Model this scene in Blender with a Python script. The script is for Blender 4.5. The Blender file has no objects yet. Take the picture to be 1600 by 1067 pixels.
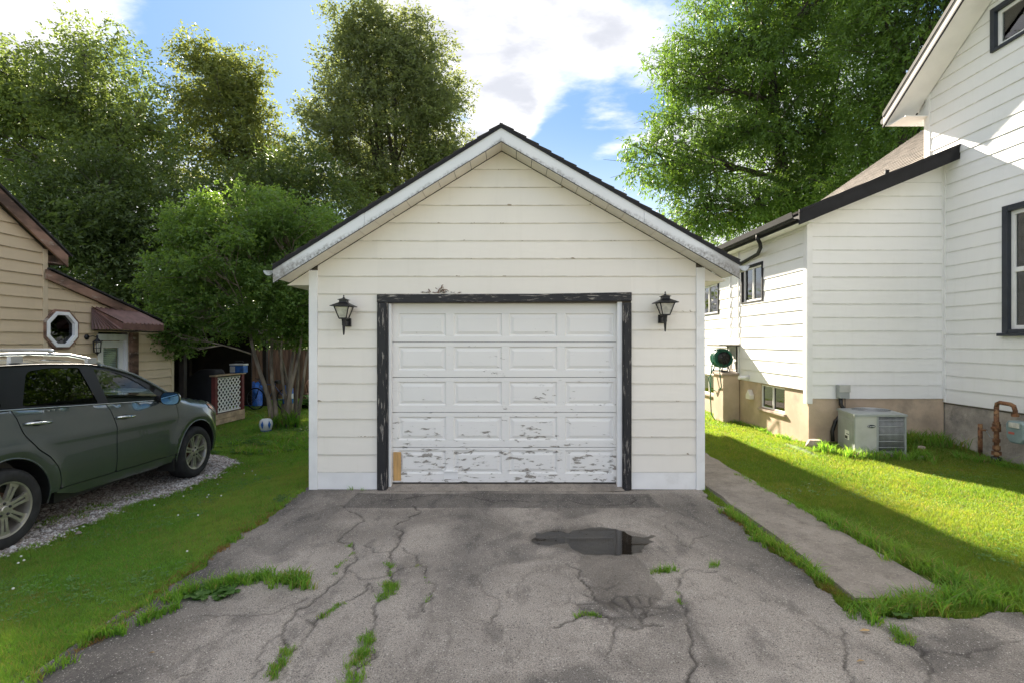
import bpy, math, random
import numpy as np
from mathutils import Vector, Matrix
from mathutils.geometry import delaunay_2d_cdt
R = math.radians
scene = bpy.context.scene
C = scene.collection
# ---------------------------------------------------------------- camera
cam_d = bpy.data.cameras.new('camera')
cam = bpy.data.objects.new('camera', cam_d)
C.objects.link(cam)
cam.location = (0, 0, 1.72)
cam.rotation_euler = (R(90), 0, 0)
cam_d.sensor_width = 36
cam_d.lens = 18
cam_d.clip_start = 0.05
cam_d.clip_end = 2000
scene.camera = cam
# ---------------------------------------------------------------- view
scene.view_settings.view_transform = 'Standard'
scene.view_settings.look = 'None'
scene.view_settings.exposure = 3.05
scene.view_settings.gamma = 1
scene.view_settings.use_curve_mapping = False
scene.cycles.use_denoising = True
scene.cycles.max_bounces = 8
scene.cycles.diffuse_bounces = 4
scene.cycles.glossy_bounces = 4
scene.cycles.transmission_bounces = 4
scene.cycles.transparent_max_bounces = 8
# ---------------------------------------------------------------- sun and sky
SUN = Vector((-245, 800, 490)).normalized()
sl = bpy.data.lights.new('sun', 'SUN')
sl.energy = 2.8
sl.angle = R(1.2)
sl.color = (1.0, 0.90, 0.74)
so = bpy.data.objects.new('sun', sl)
so.rotation_euler = SUN.to_track_quat('Z', 'Y').to_euler()
so.location = (-6, 20, 14)
C.objects.link(so)


def N(nt, typ, ins=None, **props):
    n = nt.nodes.new(typ)
    for k, v in props.items():
        setattr(n, k, v)
    for k, v in (ins or {}).items():
        s = n.inputs[k]
        if isinstance(v, bpy.types.NodeSocket):
            nt.links.new(v, s)
        else:
            if isinstance(v, (tuple, list)) and len(v) == 3 and s.type == 'RGBA':
                v = (*v, 1)
            s.default_value = v
    return n


def MATH(nt, op, a, b=0.0, clamp=False):
    n = nt.nodes.new('ShaderNodeMath'); n.operation = op; n.use_clamp = clamp
    for i, v in enumerate((a, b)):
        if isinstance(v, bpy.types.NodeSocket): nt.links.new(v, n.inputs[i])
        else: n.inputs[i].default_value = v
    return n.outputs[0]


def SS(nt, v, lo, hi):
    n = nt.nodes.new('ShaderNodeMapRange'); n.interpolation_type = 'SMOOTHSTEP'
    for i, x in enumerate((v, lo, hi)):
        if isinstance(x, bpy.types.NodeSocket): nt.links.new(x, n.inputs[i])
        else: n.inputs[i].default_value = x
    return n.outputs[0]


def MIX(nt, f, a, b, blend='MIX'):
    n = nt.nodes.new('ShaderNodeMix'); n.data_type = 'RGBA'; n.blend_type = blend
    for i, v in ((0, f), (6, a), (7, b)):
        if isinstance(v, bpy.types.NodeSocket): nt.links.new(v, n.inputs[i])
        else: n.inputs[i].default_value = v if i == 0 else (*v[:3], 1)
    return n.outputs[2]


def NOISE(nt, vec, scale, detail=3, rough=.55, dist=0.0):
    n = N(nt, 'ShaderNodeTexNoise', {'Vector': vec, 'Scale': scale, 'Detail': detail, 'Roughness': rough, 'Distortion': dist})
    return n.outputs[0]


def VSCALE(nt, vec, s):
    n = nt.nodes.new('ShaderNodeVectorMath'); n.operation = 'MULTIPLY'
    nt.links.new(vec, n.inputs[0]); n.inputs[1].default_value = s
    return n.outputs[0]


w = bpy.data.worlds.new('World')
scene.world = w
w.use_nodes = True
nt = w.node_tree
nt.nodes.clear()
tc = nt.nodes.new('ShaderNodeTexCoord').outputs['Generated']
sky = N(nt, 'ShaderNodeTexSky', sky_type='NISHITA', sun_disc=False, sun_elevation=math.asin(SUN.z),
        sun_rotation=math.atan2(SUN.x, SUN.y), altitude=200, air_density=1.0, dust_density=0.6, ozone_density=2.0)
sep = N(nt, 'ShaderNodeSeparateXYZ', {0: tc})
zc = MATH(nt, 'MAXIMUM', MATH(nt, 'ADD', sep.outputs[2], 0.16), 0.05)
inv = MATH(nt, 'DIVIDE', 1.0, zc)
pl = N(nt, 'ShaderNodeVectorMath', {0: tc, 1: N(nt, 'ShaderNodeCombineXYZ', {0: inv, 1: inv, 2: inv}).outputs[0]}, operation='MULTIPLY').outputs[0]
mp = N(nt, 'ShaderNodeMapping', {'Vector': pl, 'Location': (-13.6158, 11.8859, -3.6123), 'Scale': (0.8, 1.15, 0.8)}).outputs[0]
n1 = NOISE(nt, mp, 1.25, 9, .58, .15)
n2 = NOISE(nt, mp, 3.4, 6, .6)
def blob(px, py, r0, r1, amt):
    d = Vector(((px - 800) / 800, 1, (533.5 - py) / 800)).normalized()
    dp = N(nt, 'ShaderNodeVectorMath', {0: tc, 1: d}, operation='DOT_PRODUCT').outputs['Value']
    return MATH(nt, 'MULTIPLY', SS(nt, dp, math.cos(R(r1)), math.cos(R(r0))), amt)


f = n1
for bb in ((350, 70, 3, 16, -.13), (920, 250, 2, 12, -.16), (470, 260, 1, 9, -.06), (720, 300, 2, 12, -.05), (850, 60, 3, 12, .055), (790, 190, 1, 4.5, .12), (950, 195, .2, 4.0, .045), (90, 60, 2, 9, .05)):
    f = MATH(nt, 'ADD', f, blob(*bb))
cm = SS(nt, f, 0.43, 0.55)
shade = MATH(nt, 'MULTIPLY', MATH(nt, 'ADD', .25, MATH(nt, 'MULTIPLY', SS(nt, n2, 0.34, 0.58), .75)), SS(nt, f, .47, .60))
ccol = MIX(nt, shade, (1.50, 1.47, 1.48), (.84, .85, .91))
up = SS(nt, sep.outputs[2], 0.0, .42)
blue = MIX(nt, up, (1.45, 1.6, 1.75), (.26, .50, .86))  # pale horizon band brightened all round, added to light the walls
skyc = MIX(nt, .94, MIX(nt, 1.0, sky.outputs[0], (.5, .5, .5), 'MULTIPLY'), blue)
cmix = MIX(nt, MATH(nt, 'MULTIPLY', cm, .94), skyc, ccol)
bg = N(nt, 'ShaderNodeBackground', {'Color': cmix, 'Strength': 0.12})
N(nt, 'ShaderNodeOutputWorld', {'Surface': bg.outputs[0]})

# ---------------------------------------------------------------- pixels <-> metres (measured on the photograph)
F, H, CX, CY = 800.0, 1.72, 800.0, 533.5


def P(px, py, d): return ((px - CX) / F * d, d, H + (CY - py) / F * d)


def G(px, py, z=0.0):
    d = (H - z) * F / (py - CY)
    return ((px - CX) / F * d, d)


# ---------------------------------------------------------------- materials
def new_mat(name):
    m = bpy.data.materials.new(name); m.use_nodes = True
    nt = m.node_tree; nt.nodes.clear()
    out = nt.nodes.new('ShaderNodeOutputMaterial')
    geo = nt.nodes.new('ShaderNodeNewGeometry')
    return m, nt, out, geo


def BUMP(nt, h, strength=.3, dist=.01, normal=None):
    d = {'Height': h, 'Strength': strength, 'Distance': dist}
    if normal is not None: d['Normal'] = normal
    return N(nt, 'ShaderNodeBump', d).outputs[0]


def PBR(nt, out, col, rough=.6, metal=0., normal=None, coat=0., spec=.5):
    d = {'Base Color': col, 'Roughness': rough, 'Metallic': metal, 'Coat Weight': coat, 'Coat Roughness': .04, 'Specular IOR Level': spec}
    if normal is not None: d['Normal'] = normal
    p = N(nt, 'ShaderNodeBsdfPrincipled', d)
    nt.links.new(p.outputs[0], out.inputs[0])
    return p


def basic(name, col, rough=.6, metal=0., var=.08, vs=4., bump=.0, bs=40., coat=0., spec=.5, stretch=(1, 1, 1), dirt=None, bdist=.004):
    m, nt, out, geo = new_mat(name)
    pos = VSCALE(nt, geo.outputs['Position'], stretch)
    n = NOISE(nt, pos, vs, 5)
    lo = tuple(c * (1 - var * 1.6) for c in col); hi = tuple(min(1, c * (1 + var * 1.6)) for c in col)
    c = MIX(nt, SS(nt, n, .3, .7), lo, hi)
    if dirt:
        dn = NOISE(nt, pos, dirt[1], 6, .65)
        c = MIX(nt, MATH(nt, 'MULTIPLY', SS(nt, dn, dirt[2], dirt[3]), dirt[4] if len(dirt) > 4 else 1.0), c, dirt[0])
    rn = MATH(nt, 'ADD', MATH(nt, 'MULTIPLY', n, .14), rough - .07)
    nor = BUMP(nt, NOISE(nt, pos, bs, 4), bump, bdist) if bump else None
    PBR(nt, out, c, rn, metal, nor, coat, spec)
    return m


def siding_mat(name, base, under, dirtc, chip=.72, dirtamt=.25, tint=.05, edge_amt=.4):
    """painted board: UV = metres along the board, 0..1 up the board"""
    m, nt, out, geo = new_mat(name)
    uv = N(nt, 'ShaderNodeUVMap', uv_map='uv').outputs[0]
    us = N(nt, 'ShaderNodeSeparateXYZ', {0: uv})
    pos = geo.outputs['Position']
    oi = nt.nodes.new('ShaderNodeObjectInfo').outputs['Random']
    lo = tuple(c * (1 - tint) for c in base)
    c = MIX(nt, oi, lo, base)
    big = NOISE(nt, VSCALE(nt, pos, (1, 1, .5)), 1.3, 5, .6)
    c = MIX(nt, MATH(nt, 'MULTIPLY', SS(nt, big, .45, .8), dirtamt), c, dirtc)
    streak = NOISE(nt, VSCALE(nt, pos, (9, 9, .7)), 1.6, 4, .6)
    c = MIX(nt, MATH(nt, 'MULTIPLY', SS(nt, streak, .5, .85), dirtamt * .8), c, dirtc)
    # grime plus lap shade painted as a dark line, and chips, along the lower edge
    edge = MATH(nt, 'SUBTRACT', 1.0, SS(nt, us.outputs[1], .0, .07))
    c = MIX(nt, MATH(nt, 'MULTIPLY', MATH(nt, 'MULTIPLY', edge, SS(nt, NOISE(nt, pos, 6, 4), .3, .6)), edge_amt), c, tuple(x * .55 for x in dirtc))
    ch = NOISE(nt, VSCALE(nt, pos, (1, 1, 2.2)), 9, 5, .65)
    thr = MATH(nt, 'ADD', MATH(nt, 'MULTIPLY', us.outputs[1], .9), chip - .12)
    cmk = SS(nt, ch, thr, MATH(nt, 'ADD', thr, .012))
    c = MIX(nt, cmk, c, under)
    h = MATH(nt, 'SUBTRACT', MATH(nt, 'MULTIPLY', NOISE(nt, VSCALE(nt, pos, (3, 3, 26)), 5, 4), .25), cmk)
    h2 = NOISE(nt, VSCALE(nt, pos, (1, 1, 3)), 2.2, 2)
    nor = BUMP(nt, h2, .25, .02, BUMP(nt, h, .35, .0015))
    PBR(nt, out, c, .5, 0, nor, spec=.35)
    return m


def peel_mat(name, base, unders, levels, stretch, scale=2.0, base2=None, white=None):
    """paint worn off in flakes; levels = [(height, threshold), ...] from the ground up"""
    m, nt, out, geo = new_mat(name)
    pos = geo.outputs['Position']
    z = N(nt, 'ShaderNodeSeparateXYZ', {0: pos}).outputs[2]
    ramp = nt.nodes.new('ShaderNodeValToRGB')
    nt.links.new(MATH(nt, 'DIVIDE', z, 2.3), ramp.inputs[0])
    els = ramp.color_ramp.elements
    while len(els) < len(levels): els.new(.5)
    for e, (hh, t) in zip(els, levels):
        e.position = hh / 2.3; e.color = (t, t, t, 1)
    sp = VSCALE(nt, pos, stretch)
    n = NOISE(nt, sp, scale, 8, .62, .4)
    big = NOISE(nt, pos, 2.3, 2)
    thr = MATH(nt, 'ADD', ramp.outputs[0], MATH(nt, 'MULTIPLY', MATH(nt, 'SUBTRACT', big, .5), -.28))
    mk = SS(nt, n, thr, MATH(nt, 'ADD', thr, .010))
    soft = SS(nt, n, MATH(nt, 'SUBTRACT', thr, .07), thr)
    wood = MIX(nt, NOISE(nt, VSCALE(nt, pos, (2, 2, 40)), 3, 4), unders[0], unders[1])
    c = MIX(nt, NOISE(nt, pos, 3, 4), base, base2 or tuple(x * .93 for x in base))
    c = MIX(nt, MATH(nt, 'MULTIPLY', soft, .25), c, unders[1])
    c = MIX(nt, mk, c, wood)
    nor = BUMP(nt, MATH(nt, 'SUBTRACT', 1.0, mk), .8, .0025, BUMP(nt, NOISE(nt, VSCALE(nt, pos, (3, 3, 60)), 3, 4), .15, .002))
    PBR(nt, out, c, .55, 0, nor, spec=.35)
    return m


def leaf_mat(name, c1, c2, trans=.4, tcol=None, rough=.5):
    m, nt, out, geo = new_mat(name)
    r = geo.outputs['Random Per Island']
    big = NOISE(nt, geo.outputs['Position'], .55, 3)
    c = MIX(nt, r, c1, c2)
    c = MIX(nt, MATH(nt, 'MULTIPLY', SS(nt, big, .35, .7), .35), c, tuple(x * .6 for x in c1))
    p = N(nt, 'ShaderNodeBsdfPrincipled', {'Base Color': c, 'Roughness': rough, 'Specular IOR Level': .35})
    tcx = MIX(nt, 1.0, c, tcol or (2.1, 2.0, .9), 'MULTIPLY')
    t = N(nt, 'ShaderNodeBsdfTranslucent', {'Color': tcx})
    mx = N(nt, 'ShaderNodeMixShader', {0: trans, 1: p.outputs[0], 2: t.outputs[0]})
    nt.links.new(mx.outputs[0], out.inputs[0])
    return m


def grass_mat(name, green, yellow, dry, patch=.9, amt=.5):
    m, nt, out, geo = new_mat(name)
    pos = geo.outputs['Position']
    r = geo.outputs['Random Per Island']
    c = MIX(nt, r, tuple(x * .72 for x in green), tuple(x * 1.25 for x in green))
    c = MIX(nt, MATH(nt, 'MULTIPLY', SS(nt, NOISE(nt, pos, patch, 4, .6), .42, .68), amt), c, yellow)
    fn_ = NOISE(nt, pos, 7, 5, .7)
    c = MIX(nt, MATH(nt, 'MULTIPLY', SS(nt, fn_, .45, .7), .45), c, tuple(x * .5 for x in green))
    c = MIX(nt, MATH(nt, 'MULTIPLY', SS(nt, NOISE(nt, pos, 3.1, 5, .7), .56, .72), .5), c, dry)
    c = MIX(nt, SS(nt, MATH(nt, 'ADD', r, MATH(nt, 'MULTIPLY', NOISE(nt, pos, 2.1, 3), .5)), 1.10, 1.2), c, dry)
    p = N(nt, 'ShaderNodeBsdfPrincipled', {'Base Color': c, 'Roughness': .55, 'Specular IOR Level': .25})
    t = N(nt, 'ShaderNodeBsdfTranslucent', {'Color': MIX(nt, 1.0, c, (1.9, 1.8, .8), 'MULTIPLY')})
    mx = N(nt, 'ShaderNodeMixShader', {0: .48, 1: p.outputs[0], 2: t.outputs[0]})
    nt.links.new(mx.outputs[0], out.inputs[0])
    return m


def glass_mat(name, tint=(.5, .55, .52), rough=.02, ior=1.5, boost=0.0):
    m, nt, out, geo = new_mat(name)
    fr = N(nt, 'ShaderNodeFresnel', {'IOR': ior}).outputs[0]
    wob = BUMP(nt, NOISE(nt, geo.outputs['Position'], 2.0, 2), .06, .02)
    t = N(nt, 'ShaderNodeBsdfTransparent', {'Color': tint})
    g = N(nt, 'ShaderNodeBsdfGlossy', {'Color': (1, 1, 1), 'Roughness': rough, 'Normal': wob})
    mx = N(nt, 'ShaderNodeMixShader', {0: MATH(nt, 'ADD', fr, boost, True), 1: t.outputs[0], 2: g.outputs[0]})
    nt.links.new(mx.outputs[0], out.inputs[0])
    return m


# ---------------------------------------------------------------- meshes
ORG = {}


def tag(o, label=None, cat=None, group=None, kind=None):
    if label: o['label'] = label
    if cat: o['category'] = cat
    if group: o['group'] = group
    if kind: o['kind'] = kind
    return o


def thing(name, label, cat, loc=(0, 0, 0), group=None):
    o = bpy.data.objects.new(name, None)
    o.empty_display_size = .1
    C.objects.link(o); o.location = loc
    ORG[o.name] = Vector(loc)
    return tag(o, label, cat, group)


def finish(me, name, mats, parent, kind=None, loc=None):
    if not isinstance(mats, (list, tuple)): mats = [mats]
    for m in mats: me.materials.append(m)
    o = bpy.data.objects.new(name, me)
    C.objects.link(o)
    if parent is not None:
        o.parent = parent
        ORG[o.name] = ORG[parent.name]
    else:
        ORG[o.name] = Vector(loc or (0, 0, 0))
        o.location = loc or (0, 0, 0)
    if kind: o['kind'] = kind
    return o


class MB:
    def __init__(s): s.v = []; s.f = []; s.mi = []; s.uv = []; s.sm = []

    def add(s, verts, faces, mi=0, uvs=None, smooth=False):
        b = len(s.v)
        s.v += [tuple(v) for v in verts]
        for i, f in enumerate(faces):
            s.f.append(tuple(b + k for k in f)); s.mi.append(mi); s.sm.append(smooth)
            s.uv.append(uvs[i] if uvs else None)
        return s

    def box(s, x0, x1, y0, y1, z0, z1, mi=0):
        v = [(x, y, z) for x in (x0, x1) for y in (y0, y1) for z in (z0, z1)]
        return s.add(v, [(0, 1, 3, 2), (4, 6, 7, 5), (0, 4, 5, 1), (2, 3, 7, 6), (0, 2, 6, 4), (1, 5, 7, 3)], mi)

    def obox(s, O, U, V, W, mi=0):
        """box from corner O spanned by three edge vectors"""
        O, U, V, W = map(Vector, (O, U, V, W))
        if U.cross(V).dot(W) < 0: U, V = V, U
        v = [O, O + W, O + V, O + V + W, O + U, O + U + W, O + U + V, O + U + V + W]
        return s.add(v, [(0, 1, 3, 2), (4, 6, 7, 5), (0, 4, 5, 1), (2, 3, 7, 6), (0, 2, 6, 4), (1, 5, 7, 3)], mi)

    def plank(s, a, b, up, n, width, thick, mi=0, u0=0.0):
        """board from a to b; 'up' its width direction, n outward; a,b on the lower back edge; uv = (m along, 0..1 across)"""
        a, b, up, n = Vector(a), Vector(b), Vector(up), Vector(n)
        L = (b - a).length
        v = [a, b, b + up * width, a + up * width]
        v += [p + n * thick for p in v]
        uv = [(u0, 0), (u0 + L, 0), (u0 + L, 1), (u0, 1)] * 2
        fs = [(4, 5, 6, 7), (0, 3, 2, 1), (0, 1, 5, 4), (2, 3, 7, 6), (1, 2, 6, 5), (0, 4, 7, 3)]
        if (b - a).cross(up).dot(n) < 0: fs = [f[::-1] for f in fs]
        return s.add(v, fs, mi, [[uv[k] for k in f] for f in fs])

    def prism(s, poly, O, U, V, W, t0, t1, mi=0):
        """2-D polygon in U,V extruded along W from t0 to t1"""
        O, U, V, W = map(Vector, (O, U, V, W))
        n = len(poly)
        ar = sum(poly[i][0] * poly[(i + 1) % n][1] - poly[(i + 1) % n][0] * poly[i][1] for i in range(n))
        if (ar > 0) != (U.cross(V).dot(W) > 0): poly = poly[::-1]
        if t1 < t0: t0, t1 = t1, t0
        vs = [O + U * p[0] + V * p[1] + W * t0 for p in poly] + [O + U * p[0] + V * p[1] + W * t1 for p in poly]
        fs = [tuple(range(n - 1, -1, -1)), tuple(range(n, 2 * n))]
        fs += [(i, (i + 1) % n, n + (i + 1) % n, n + i) for i in range(n)]
        return s.add(vs, fs, mi)

    def tube(s, pts, r, n=8, mi=0, cap=True, smooth=True):
        pts = [Vector(p) for p in pts]
        rs = r if isinstance(r, (list, tuple)) else [r] * len(pts)
        vs = []; prev = None
        for i, p in enumerate(pts):
            t = (pts[min(i + 1, len(pts) - 1)] - pts[max(i - 1, 0)])
            t = t.normalized() if t.length > 1e-9 else Vector((0, 0, 1))
            if prev is None:
                a = Vector((0, 0, 1)) if abs(t.z) < .9 else Vector((1, 0, 0))
                prev = (a - t * a.dot(t)).normalized()
            else:
                prev = prev - t * prev.dot(t)
                prev = prev.normalized() if prev.length > 1e-6 else t.orthogonal().normalized()
            bt = t.cross(prev)
            for k in range(n):
                a = 2 * math.pi * k / n
                vs.append(p + (prev * math.cos(a) + bt * math.sin(a)) * rs[i])
        fs = []
        for i in range(len(pts) - 1):
            for k in range(n):
                fs.append((i * n + k, i * n + (k + 1) % n, (i + 1) * n + (k + 1) % n, (i + 1) * n + k))
        s.add(vs, fs, mi, None, smooth)
        if cap:
            b = len(s.v) - len(vs)
            s.f.append(tuple(b + k for k in range(n - 1, -1, -1))); s.f.append(tuple(b + (len(pts) - 1) * n + k for k in range(n)))
            s.mi += [mi, mi]; s.sm += [False, False]; s.uv += [None, None]
        return s

    def lathe(s, prof, O, A=(0, 0, 1), n=24, mi=0, smooth=True):
        O, A = Vector(O), Vector(A).normalized()
        X = A.orthogonal().normalized(); Y = A.cross(X)
        vs = [O + A * h + (X * math.cos(2 * math.pi * k / n) + Y * math.sin(2 * math.pi * k / n)) * r for r, h in prof for k in range(n)]
        fs = [(i * n + k, i * n + (k + 1) % n, (i + 1) * n + (k + 1) % n, (i + 1) * n + k) for i in range(len(prof) - 1) for k in range(n)]
        s.add(vs, fs, mi, None, smooth)
        return s

    def build(s, name, mats, parent=None, bevel=0., kind=None, label=None, cat=None, group=None, seg=2):
        vs = np.array(s.v, dtype=float)
        loc = None
        if parent is not None: vs = vs - np.array(ORG[parent.name])
        elif kind != 'structure':
            mn, mx = vs.min(0), vs.max(0)
            loc = ((mn[0] + mx[0]) / 2, (mn[1] + mx[1]) / 2, mn[2]); vs = vs - np.array(loc)
        me = bpy.data.meshes.new(name)
        me.from_pydata(vs.tolist(), [], s.f)
        me.polygons.foreach_set('material_index', s.mi)
        me.polygons.foreach_set('use_smooth', s.sm)
        if any(u is not None for u in s.uv):
            ul = me.uv_layers.new(name='uv')
            flat = []
            for f, u in zip(s.f, s.uv):
                for k in range(len(f)):
                    flat += list(u[k]) if u else [0., .5]
            ul.data.foreach_set('uv', flat)
        me.update()
        o = finish(me, name, mats, parent, kind, loc)
        if bevel:
            bm = o.modifiers.new('edge', 'BEVEL'); bm.width = bevel; bm.segments = seg; bm.limit_method = 'ANGLE'; bm.angle_limit = R(35)
        return tag(o, label, cat, group)


def raw_mesh(name, V, Fc, k, mats, parent=None, kind=None, smooth=False, loc=None, attrs=None, mi=None):
    """V (n,3), Fc (m,k) arrays -> object, quickly"""
    V = np.asarray(V, dtype=np.float32)
    if parent is not None: V = V - np.array(ORG[parent.name], dtype=np.float32)
    elif loc is not None: V = V - np.array(loc, dtype=np.float32)
    me = bpy.data.meshes.new(name)
    m = len(Fc)
    me.vertices.add(len(V)); me.vertices.foreach_set('co', V.ravel())
    me.loops.add(m * k); me.loops.foreach_set('vertex_index', np.asarray(Fc, dtype=np.int32).ravel())
    me.polygons.add(m); me.polygons.foreach_set('loop_start', np.arange(0, m * k, k, dtype=np.int32))
    if smooth: me.polygons.foreach_set('use_smooth', np.ones(m, dtype=bool))
    if mi is not None: me.polygons.foreach_set('material_index', np.asarray(mi, dtype=np.int32))
    me.update(calc_edges=True)
    for an, av in (attrs or {}).items():
        a = me.attributes.new(an, 'FLOAT', 'POINT'); a.data.foreach_set('value', np.asarray(av, dtype=np.float32).ravel())
    return finish(me, name, mats, parent, kind, loc)


def copy_tree(o, parent=None, loc=None):
    c = o.copy(); C.objects.link(c)
    if parent: c.parent = parent
    if loc is not None: c.location = loc
    for ch in list(o.children): copy_tree(ch, c)
    return c


# ---------------------------------------------------------------- convex clipping for boards and walls
def clip(poly, a, b, c):
    out = []
    n = len(poly)
    for i in range(n):
        p, q = poly[i], poly[(i + 1) % n]
        dp = a * p[0] + b * p[1] - c; dq = a * q[0] + b * q[1] - c
        if dp <= 1e-9: out.append(p)
        if (dp < -1e-9 and dq > 1e-9) or (dp > 1e-9 and dq < -1e-9):
            t = dp / (dp - dq)
            out.append((p[0] + t * (q[0] - p[0]), p[1] + t * (q[1] - p[1])))
    return out


def area(p):
    return abs(sum(p[i][0] * p[(i + 1) % len(p)][1] - p[(i + 1) % len(p)][0] * p[i][1] for i in range(len(p)))) / 2 if len(p) > 2 else 0


def minus(polys, r):
    u0, u1, z0, z1 = r
    out = []
    for p in polys:
        out += [clip(p, 1, 0, u0), clip(p, -1, 0, -u1)]
        m = clip(clip(p, -1, 0, -u0), 1, 0, u1)
        if len(m) > 2: out += [clip(m, 0, 1, z0), clip(m, 0, -1, -z1)]
    return [p for p in out if area(p) > 4e-4]


Z = Vector((0, 0, 1))


def sheath(parent, O, U, Nn, poly, rects, mat, t=.12, name='wall'):
    ps = [poly]
    for r in rects: ps = minus(ps, r)
    mb = MB()
    for p in ps: mb.prism(p, O, U, Z, Nn, -t, -.004)
    return mb.build(name, mat, parent)


def siding(parent, O, U, Nn, poly, rects, z0, ex, mat, seed=1, name='siding_board', lip=.017, top=.004, wav=.0025):
    O, U, Nn = Vector(O), Vector(U), Vector(Nn)
    rng = random.Random(seed)
    zmin = min(p[1] for p in poly); zmax = max(p[1] for p in poly)
    zb = z0
    ccw = U.cross(Z).dot(Nn) > 0
    while zb + ex < zmin + .004: zb += ex
    while zb < zmax - .004:
        zt = zb + ex
        ps = [clip(clip(poly, 0, -1, -zb), 0, 1, zt)]
        for r in rects: ps = minus(ps, r) if ps and len(ps[0]) > 2 else ps
        for p in ps:
            if area(p) < 4e-4: continue
            ar = sum(p[i][0] * p[(i + 1) % len(p)][1] - p[(i + 1) % len(p)][0] * p[i][1] for i in range(len(p)))
            if ar < 0: p = p[::-1]
            pb = min(q[1] for q in p)
            q = []
            for i in range(len(p)):
                a, b = p[i], p[(i + 1) % len(p)]
                q.append((a[0], a[1], 0))
                if abs(a[1] - pb) < 1e-4 and abs(b[1] - pb) < 1e-4:
                    k = int(abs(b[0] - a[0]) / .5)
                    for j in range(1, k + 1):
                        t = j / (k + 1); q.append((a[0] + t * (b[0] - a[0]), a[1], 1))
            jo = rng.uniform(-.001, .0015)
            fr = []; bk = []; uv = []
            for (u, z, j) in q:
                off = lip - (lip - top) * (z - zb) / ex + jo
                dz = -.003 - (rng.random() * wav if j else 0) if abs(z - pb) < 1e-4 else 0
                fr.append(O + U * u + Z * (z + dz) + Nn * (off + (rng.uniform(-wav, wav) * .6 if j else 0)))
                bk.append(O + U * u + Z * (z + dz) + Nn * (-.002))
                uv.append((u, (z - zb) / ex))
            n = len(q)
            fs = [tuple(range(n)), tuple(range(2 * n - 1, n - 1, -1))] + [(n + i, n + (i + 1) % n, (i + 1) % n, i) for i in range(n)]
            U2 = uv + uv
            if not ccw: fs = [f[::-1] for f in fs]
            MB().add(fr + bk, fs, 0, [[U2[k] for k in f] for f in fs]).build(name, mat, parent)
        zb = zt


def window(parent, O, U, Nn, rect, casing, sash, glass, curtain=None, cw=.06, sw=.035, split='v', dark=None, proud=.03, sill=None, label=None, out_sill=.04, cover=.5):
    O, U, Nn = Vector(O), Vector(U), Vector(Nn)
    u0, u1, z0, z1 = rect
    W = lambda mb, a, b, c, d, t0, t1, mi=0: mb.obox(O + U * a + Z * c + Nn * t0, U * (b - a), Z * (d - c), Nn * (t1 - t0), mi)
    mb = MB()
    W(mb, u0, u0 + cw, z0, z1, -.10, proud); W(mb, u1 - cw, u1, z0, z1, -.10, proud)
    W(mb, u0 + cw, u1 - cw, z1 - cw, z1, -.10, proud - .003); W(mb, u0 + cw, u1 - cw, z0, z0 + cw * .6, -.10, proud - .003)
    wn = mb.build('window', casing, parent, bevel=.004, label=label)
    a, b, c, d = u0 + cw, u1 - cw, z0 + cw * .6, z1 - cw
    mb = MB()
    t0, t1 = -.055, -.012
    W(mb, a, a + sw, c, d, t0, t1); W(mb, b - sw, b, c, d, t0, t1)
    W(mb, a + sw, b - sw, d - sw, d, t0, t1 - .002); W(mb, a + sw, b - sw, c, c + sw, t0, t1 - .002)
    if split == 'v': W(mb, (a + b) / 2 - sw * .5, (a + b) / 2 + sw * .5, c + sw, d - sw, t0, t1 + .004)
    if split == 'h': W(mb, a + sw, b - sw, (c + d) / 2 - sw * .6, (c + d) / 2 + sw * .6, t0, t1 + .004)
    mb.build('sash', sash, wn, bevel=.003)
    def pane(p, q, r, s_):
        W(MB(), 0, 0, 0, 0, 0, 0)
        m2 = MB(); W(m2, p, q, r, s_, -.040, -.035); m2.build('pane', glass, wn)
    if split == 'v':
        pane(a + sw, (a + b) / 2 - sw * .5, c + sw, d - sw); pane((a + b) / 2 + sw * .5, b - sw, c + sw, d - sw)
    elif split == 'h':
        pane(a + sw, b - sw, c + sw, (c + d) / 2 - sw * .6); pane(a + sw, b - sw, (c + d) / 2 + sw * .6, d - sw)
    else: pane(a + sw, b - sw, c + sw, d - sw)
    mb = MB()
    W(mb, u0 + .01, u0 + .02, z0, z1, -.7, -.11); W(mb, u1 - .02, u1 - .01, z0, z1, -.7, -.11)
    W(mb, u0 + .02, u1 - .02, z1 - .01, z1, -.7, -.11); W(mb, u0 + .02, u1 - .02, z0, z0 + .01, -.7, -.11)
    W(mb, u0 + .02, u1 - .02, z0 + .01, z1 - .01, -.7, -.69)
    mb.build('room_recess', dark, wn)
    if curtain:
        n = int((b - a) / .018)
        vs = []; fs = []
        for (k0, k1) in (((0, int(n * cover)),) if cover < 1 else ((0, n),)):
            m = k1 - k0
            for i in range(m + 1):
                u = a + (b - a) * (k0 + i) / n
                off = -.115 + .016 * math.sin(i * 1.05) + .006 * math.sin(i * .37)
                vs += [O + U * u + Z * c + Nn * off, O + U * u + Z * d + Nn * off]
            fs = [(2 * i, 2 * i + 2, 2 * i + 3, 2 * i + 1) for i in range(m)]
        MB().add(vs, fs, 0, None, True).build('curtain', curtain, wn)
    if sill is not None:
        mb = MB(); W(mb, u0 - .04, u1 + .04, z0 - .045, z0 - .002, -.02, proud + out_sill); mb.build('window_sill', sill, wn, bevel=.004)
    return wn
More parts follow.
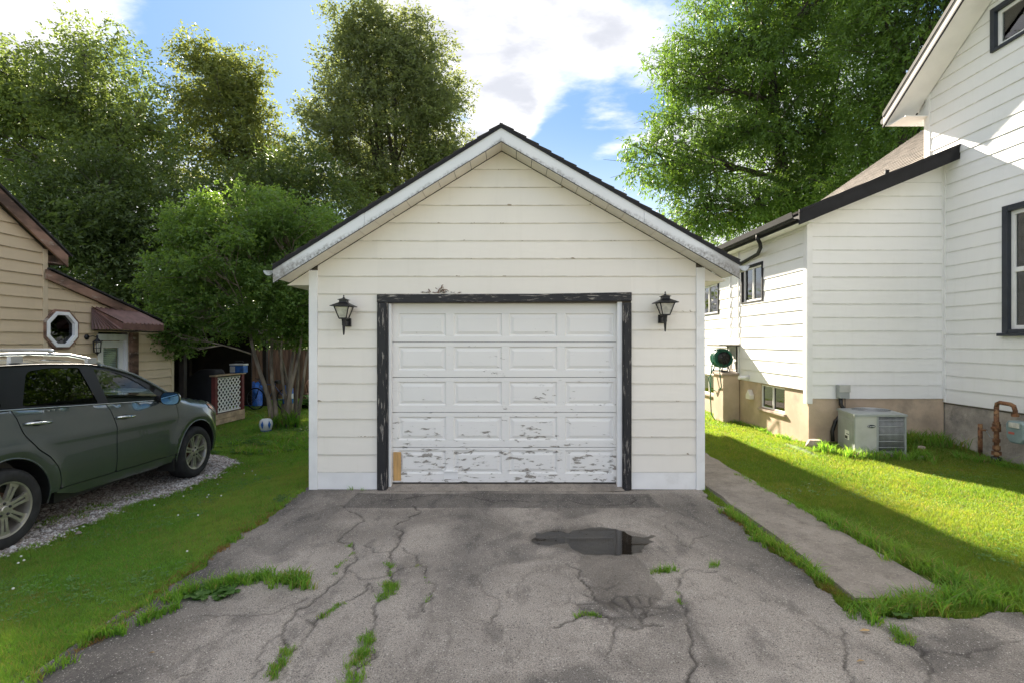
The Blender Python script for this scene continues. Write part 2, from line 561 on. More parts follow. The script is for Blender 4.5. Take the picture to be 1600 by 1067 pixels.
# =============================================================== MATERIALS
M = {}
M['wood_dark'] = basic('dark_wood', (.05, .035, .025), .8, var=.3, vs=8, bump=.3, stretch=(1, 1, .3))
M['cream_siding'] = siding_mat('cream_siding', (.86, .81, .735), (.30, .24, .17), (.50, .46, .38), chip=.745, dirtamt=.12)
M['white_siding'] = siding_mat('white_siding', (.86, .85, .84), (.5, .5, .48), (.54, .54, .47), chip=.84, dirtamt=.13, tint=.03)
M['tan_siding'] = siding_mat('tan_siding', (.64, .50, .335), (.4, .3, .2), (.36, .27, .19), chip=.80, dirtamt=.2, edge_amt=.95)  # strong edge line: shade under each lap put into the colour
M['white_trim'] = basic('white_trim', (.83, .82, .81), .45, var=.03, vs=3, bump=.08, dirt=((.45, .42, .36), 2.5, .55, .8, .4))
M['cream_trim'] = basic('cream_trim', (.76, .71, .63), .5, var=.04, vs=3, bump=.08, dirt=((.4, .33, .26), 3, .55, .8, .5))
M['black_trim'] = basic('black_trim', (.018, .018, .021), .68, var=.15, vs=6, bump=.05, spec=.2)
M['navy_trim'] = basic('navy_trim', (.018, .024, .036), .42, var=.1, vs=6, bump=.05)
M['sheathing'] = basic('sheathing', (.12, .1, .08), .9)
M['dark_room'] = basic('dark_room', (.02, .02, .022), .9)
M['curtain'] = basic('curtain_cloth', (.55, .52, .47), .9, var=.06, bump=.1)
M['blind'] = basic('blind_cloth', (.30, .33, .34), .9, var=.06)
M['stucco'] = basic('tan_stucco', (.50, .385, .285), .92, var=.10, vs=2.2, bump=.5, bs=60, bdist=.006, dirt=((.26, .22, .18), 1.6, .52, .8, .7))
M['old_stucco'] = basic('old_grey_stucco', (.43, .38, .33), .95, var=.16, vs=3, bump=.9, bs=26, bdist=.012, dirt=((.19, .18, .16), 2.6, .45, .7, .8))
M['shingle'] = basic('brown_shingle', (.20, .175, .155), .95, var=.25, vs=5, bump=.6, bs=120)
M['dark_shingle'] = basic('dark_shingle', (.035, .032, .032), .95, var=.3, vs=9, bump=.7, bs=120)
M['galv'] = basic('galvanised_metal', (.33, .35, .36), .42, metal=.7, var=.2, vs=12, dirt=((.12, .11, .10), 8, .5, .7))
def aggregate_mat(name, base, dark, pale):
    m, nt, out, geo = new_mat(name)
    pos = geo.outputs['Position']
    c = MIX(nt, SS(nt, NOISE(nt, pos, 2.4, 7, .68), .35, .68), base, tuple(x * .66 for x in base))
    c = MIX(nt, MATH(nt, 'MULTIPLY', SS(nt, NOISE(nt, pos, 9, 6, .7), .5, .7), .5), c, dark)
    h = 0.0
    for sc_ in (55.0, 120.0):
        vo = N(nt, 'ShaderNodeTexVoronoi', {'Vector': pos, 'Scale': sc_}, feature='F1')
        st = MATH(nt, 'SUBTRACT', 1.0, SS(nt, vo.outputs['Distance'], .15, .45))
        sc = N(nt, 'ShaderNodeSeparateXYZ', {0: vo.outputs['Color']})
        c = MIX(nt, MATH(nt, 'MULTIPLY', st, MATH(nt, 'MULTIPLY', SS(nt, sc.outputs[0], .4, .9), .6)), c, pale)
        c = MIX(nt, MATH(nt, 'MULTIPLY', st, MATH(nt, 'MULTIPLY', SS(nt, sc.outputs[1], .5, .9), .7)), c, dark)
        h = MATH(nt, 'ADD', MATH(nt, 'MULTIPLY', st, .6), h)
    PBR(nt, out, c, .93, 0, BUMP(nt, h, .55, .004), spec=.3)
    return m


M['concrete'] = aggregate_mat('concrete', (.33, .285, .24), (.12, .10, .085), (.50, .45, .38))
M['block_top'] = basic('slab_top', (.42, .33, .27), .9, var=.12, bump=.4)
M['brown_wood'] = basic('weathered_brown_wood', (.20, .115, .08), .8, var=.4, vs=5, bump=.5, bs=20, stretch=(1, .3, 1), dirt=((.36, .3, .25), 7, .56, .66))
M['glass'] = glass_mat('window_glass', (.42, .48, .47), boost=.06)
M['dark_glass'] = glass_mat('dark_window_glass', (.2, .22, .22), boost=0.0)
M['screen'] = basic('insect_screen', (.09, .095, .10), .8)
M['soil'] = basic('soil', (.085, .062, .042), .95, var=.3, vs=8, bump=.8, bs=40)


M['tan_trim'] = basic('tan_trim', (.60, .48, .33), .6, var=.05, bump=.1)
# fascia: white metal with black mildew creeping up from its lower edge
def fascia_mat():
    m, nt, out, geo = new_mat('stained_fascia')
    uv = N(nt, 'ShaderNodeUVMap', uv_map='uv').outputs[0]
    us = N(nt, 'ShaderNodeSeparateXYZ', {0: uv})
    pos = geo.outputs['Position']
    c = MIX(nt, NOISE(nt, pos, 2.2, 4), (.66, .68, .71), (.78, .79, .80))
    low = NOISE(nt, VSCALE(nt, pos, (2.2, 1, 2.2)), 1.5, 4, .6)
    lim = MATH(nt, 'ADD', MATH(nt, 'MULTIPLY', low, .95), MATH(nt, 'ADD', -.22, MATH(nt, 'MULTIPLY', SS(nt, us.outputs[0], 1.7, 3.1), .55)))
    g = MATH(nt, 'SUBTRACT', 1.0, SS(nt, us.outputs[1], MATH(nt, 'SUBTRACT', lim, .30), MATH(nt, 'ADD', lim, .12)))
    g = MATH(nt, 'MULTIPLY', g, SS(nt, NOISE(nt, pos, 34, 6, .7), .28, .75))
    c = MIX(nt, MATH(nt, 'MULTIPLY', g, .85), c, (.075, .062, .05))
    endk = SS(nt, us.outputs[0], 2.45, 2.98)
    c = MIX(nt, MATH(nt, 'MULTIPLY', endk, MATH(nt, 'MULTIPLY', SS(nt, NOISE(nt, pos, 11, 5), .2, .55), .6)), c, (.13, .105, .08))
    PBR(nt, out, c, .42, 0, BUMP(nt, NOISE(nt, pos, 4, 3), .2, .01), spec=.4)
    return m


M['fascia'] = fascia_mat()
M['door_paint'] = peel_mat('peeling_white_paint', (.85, .83, .80), ((.20, .18, .155), (.44, .41, .37)),
                           [(0.06, .585), (.42, .59), (.50, .615), (.95, .66), (1.6, .70), (2.3, .76)], (1.5, 1.5, 5.0), 5.6, (.79, .77, .745))
M['black_peel'] = peel_mat('peeling_black_paint', (.014, .014, .017), ((.42, .40, .37), (.16, .13, .11)),
                           [(0, .615), (1.0, .625), (2.0, .60), (2.3, .60)], (22, 22, 2.2), 2.6, (.03, .03, .033))
M['black_peel_h'] = peel_mat('peeling_black_paint_level', (.014, .014, .017), ((.46, .44, .40), (.2, .17, .14)),
                             [(0, .6), (2.1, .62), (2.2, .61), (2.3, .54)], (2.6, 22, 22), 2.6, (.03, .03, .033))
M['bare_pine'] = basic('bare_pine', (.55, .33, .13), .7, var=.12, vs=12, bump=.2, stretch=(3, 3, .4))


# asphalt: stone grit, worn pale patches, dark oil; cracks and wetness come from the mesh
def asphalt_mat():
    m, nt, out, geo = new_mat('asphalt')
    pos = geo.outputs['Position']
    crack = N(nt, 'ShaderNodeAttribute', attribute_name='crack').outputs['Fac']
    wet = N(nt, 'ShaderNodeAttribute', attribute_name='wet').outputs['Fac']
    dark = N(nt, 'ShaderNodeAttribute', attribute_name='tar').outputs['Fac']
    big = NOISE(nt, pos, .9, 6, .62, .3)
    mid = NOISE(nt, VSCALE(nt, pos, (1.6, .7, 1)), 3.2, 6, .68)
    c = MIX(nt, SS(nt, big, .34, .62), (.27, .235, .20), (.48, .42, .36))
    c = MIX(nt, MATH(nt, 'MULTIPLY', SS(nt, mid, .5, .68), .5), c, (.085, .075, .068))
    c = MIX(nt, MATH(nt, 'MULTIPLY', dark, MATH(nt, 'ADD', .42, MATH(nt, 'MULTIPLY', mid, .9))), c, (.060, .056, .054))
    stone = 0.0
    for sc_, amt in ((58.0, .85), (120.0, .95)):
        vo = N(nt, 'ShaderNodeTexVoronoi', {'Vector': pos, 'Scale': sc_, 'Randomness': 1.0}, feature='F1')
        st = MATH(nt, 'SUBTRACT', 1.0, SS(nt, vo.outputs['Distance'], .12, .40))
        sc = N(nt, 'ShaderNodeSeparateXYZ', {0: vo.outputs['Color']})
        c = MIX(nt, MATH(nt, 'MULTIPLY', st, MATH(nt, 'MULTIPLY', SS(nt, sc.outputs[0], .45, .95), amt)), c, (.66, .61, .54))
        c = MIX(nt, MATH(nt, 'MULTIPLY', st, MATH(nt, 'MULTIPLY', SS(nt, sc.outputs[1], .55, .9), amt)), c, (.055, .048, .043))
        stone = MATH(nt, 'ADD', MATH(nt, 'MULTIPLY', st, .6), stone)
    fine = NOISE(nt, pos, 160, 4, .7)
    c = MIX(nt, MATH(nt, 'MULTIPLY', SS(nt, fine, .43, .60), .62), c, (.07, .06, .053))
    c = MIX(nt, MATH(nt, 'MULTIPLY', wet, .52), c, (.065, .052, .04))
    c = MIX(nt, MATH(nt, 'MULTIPLY', crack, .85), c, (.030, .025, .020))
    hgt = MATH(nt, 'ADD', MATH(nt, 'MULTIPLY', stone, .7), MATH(nt, 'MULTIPLY', fine, .6))
    nor = BUMP(nt, hgt, .6, .003)
    rough = MATH(nt, 'SUBTRACT', .93, MATH(nt, 'MULTIPLY', wet, .28))
    PBR(nt, out, c, rough, 0, nor, spec=.35)
    return m


M['asphalt'] = asphalt_mat()


def water_mat():
    m, nt, out, geo = new_mat('puddle_water')
    p = N(nt, 'ShaderNodeBsdfPrincipled', {'Base Color': (.030, .027, .022, 1), 'Roughness': .02, 'IOR': 1.33, 'Specular IOR Level': .5,
                                           'Normal': BUMP(nt, NOISE(nt, geo.outputs['Position'], 9, 2), .03, .004)})
    t = N(nt, 'ShaderNodeBsdfTransparent', {'Color': (.45, .42, .38, 1)})
    g = N(nt, 'ShaderNodeBsdfGlossy', {'Color': (1, 1, 1, 1), 'Roughness': .01})
    fr = N(nt, 'ShaderNodeFresnel', {'IOR': 1.33}).outputs[0]
    mx = N(nt, 'ShaderNodeMixShader', {0: fr, 1: t.outputs[0], 2: g.outputs[0]})
    nt.links.new(mx.outputs[0], out.inputs[0])
    return m


M['water'] = water_mat()
M['lawn_ground'] = basic('lawn_ground', (.12, .18, .04), .95, var=.35, vs=9, bump=.6, bs=50, dirt=((.12, .10, .05), 3, .5, .75, .6))
M['gravel_bed'] = basic('gravel_bed', (.23, .20, .17), .95, var=.3, vs=30, bump=1.0, bs=70, bdist=.01, dirt=((.10, .085, .07), 2, .5, .7, .7))

# =============================================================== GROUND
rng = np.random.default_rng(7)


def sm(x, a, b):
    t = np.clip((x - a) / (b - a), 0, 1); return t * t * (3 - 2 * t)


def terrain(x, y):
    x = np.asarray(x, float); y = np.asarray(y, float)
    zl = -.164 - .0244 * (np.clip(y, 1.5, 13) - 4.63)
    z = zl * sm(-x, 2.35, 4.15)
    z = z + .012 * np.sin(x * 1.7 + y * .8) * sm(np.abs(x + .1), 2.6, 3.4) * np.clip(1 - (np.abs(x) / 40), 0, 1)
    bank = .10 * np.exp(-((x - 6.1) / 1.6) ** 2 - ((y - 8.2) / .55) ** 2) * (x > 4.6)
    return z + bank


def tz(x, y): return float(terrain(x, y))


def inside_drive(x, y, grow=0.0):
    wob = .035 * np.sin(y * 5.1 + 1) + .022 * np.sin(y * 13.3) + .012 * np.sin(y * 31.0)
    wobx = .05 * np.sin(x * 4.1) + .02 * np.sin(x * 15)
    a = (x > -2.40 + wob - grow - .02 * (6 - y) * 0) & (x < 2.16 + wob + grow + .05 * sm(y, 4.6, 5.9)) & (y < 6.2)
    b = (x > -2.5) & (x < 30) & (y < 3.24 + wobx + grow)
    return a | b


fx = np.unique(np.concatenate([np.linspace(-600, -40, 12), np.linspace(-40, -12, 15), np.arange(-12, 12.01, .14), np.linspace(12, 40, 15), np.linspace(40, 600, 12)]))
fy = np.unique(np.concatenate([np.linspace(-300, -10, 12), np.arange(-10, 1, .5), np.arange(1, 16, .14), np.linspace(16, 50, 30), np.linspace(50, 900, 16)]))
X, Y = np.meshgrid(fx, fy, indexing='ij')
Zt = terrain(X, Y)
under = inside_drive(X, Y, .05) & (X < 28) & (Y > -20)
Zt = np.where(under, Zt - .06, Zt - .012)
nx, ny = X.shape
ii = np.arange(nx * ny).reshape(nx, ny)
Fq = np.stack([ii[:-1, :-1], ii[1:, :-1], ii[1:, 1:], ii[:-1, 1:]], -1).reshape(-1, 4)
raw_mesh('ground', np.stack([X, Y, Zt], -1).reshape(-1, 3), Fq, 4, M['lawn_ground'], kind='structure', smooth=True)


# ---- driveway with real cracks and a shallow basin for the puddle
def gp(pts): return [G(x, y) for x, y in pts]


c3 = lambda pts: gp([(x / 2, 760 + y / 2) for x, y in pts])
c4 = lambda pts: gp([(800 + x / 2, 760 + y / 2) for x, y in pts])
CR = [(c3([(1290, 60), (1280, 100), (1260, 140), (1225, 200), (1220, 240), (1225, 290), (1200, 350), (1175, 400), (1165, 440), (1150, 500), (1120, 560), (1090, 614)]), .011),
      (c3([(1060, 60), (1085, 140), (1105, 190), (1090, 240), (1080, 270), (1030, 310), (990, 345), (930, 380), (895, 420), (885, 470), (880, 520), (850, 600)]), .010),
      (c3([(1225, 200), (1170, 205), (1140, 180)]), .006),
      (c3([(1260, 190), (1300, 230), (1330, 290), (1360, 310), (1350, 350), (1325, 390)]), .006),
      (c3([(1090, 260), (1150, 290), (1200, 280), (1290, 250), (1320, 240)]), .006),
      (c3([(930, 400), (975, 440), (1040, 380), (1100, 350), (1150, 300), (1165, 325)]), .007),
      (c3([(975, 440), (940, 490), (880, 530), (860, 614)]), .006),
      (c3([(890, 440), (830, 490), (800, 540), (790, 600)]), .004),
      (c3([(640, 400), (800, 400), (960, 345)]), .004),
      (c3([(300, 614), (420, 560), (560, 590), (700, 560)]), .003),
      (c4([(170, 240), (215, 262), (240, 320), (270, 360), (272, 395), (320, 410), (318, 470), (300, 520)]), .009),
      (c4([(520, 330), (540, 400), (560, 470), (575, 540), (560, 614)]), .010),
      (c4([(130, 440), (200, 410), (300, 408), (400, 440), (470, 430)]), .008),
      (c4([(430, 350), (400, 400), (410, 440)]), .007),
      (c4([(520, 330), (520, 300), (560, 255), (640, 262)]), .006),
      (c4([(1030, 440), (1045, 500), (1035, 560), (1060, 614)]), .006),
      (c4([(1275, 500), (1310, 560), (1290, 614)]), .010),
      (c4([(1200, 470), (1290, 520), (1500, 505), (1600, 480)]), .006),
      (c4([(380, 30), (372, 55), (0, 45), (-400, 40)]), .010),
      (c4([(595, 30), (640, 70), (660, 90)]), .008),
      (c4([(480, 120), (560, 190), (610, 150)]), .003),
      (c3([(1500, 300), (1560, 360), (1530, 430)]), .003)]


def subdiv(pl, amp, rg):
    pts = [np.array(p) for p in pl]
    for k in range(4):
        o = [pts[0]]
        for a, b in zip(pts[:-1], pts[1:]):
            d = b - a; L = np.hypot(*d)
            o += [(a + b) / 2 + np.array([-d[1], d[0]]) * rg.normal() * amp, b]
        pts = o
    return np.array(pts)


rg = np.random.default_rng(3)
CRL = [(subdiv(p, .12, rg), wd) for p, wd in CR]
ax = np.concatenate([np.arange(-2.75, 2.5, .0145), np.arange(2.5, 4.2, .03), np.array([5, 7, 10, 15, 22, 30.])])
ay = np.concatenate([np.array([-40, -20, -10, -5, -2, 0, 1, 1.8]), np.arange(2.3, 6.16, .0145)])
X, Y = np.meshgrid(ax, ay, indexing='ij')
x, y = X.ravel(), Y.ravel()


def dist_poly(x, y, pts, best):
    out = np.full(len(x), 9.)
    mnx, mny = pts.min(0) - .12; mxx, mxy = pts.max(0) + .12
    sel = np.where((x > mnx) & (x < mxx) & (y > mny) & (y < mxy))[0]
    if len(sel) == 0: return out
    px, py = x[sel], y[sel]; d = np.full(len(sel), 9.)
    for a, b in zip(pts[:-1], pts[1:]):
        ab = b - a; l2 = max(ab @ ab, 1e-9)
        t = np.clip(((px - a[0]) * ab[0] + (py - a[1]) * ab[1]) / l2, 0, 1)
        d = np.minimum(d, np.hypot(px - a[0] - t * ab[0], py - a[1] - t * ab[1]))
    out[sel] = d
    return out


crack = np.zeros(len(x))
for pts, wd in CRL:
    d = dist_poly(x, y, pts, None)
    crack = np.maximum(crack, (1 - sm(d, wd * .25, wd * .25 + .012)) * min(1, .5 + wd * 50))
# alligator cracking: cells of a jittered Voronoi net near the puddle
seeds = rg.uniform((.2, 2.9), (1.25, 3.85), (75, 2))
near = np.where((x > .1) & (x < 1.35) & (y > 2.8) & (y < 3.95))[0]
D = np.hypot(x[near, None] - seeds[None, :, 0], y[near, None] - seeds[None, :, 1])
Ds = np.partition(D, 1, axis=1)[:, :2]
net = .85 * (1 - sm(Ds[:, 1] - Ds[:, 0], .003, .018))
fade = np.exp(-(((x[near] - .70) / .34) ** 2 + ((y[near] - 3.35) / .26) ** 2) ** 1.5)
crack[near] = np.maximum(crack[near], net * np.clip(fade * 1.3, 0, 1))


def lowfreq(x, y, s, seed, n=24):
    r = np.random.default_rng(seed); v = np.zeros(len(x))
    for k in range(n):
        f = s * r.uniform(.5, 2.2); a = r.uniform(0, 6.28); p = r.uniform(0, 6.28)
        v += np.sin((x * math.cos(a) + y * math.sin(a)) * f + p) / n ** .5
    return v


PCX, PCY = G(940, 842)
crack *= np.clip(.80 + .30 * lowfreq(x, y, 16, 41), .40, 1)
warp = .035 * lowfreq(x, y, 6, 5) + .012 * lowfreq(x, y, 26, 6)
e1 = ((x - PCX) / .385) ** 2 + ((y - PCY) / .30) ** 2
lob = ((x - (PCX - .40)) / .22) ** 2 + ((y - (PCY + .06)) / .20) ** 2
basin = np.maximum(np.exp(-e1 * 1.1), np.exp(-lob * 1.1) * .85)
zz = .0045 * lowfreq(x, y, 2.5, 8) + .0015 * lowfreq(x, y, 14, 9)
zz = zz * (1 - np.clip(basin * 2, 0, 1)) - .034 * basin - .010 * crack + .0035 * lowfreq(x, y, 9, 15) * np.clip(basin * 3, 0, 1) + .0012 * lowfreq(x, y, 40, 16) * np.clip(basin * 3, 0, 1)
level = -.0125
sx, sy = G(962, 900)
tail = np.exp(-((x - sx - .05 * (y - sy)) / .27) ** 4 - ((y - sy) / .50) ** 4)
tail = np.clip(tail * 1.5 - .35 + warp * 9, 0, 1)
wet = np.clip(np.maximum(sm(basin + warp * 1.4, .20, .30), sm(tail, .35, .5) * .80), 0, 1)
dx, dy = G(628, 838)
wet = np.maximum(wet, .6 * np.exp(-((x - dx) / .04) ** 2 - ((y - dy) / .22) ** 2))
dx, dy = G(425, 938)
wet = np.maximum(wet, .5 * np.exp(-((x - dx - .3 * (y - dy)) / .09) ** 2 - ((y - dy) / .07) ** 2))
tar = .85 * sm(x + .12 * lowfreq(x, y, 5, 11), 1.15, 2.0) * sm(y, 2.9, 3.9) * (1 - sm(y, 5.4, 5.9)) * .8
tar = np.maximum(tar, .55 * sm(lowfreq(x, y, 3.2, 51) + .5 * lowfreq(x, y, 11, 52), .9, 1.6))
tar = np.maximum(tar, .95 * (1 - sm(x + .22 * lowfreq(x, y, 3.5, 12), -2.35, -1.65)))
strip = (y > 5.30) & (y < 5.80) & (x > -1.75) & (x < 1.55)
tar = np.maximum(tar, .75 * strip)
tar = np.maximum(tar, .6 * np.exp(-((x + .35 - .05 * lowfreq(x, y, 8, 17)) / .22) ** 2) * sm(y, 3, 4))
ox = .012 * lowfreq(x, y, 9, 13)
ins = inside_drive(X, Y)
Zd = zz.reshape(X.shape)
ii = np.arange(X.size).reshape(X.shape)
okq = ins[:-1, :-1] & ins[1:, :-1] & ins[1:, 1:] & ins[:-1, 1:]
Fq = np.stack([ii[:-1, :-1], ii[1:, :-1], ii[1:, 1:], ii[:-1, 1:]], -1)[okq]
raw_mesh('driveway', np.stack([X, Y, Zd], -1).reshape(-1, 3), Fq, 4, M['asphalt'], kind='structure', smooth=True,
         attrs={'crack': crack, 'wet': wet, 'tar': tar})
mb = MB()
mb.add([(PCX + 1.25 * .62 * math.cos(a) - .12, PCY + 1.2 * .42 * math.sin(a), level) for a in np.linspace(0, 2 * math.pi, 40, endpoint=False)], [tuple(range(40))])
mb.build('puddle', M['water'], kind='structure')

# ---- concrete apron in front of the door, walkway beside the garage
mb = MB(); mb.add([(-1.45, 5.90, .002), (1.30, 5.90, .002), (1.29, 6.01, .045), (-1.445, 6.01, .045), (1.29, 6.4, .05), (-1.445, 6.4, .05)], [(0, 1, 2, 3), (3, 2, 4, 5)])
mb.build('garage_apron', M['concrete'], kind='structure')
wl = []; wr = []
for yy in np.arange(3.40, 15, .22):
    e = rg.normal() * .012
    wl.append((2.30 + e, yy)); wr.append((2.95 + rg.normal() * .012 + .04 * max(0, 4.2 - yy), yy))
mb = MB()
n = len(wl)
vs = [(a, b, .022) for a, b in wl] + [(a, b, .022) for a, b in wr] + [(a - .01, b, -.05) for a, b in wl] + [(a + .01, b, -.05) for a, b in wr]
fs = []
for i in range(n - 1):
    fs += [(i, n + i, n + i + 1, i + 1), (2 * n + i, i, i + 1, 2 * n + i + 1), (n + i, 3 * n + i, 3 * n + i + 1, n + i + 1)]
fs += [(0, 2 * n, 3 * n, n)]
mb.add(vs, fs).build('walkway', M['concrete'], kind='structure')

# ---- gravel drive
GE_Y = [1.0, 4.43, 5.02, 5.96, 6.84, 7.78, 8.56, 9.0, 9.3]
GE_X = [-4.42, -4.43, -4.39, -4.45, -4.30, -4.36, -4.58, -5.1, -6.6]


def gravel_edge(y): return np.interp(y, GE_Y, GE_X) + .05 * np.sin(y * 7.0) + .03 * np.sin(y * 19)


gx = np.arange(-7.7, -4.1, .09); gy = np.concatenate([np.arange(-6, 3, .4), np.arange(3, 9.3, .09)])
X, Y = np.meshgrid(gx, gy, indexing='ij')
Xc = np.minimum(X, gravel_edge(Y) + .02)
Zt = terrain(Xc, Y) + .006
ii = np.arange(X.size).reshape(X.shape)
okq = (X[:-1, :-1] < gravel_edge(Y[:-1, :-1]))
Fq = np.stack([ii[:-1, :-1], ii[1:, :-1], ii[1:, 1:], ii[:-1, 1:]], -1)[okq]
raw_mesh('gravel_drive', np.stack([Xc, Y, Zt], -1).reshape(-1, 3), Fq, 4, M['gravel_bed'], kind='structure', smooth=True)


def pebble_mat():
    m, nt, out, geo = new_mat('pebbles')
    r = geo.outputs['Random Per Island']
    ramp = nt.nodes.new('ShaderNodeValToRGB'); nt.links.new(r, ramp.inputs[0])
    e = ramp.color_ramp.elements
    cols = [(0, (.13, .11, .10)), (.2, (.30, .25, .21)), (.45, (.44, .38, .34)), (.7, (.52, .50, .48)), (.9, (.68, .65, .60)), (1, (.30, .22, .19))]
    while len(e) < len(cols): e.new(.5)
    for a, (p, c) in zip(e, cols): a.position = p; a.color = (*c, 1)
    PBR(nt, out, ramp.outputs[0], .85)
    return m


M['pebble'] = pebble_mat()


def pebbles(name, pts, size, label):
    n = len(pts)
    o = np.array([(1, 0, 0), (0, 1, 0), (-1, 0, 0), (0, -1, 0), (0, 0, 1)], float)
    s = size * rng.lognormal(0, .35, n)
    V = o[None] * s[:, None, None] * rng.uniform(.6, 1.2, (n, 5, 3)) * np.array([1, 1, .75])
    a = rng.uniform(0, 6.28, n); ca, sa = np.cos(a), np.sin(a)
    V = np.stack([V[..., 0] * ca[:, None] - V[..., 1] * sa[:, None], V[..., 0] * sa[:, None] + V[..., 1] * ca[:, None], V[..., 2]], -1)
    V += pts[:, None, :]
    f = np.array([(0, 1, 4), (1, 2, 4), (2, 3, 4), (3, 0, 4)])
    Fc = (f[None] + (np.arange(n) * 5)[:, None, None]).reshape(-1, 3)
    o = raw_mesh(name, V.reshape(-1, 3), Fc, 3, M['pebble'], kind='stuff')
    o['label'] = label; o['category'] = 'gravel'
    return o


n = 46000
px = rng.uniform(-7.5, -4.1, n); py = 3.2 + 6.0 * rng.random(n) ** 1.15
k = (px < gravel_edge(py) + rng.normal(0, .05, n)) & (py < 9.3)
vis = (px / np.maximum(py, .1) > -1.12) & ((px > -5.6) | (rng.random(n) < .25))
px, py = px[k & vis], py[k & vis]
pebbles('gravel', np.stack([px, py, terrain(px, py) + .008], -1), .0125, 'pale crushed gravel under and beside the parked grey car')
# =============================================================== GARAGE
GY = 5.97
gar = thing('garage', 'cream sided single garage with white gable fascia and a peeling white overhead door', 'garage', (-.06, GY, 0))
GL, GR = -2.335, 2.216
PKX, PKZ = -.12, 4.133
SLL, SLR = .621, .575


def rtop(x): return PKZ - (PKX - x) * SLL if x < PKX else PKZ - (x - PKX) * SLR


TH = .205
gpoly = [(GL, 0), (GR, 0), (GR, rtop(GR) - TH), (PKX, PKZ - TH), (GL, rtop(GL) - TH)]
DO = (-1.44, 1.284, -.1, 2.165)         # door opening
CAS = (-1.567, 1.388, -.1, 2.262)       # outer edge of the black casing
fo = (0, GY, 0)
sheath(gar, fo, Vector((1, 0, 0)), Vector((0, -1, 0)), gpoly, [DO], M['sheathing'])
siding(gar, fo, Vector((1, 0, 0)), Vector((0, -1, 0)), [(GL + .075, .0)] + [(GR - .075, .0), (GR - .075, rtop(GR - .075) - TH), (PKX, PKZ - TH), (GL + .075, rtop(GL + .075) - TH)],
       [CAS, (GL, GR, -1, .205)], .205, .2066, M['cream_siding'], seed=4)
# smooth grey-white metal skirt at the foot of each side
for a, b in ((GL + .075, CAS[0]), (CAS[1], GR - .075)):
    mb = MB(); mb.plank((a, GY - .002, .004), (b, GY - .002, .004), (0, 0, 1), (0, -1, 0), .196, .012)
    mb.build('skirt_board', M['white_trim'], gar, bevel=.002)
# side and back walls
for xx, sgn in ((GL, -1), (GR, 1)):
    hgt = rtop(xx) - TH
    O = (xx, GY + .002, 0)
    siding(gar, O, Vector((0, 1, 0)), Vector((sgn, 0, 0)), [(.0, 0), (7.2, 0), (7.2, hgt), (.0, hgt)], [], .0, .2066, M['cream_siding'], seed=8)
    mb = MB(); mb.box(xx - .12 if sgn > 0 else xx + .004, xx - .004 if sgn > 0 else xx + .12, GY + .13, GY + 7.2, 0, hgt); mb.build('wall', M['sheathing'], gar)
sheath(gar, (0, GY + 7.2, 0), Vector((-1, 0, 0)), Vector((0, 1, 0)), [(-GR, 0), (-GL, 0), (-GL, rtop(GL) - TH), (-PKX, PKZ - TH), (-GR, rtop(GR) - TH)], [], M['cream_trim'])
# corner posts: two faces each, proud of the boards
for xx, sgn in ((GL, 1), (GR, -1)):
    mb = MB()
    zt = rtop(xx) - TH - .01
    x0, x1 = (xx - .024, xx + .075) if sgn > 0 else (xx - .075, xx + .024)
    mb.box(x0, x1, GY - .028, GY - .0, .0, zt)
    mb.box(*((xx - .027, xx - .001) if sgn > 0 else (xx + .001, xx + .027)), GY - .0, GY + .09, .0, zt)
    mb.build('corner_post', M['white_trim'], gar, bevel=.003)
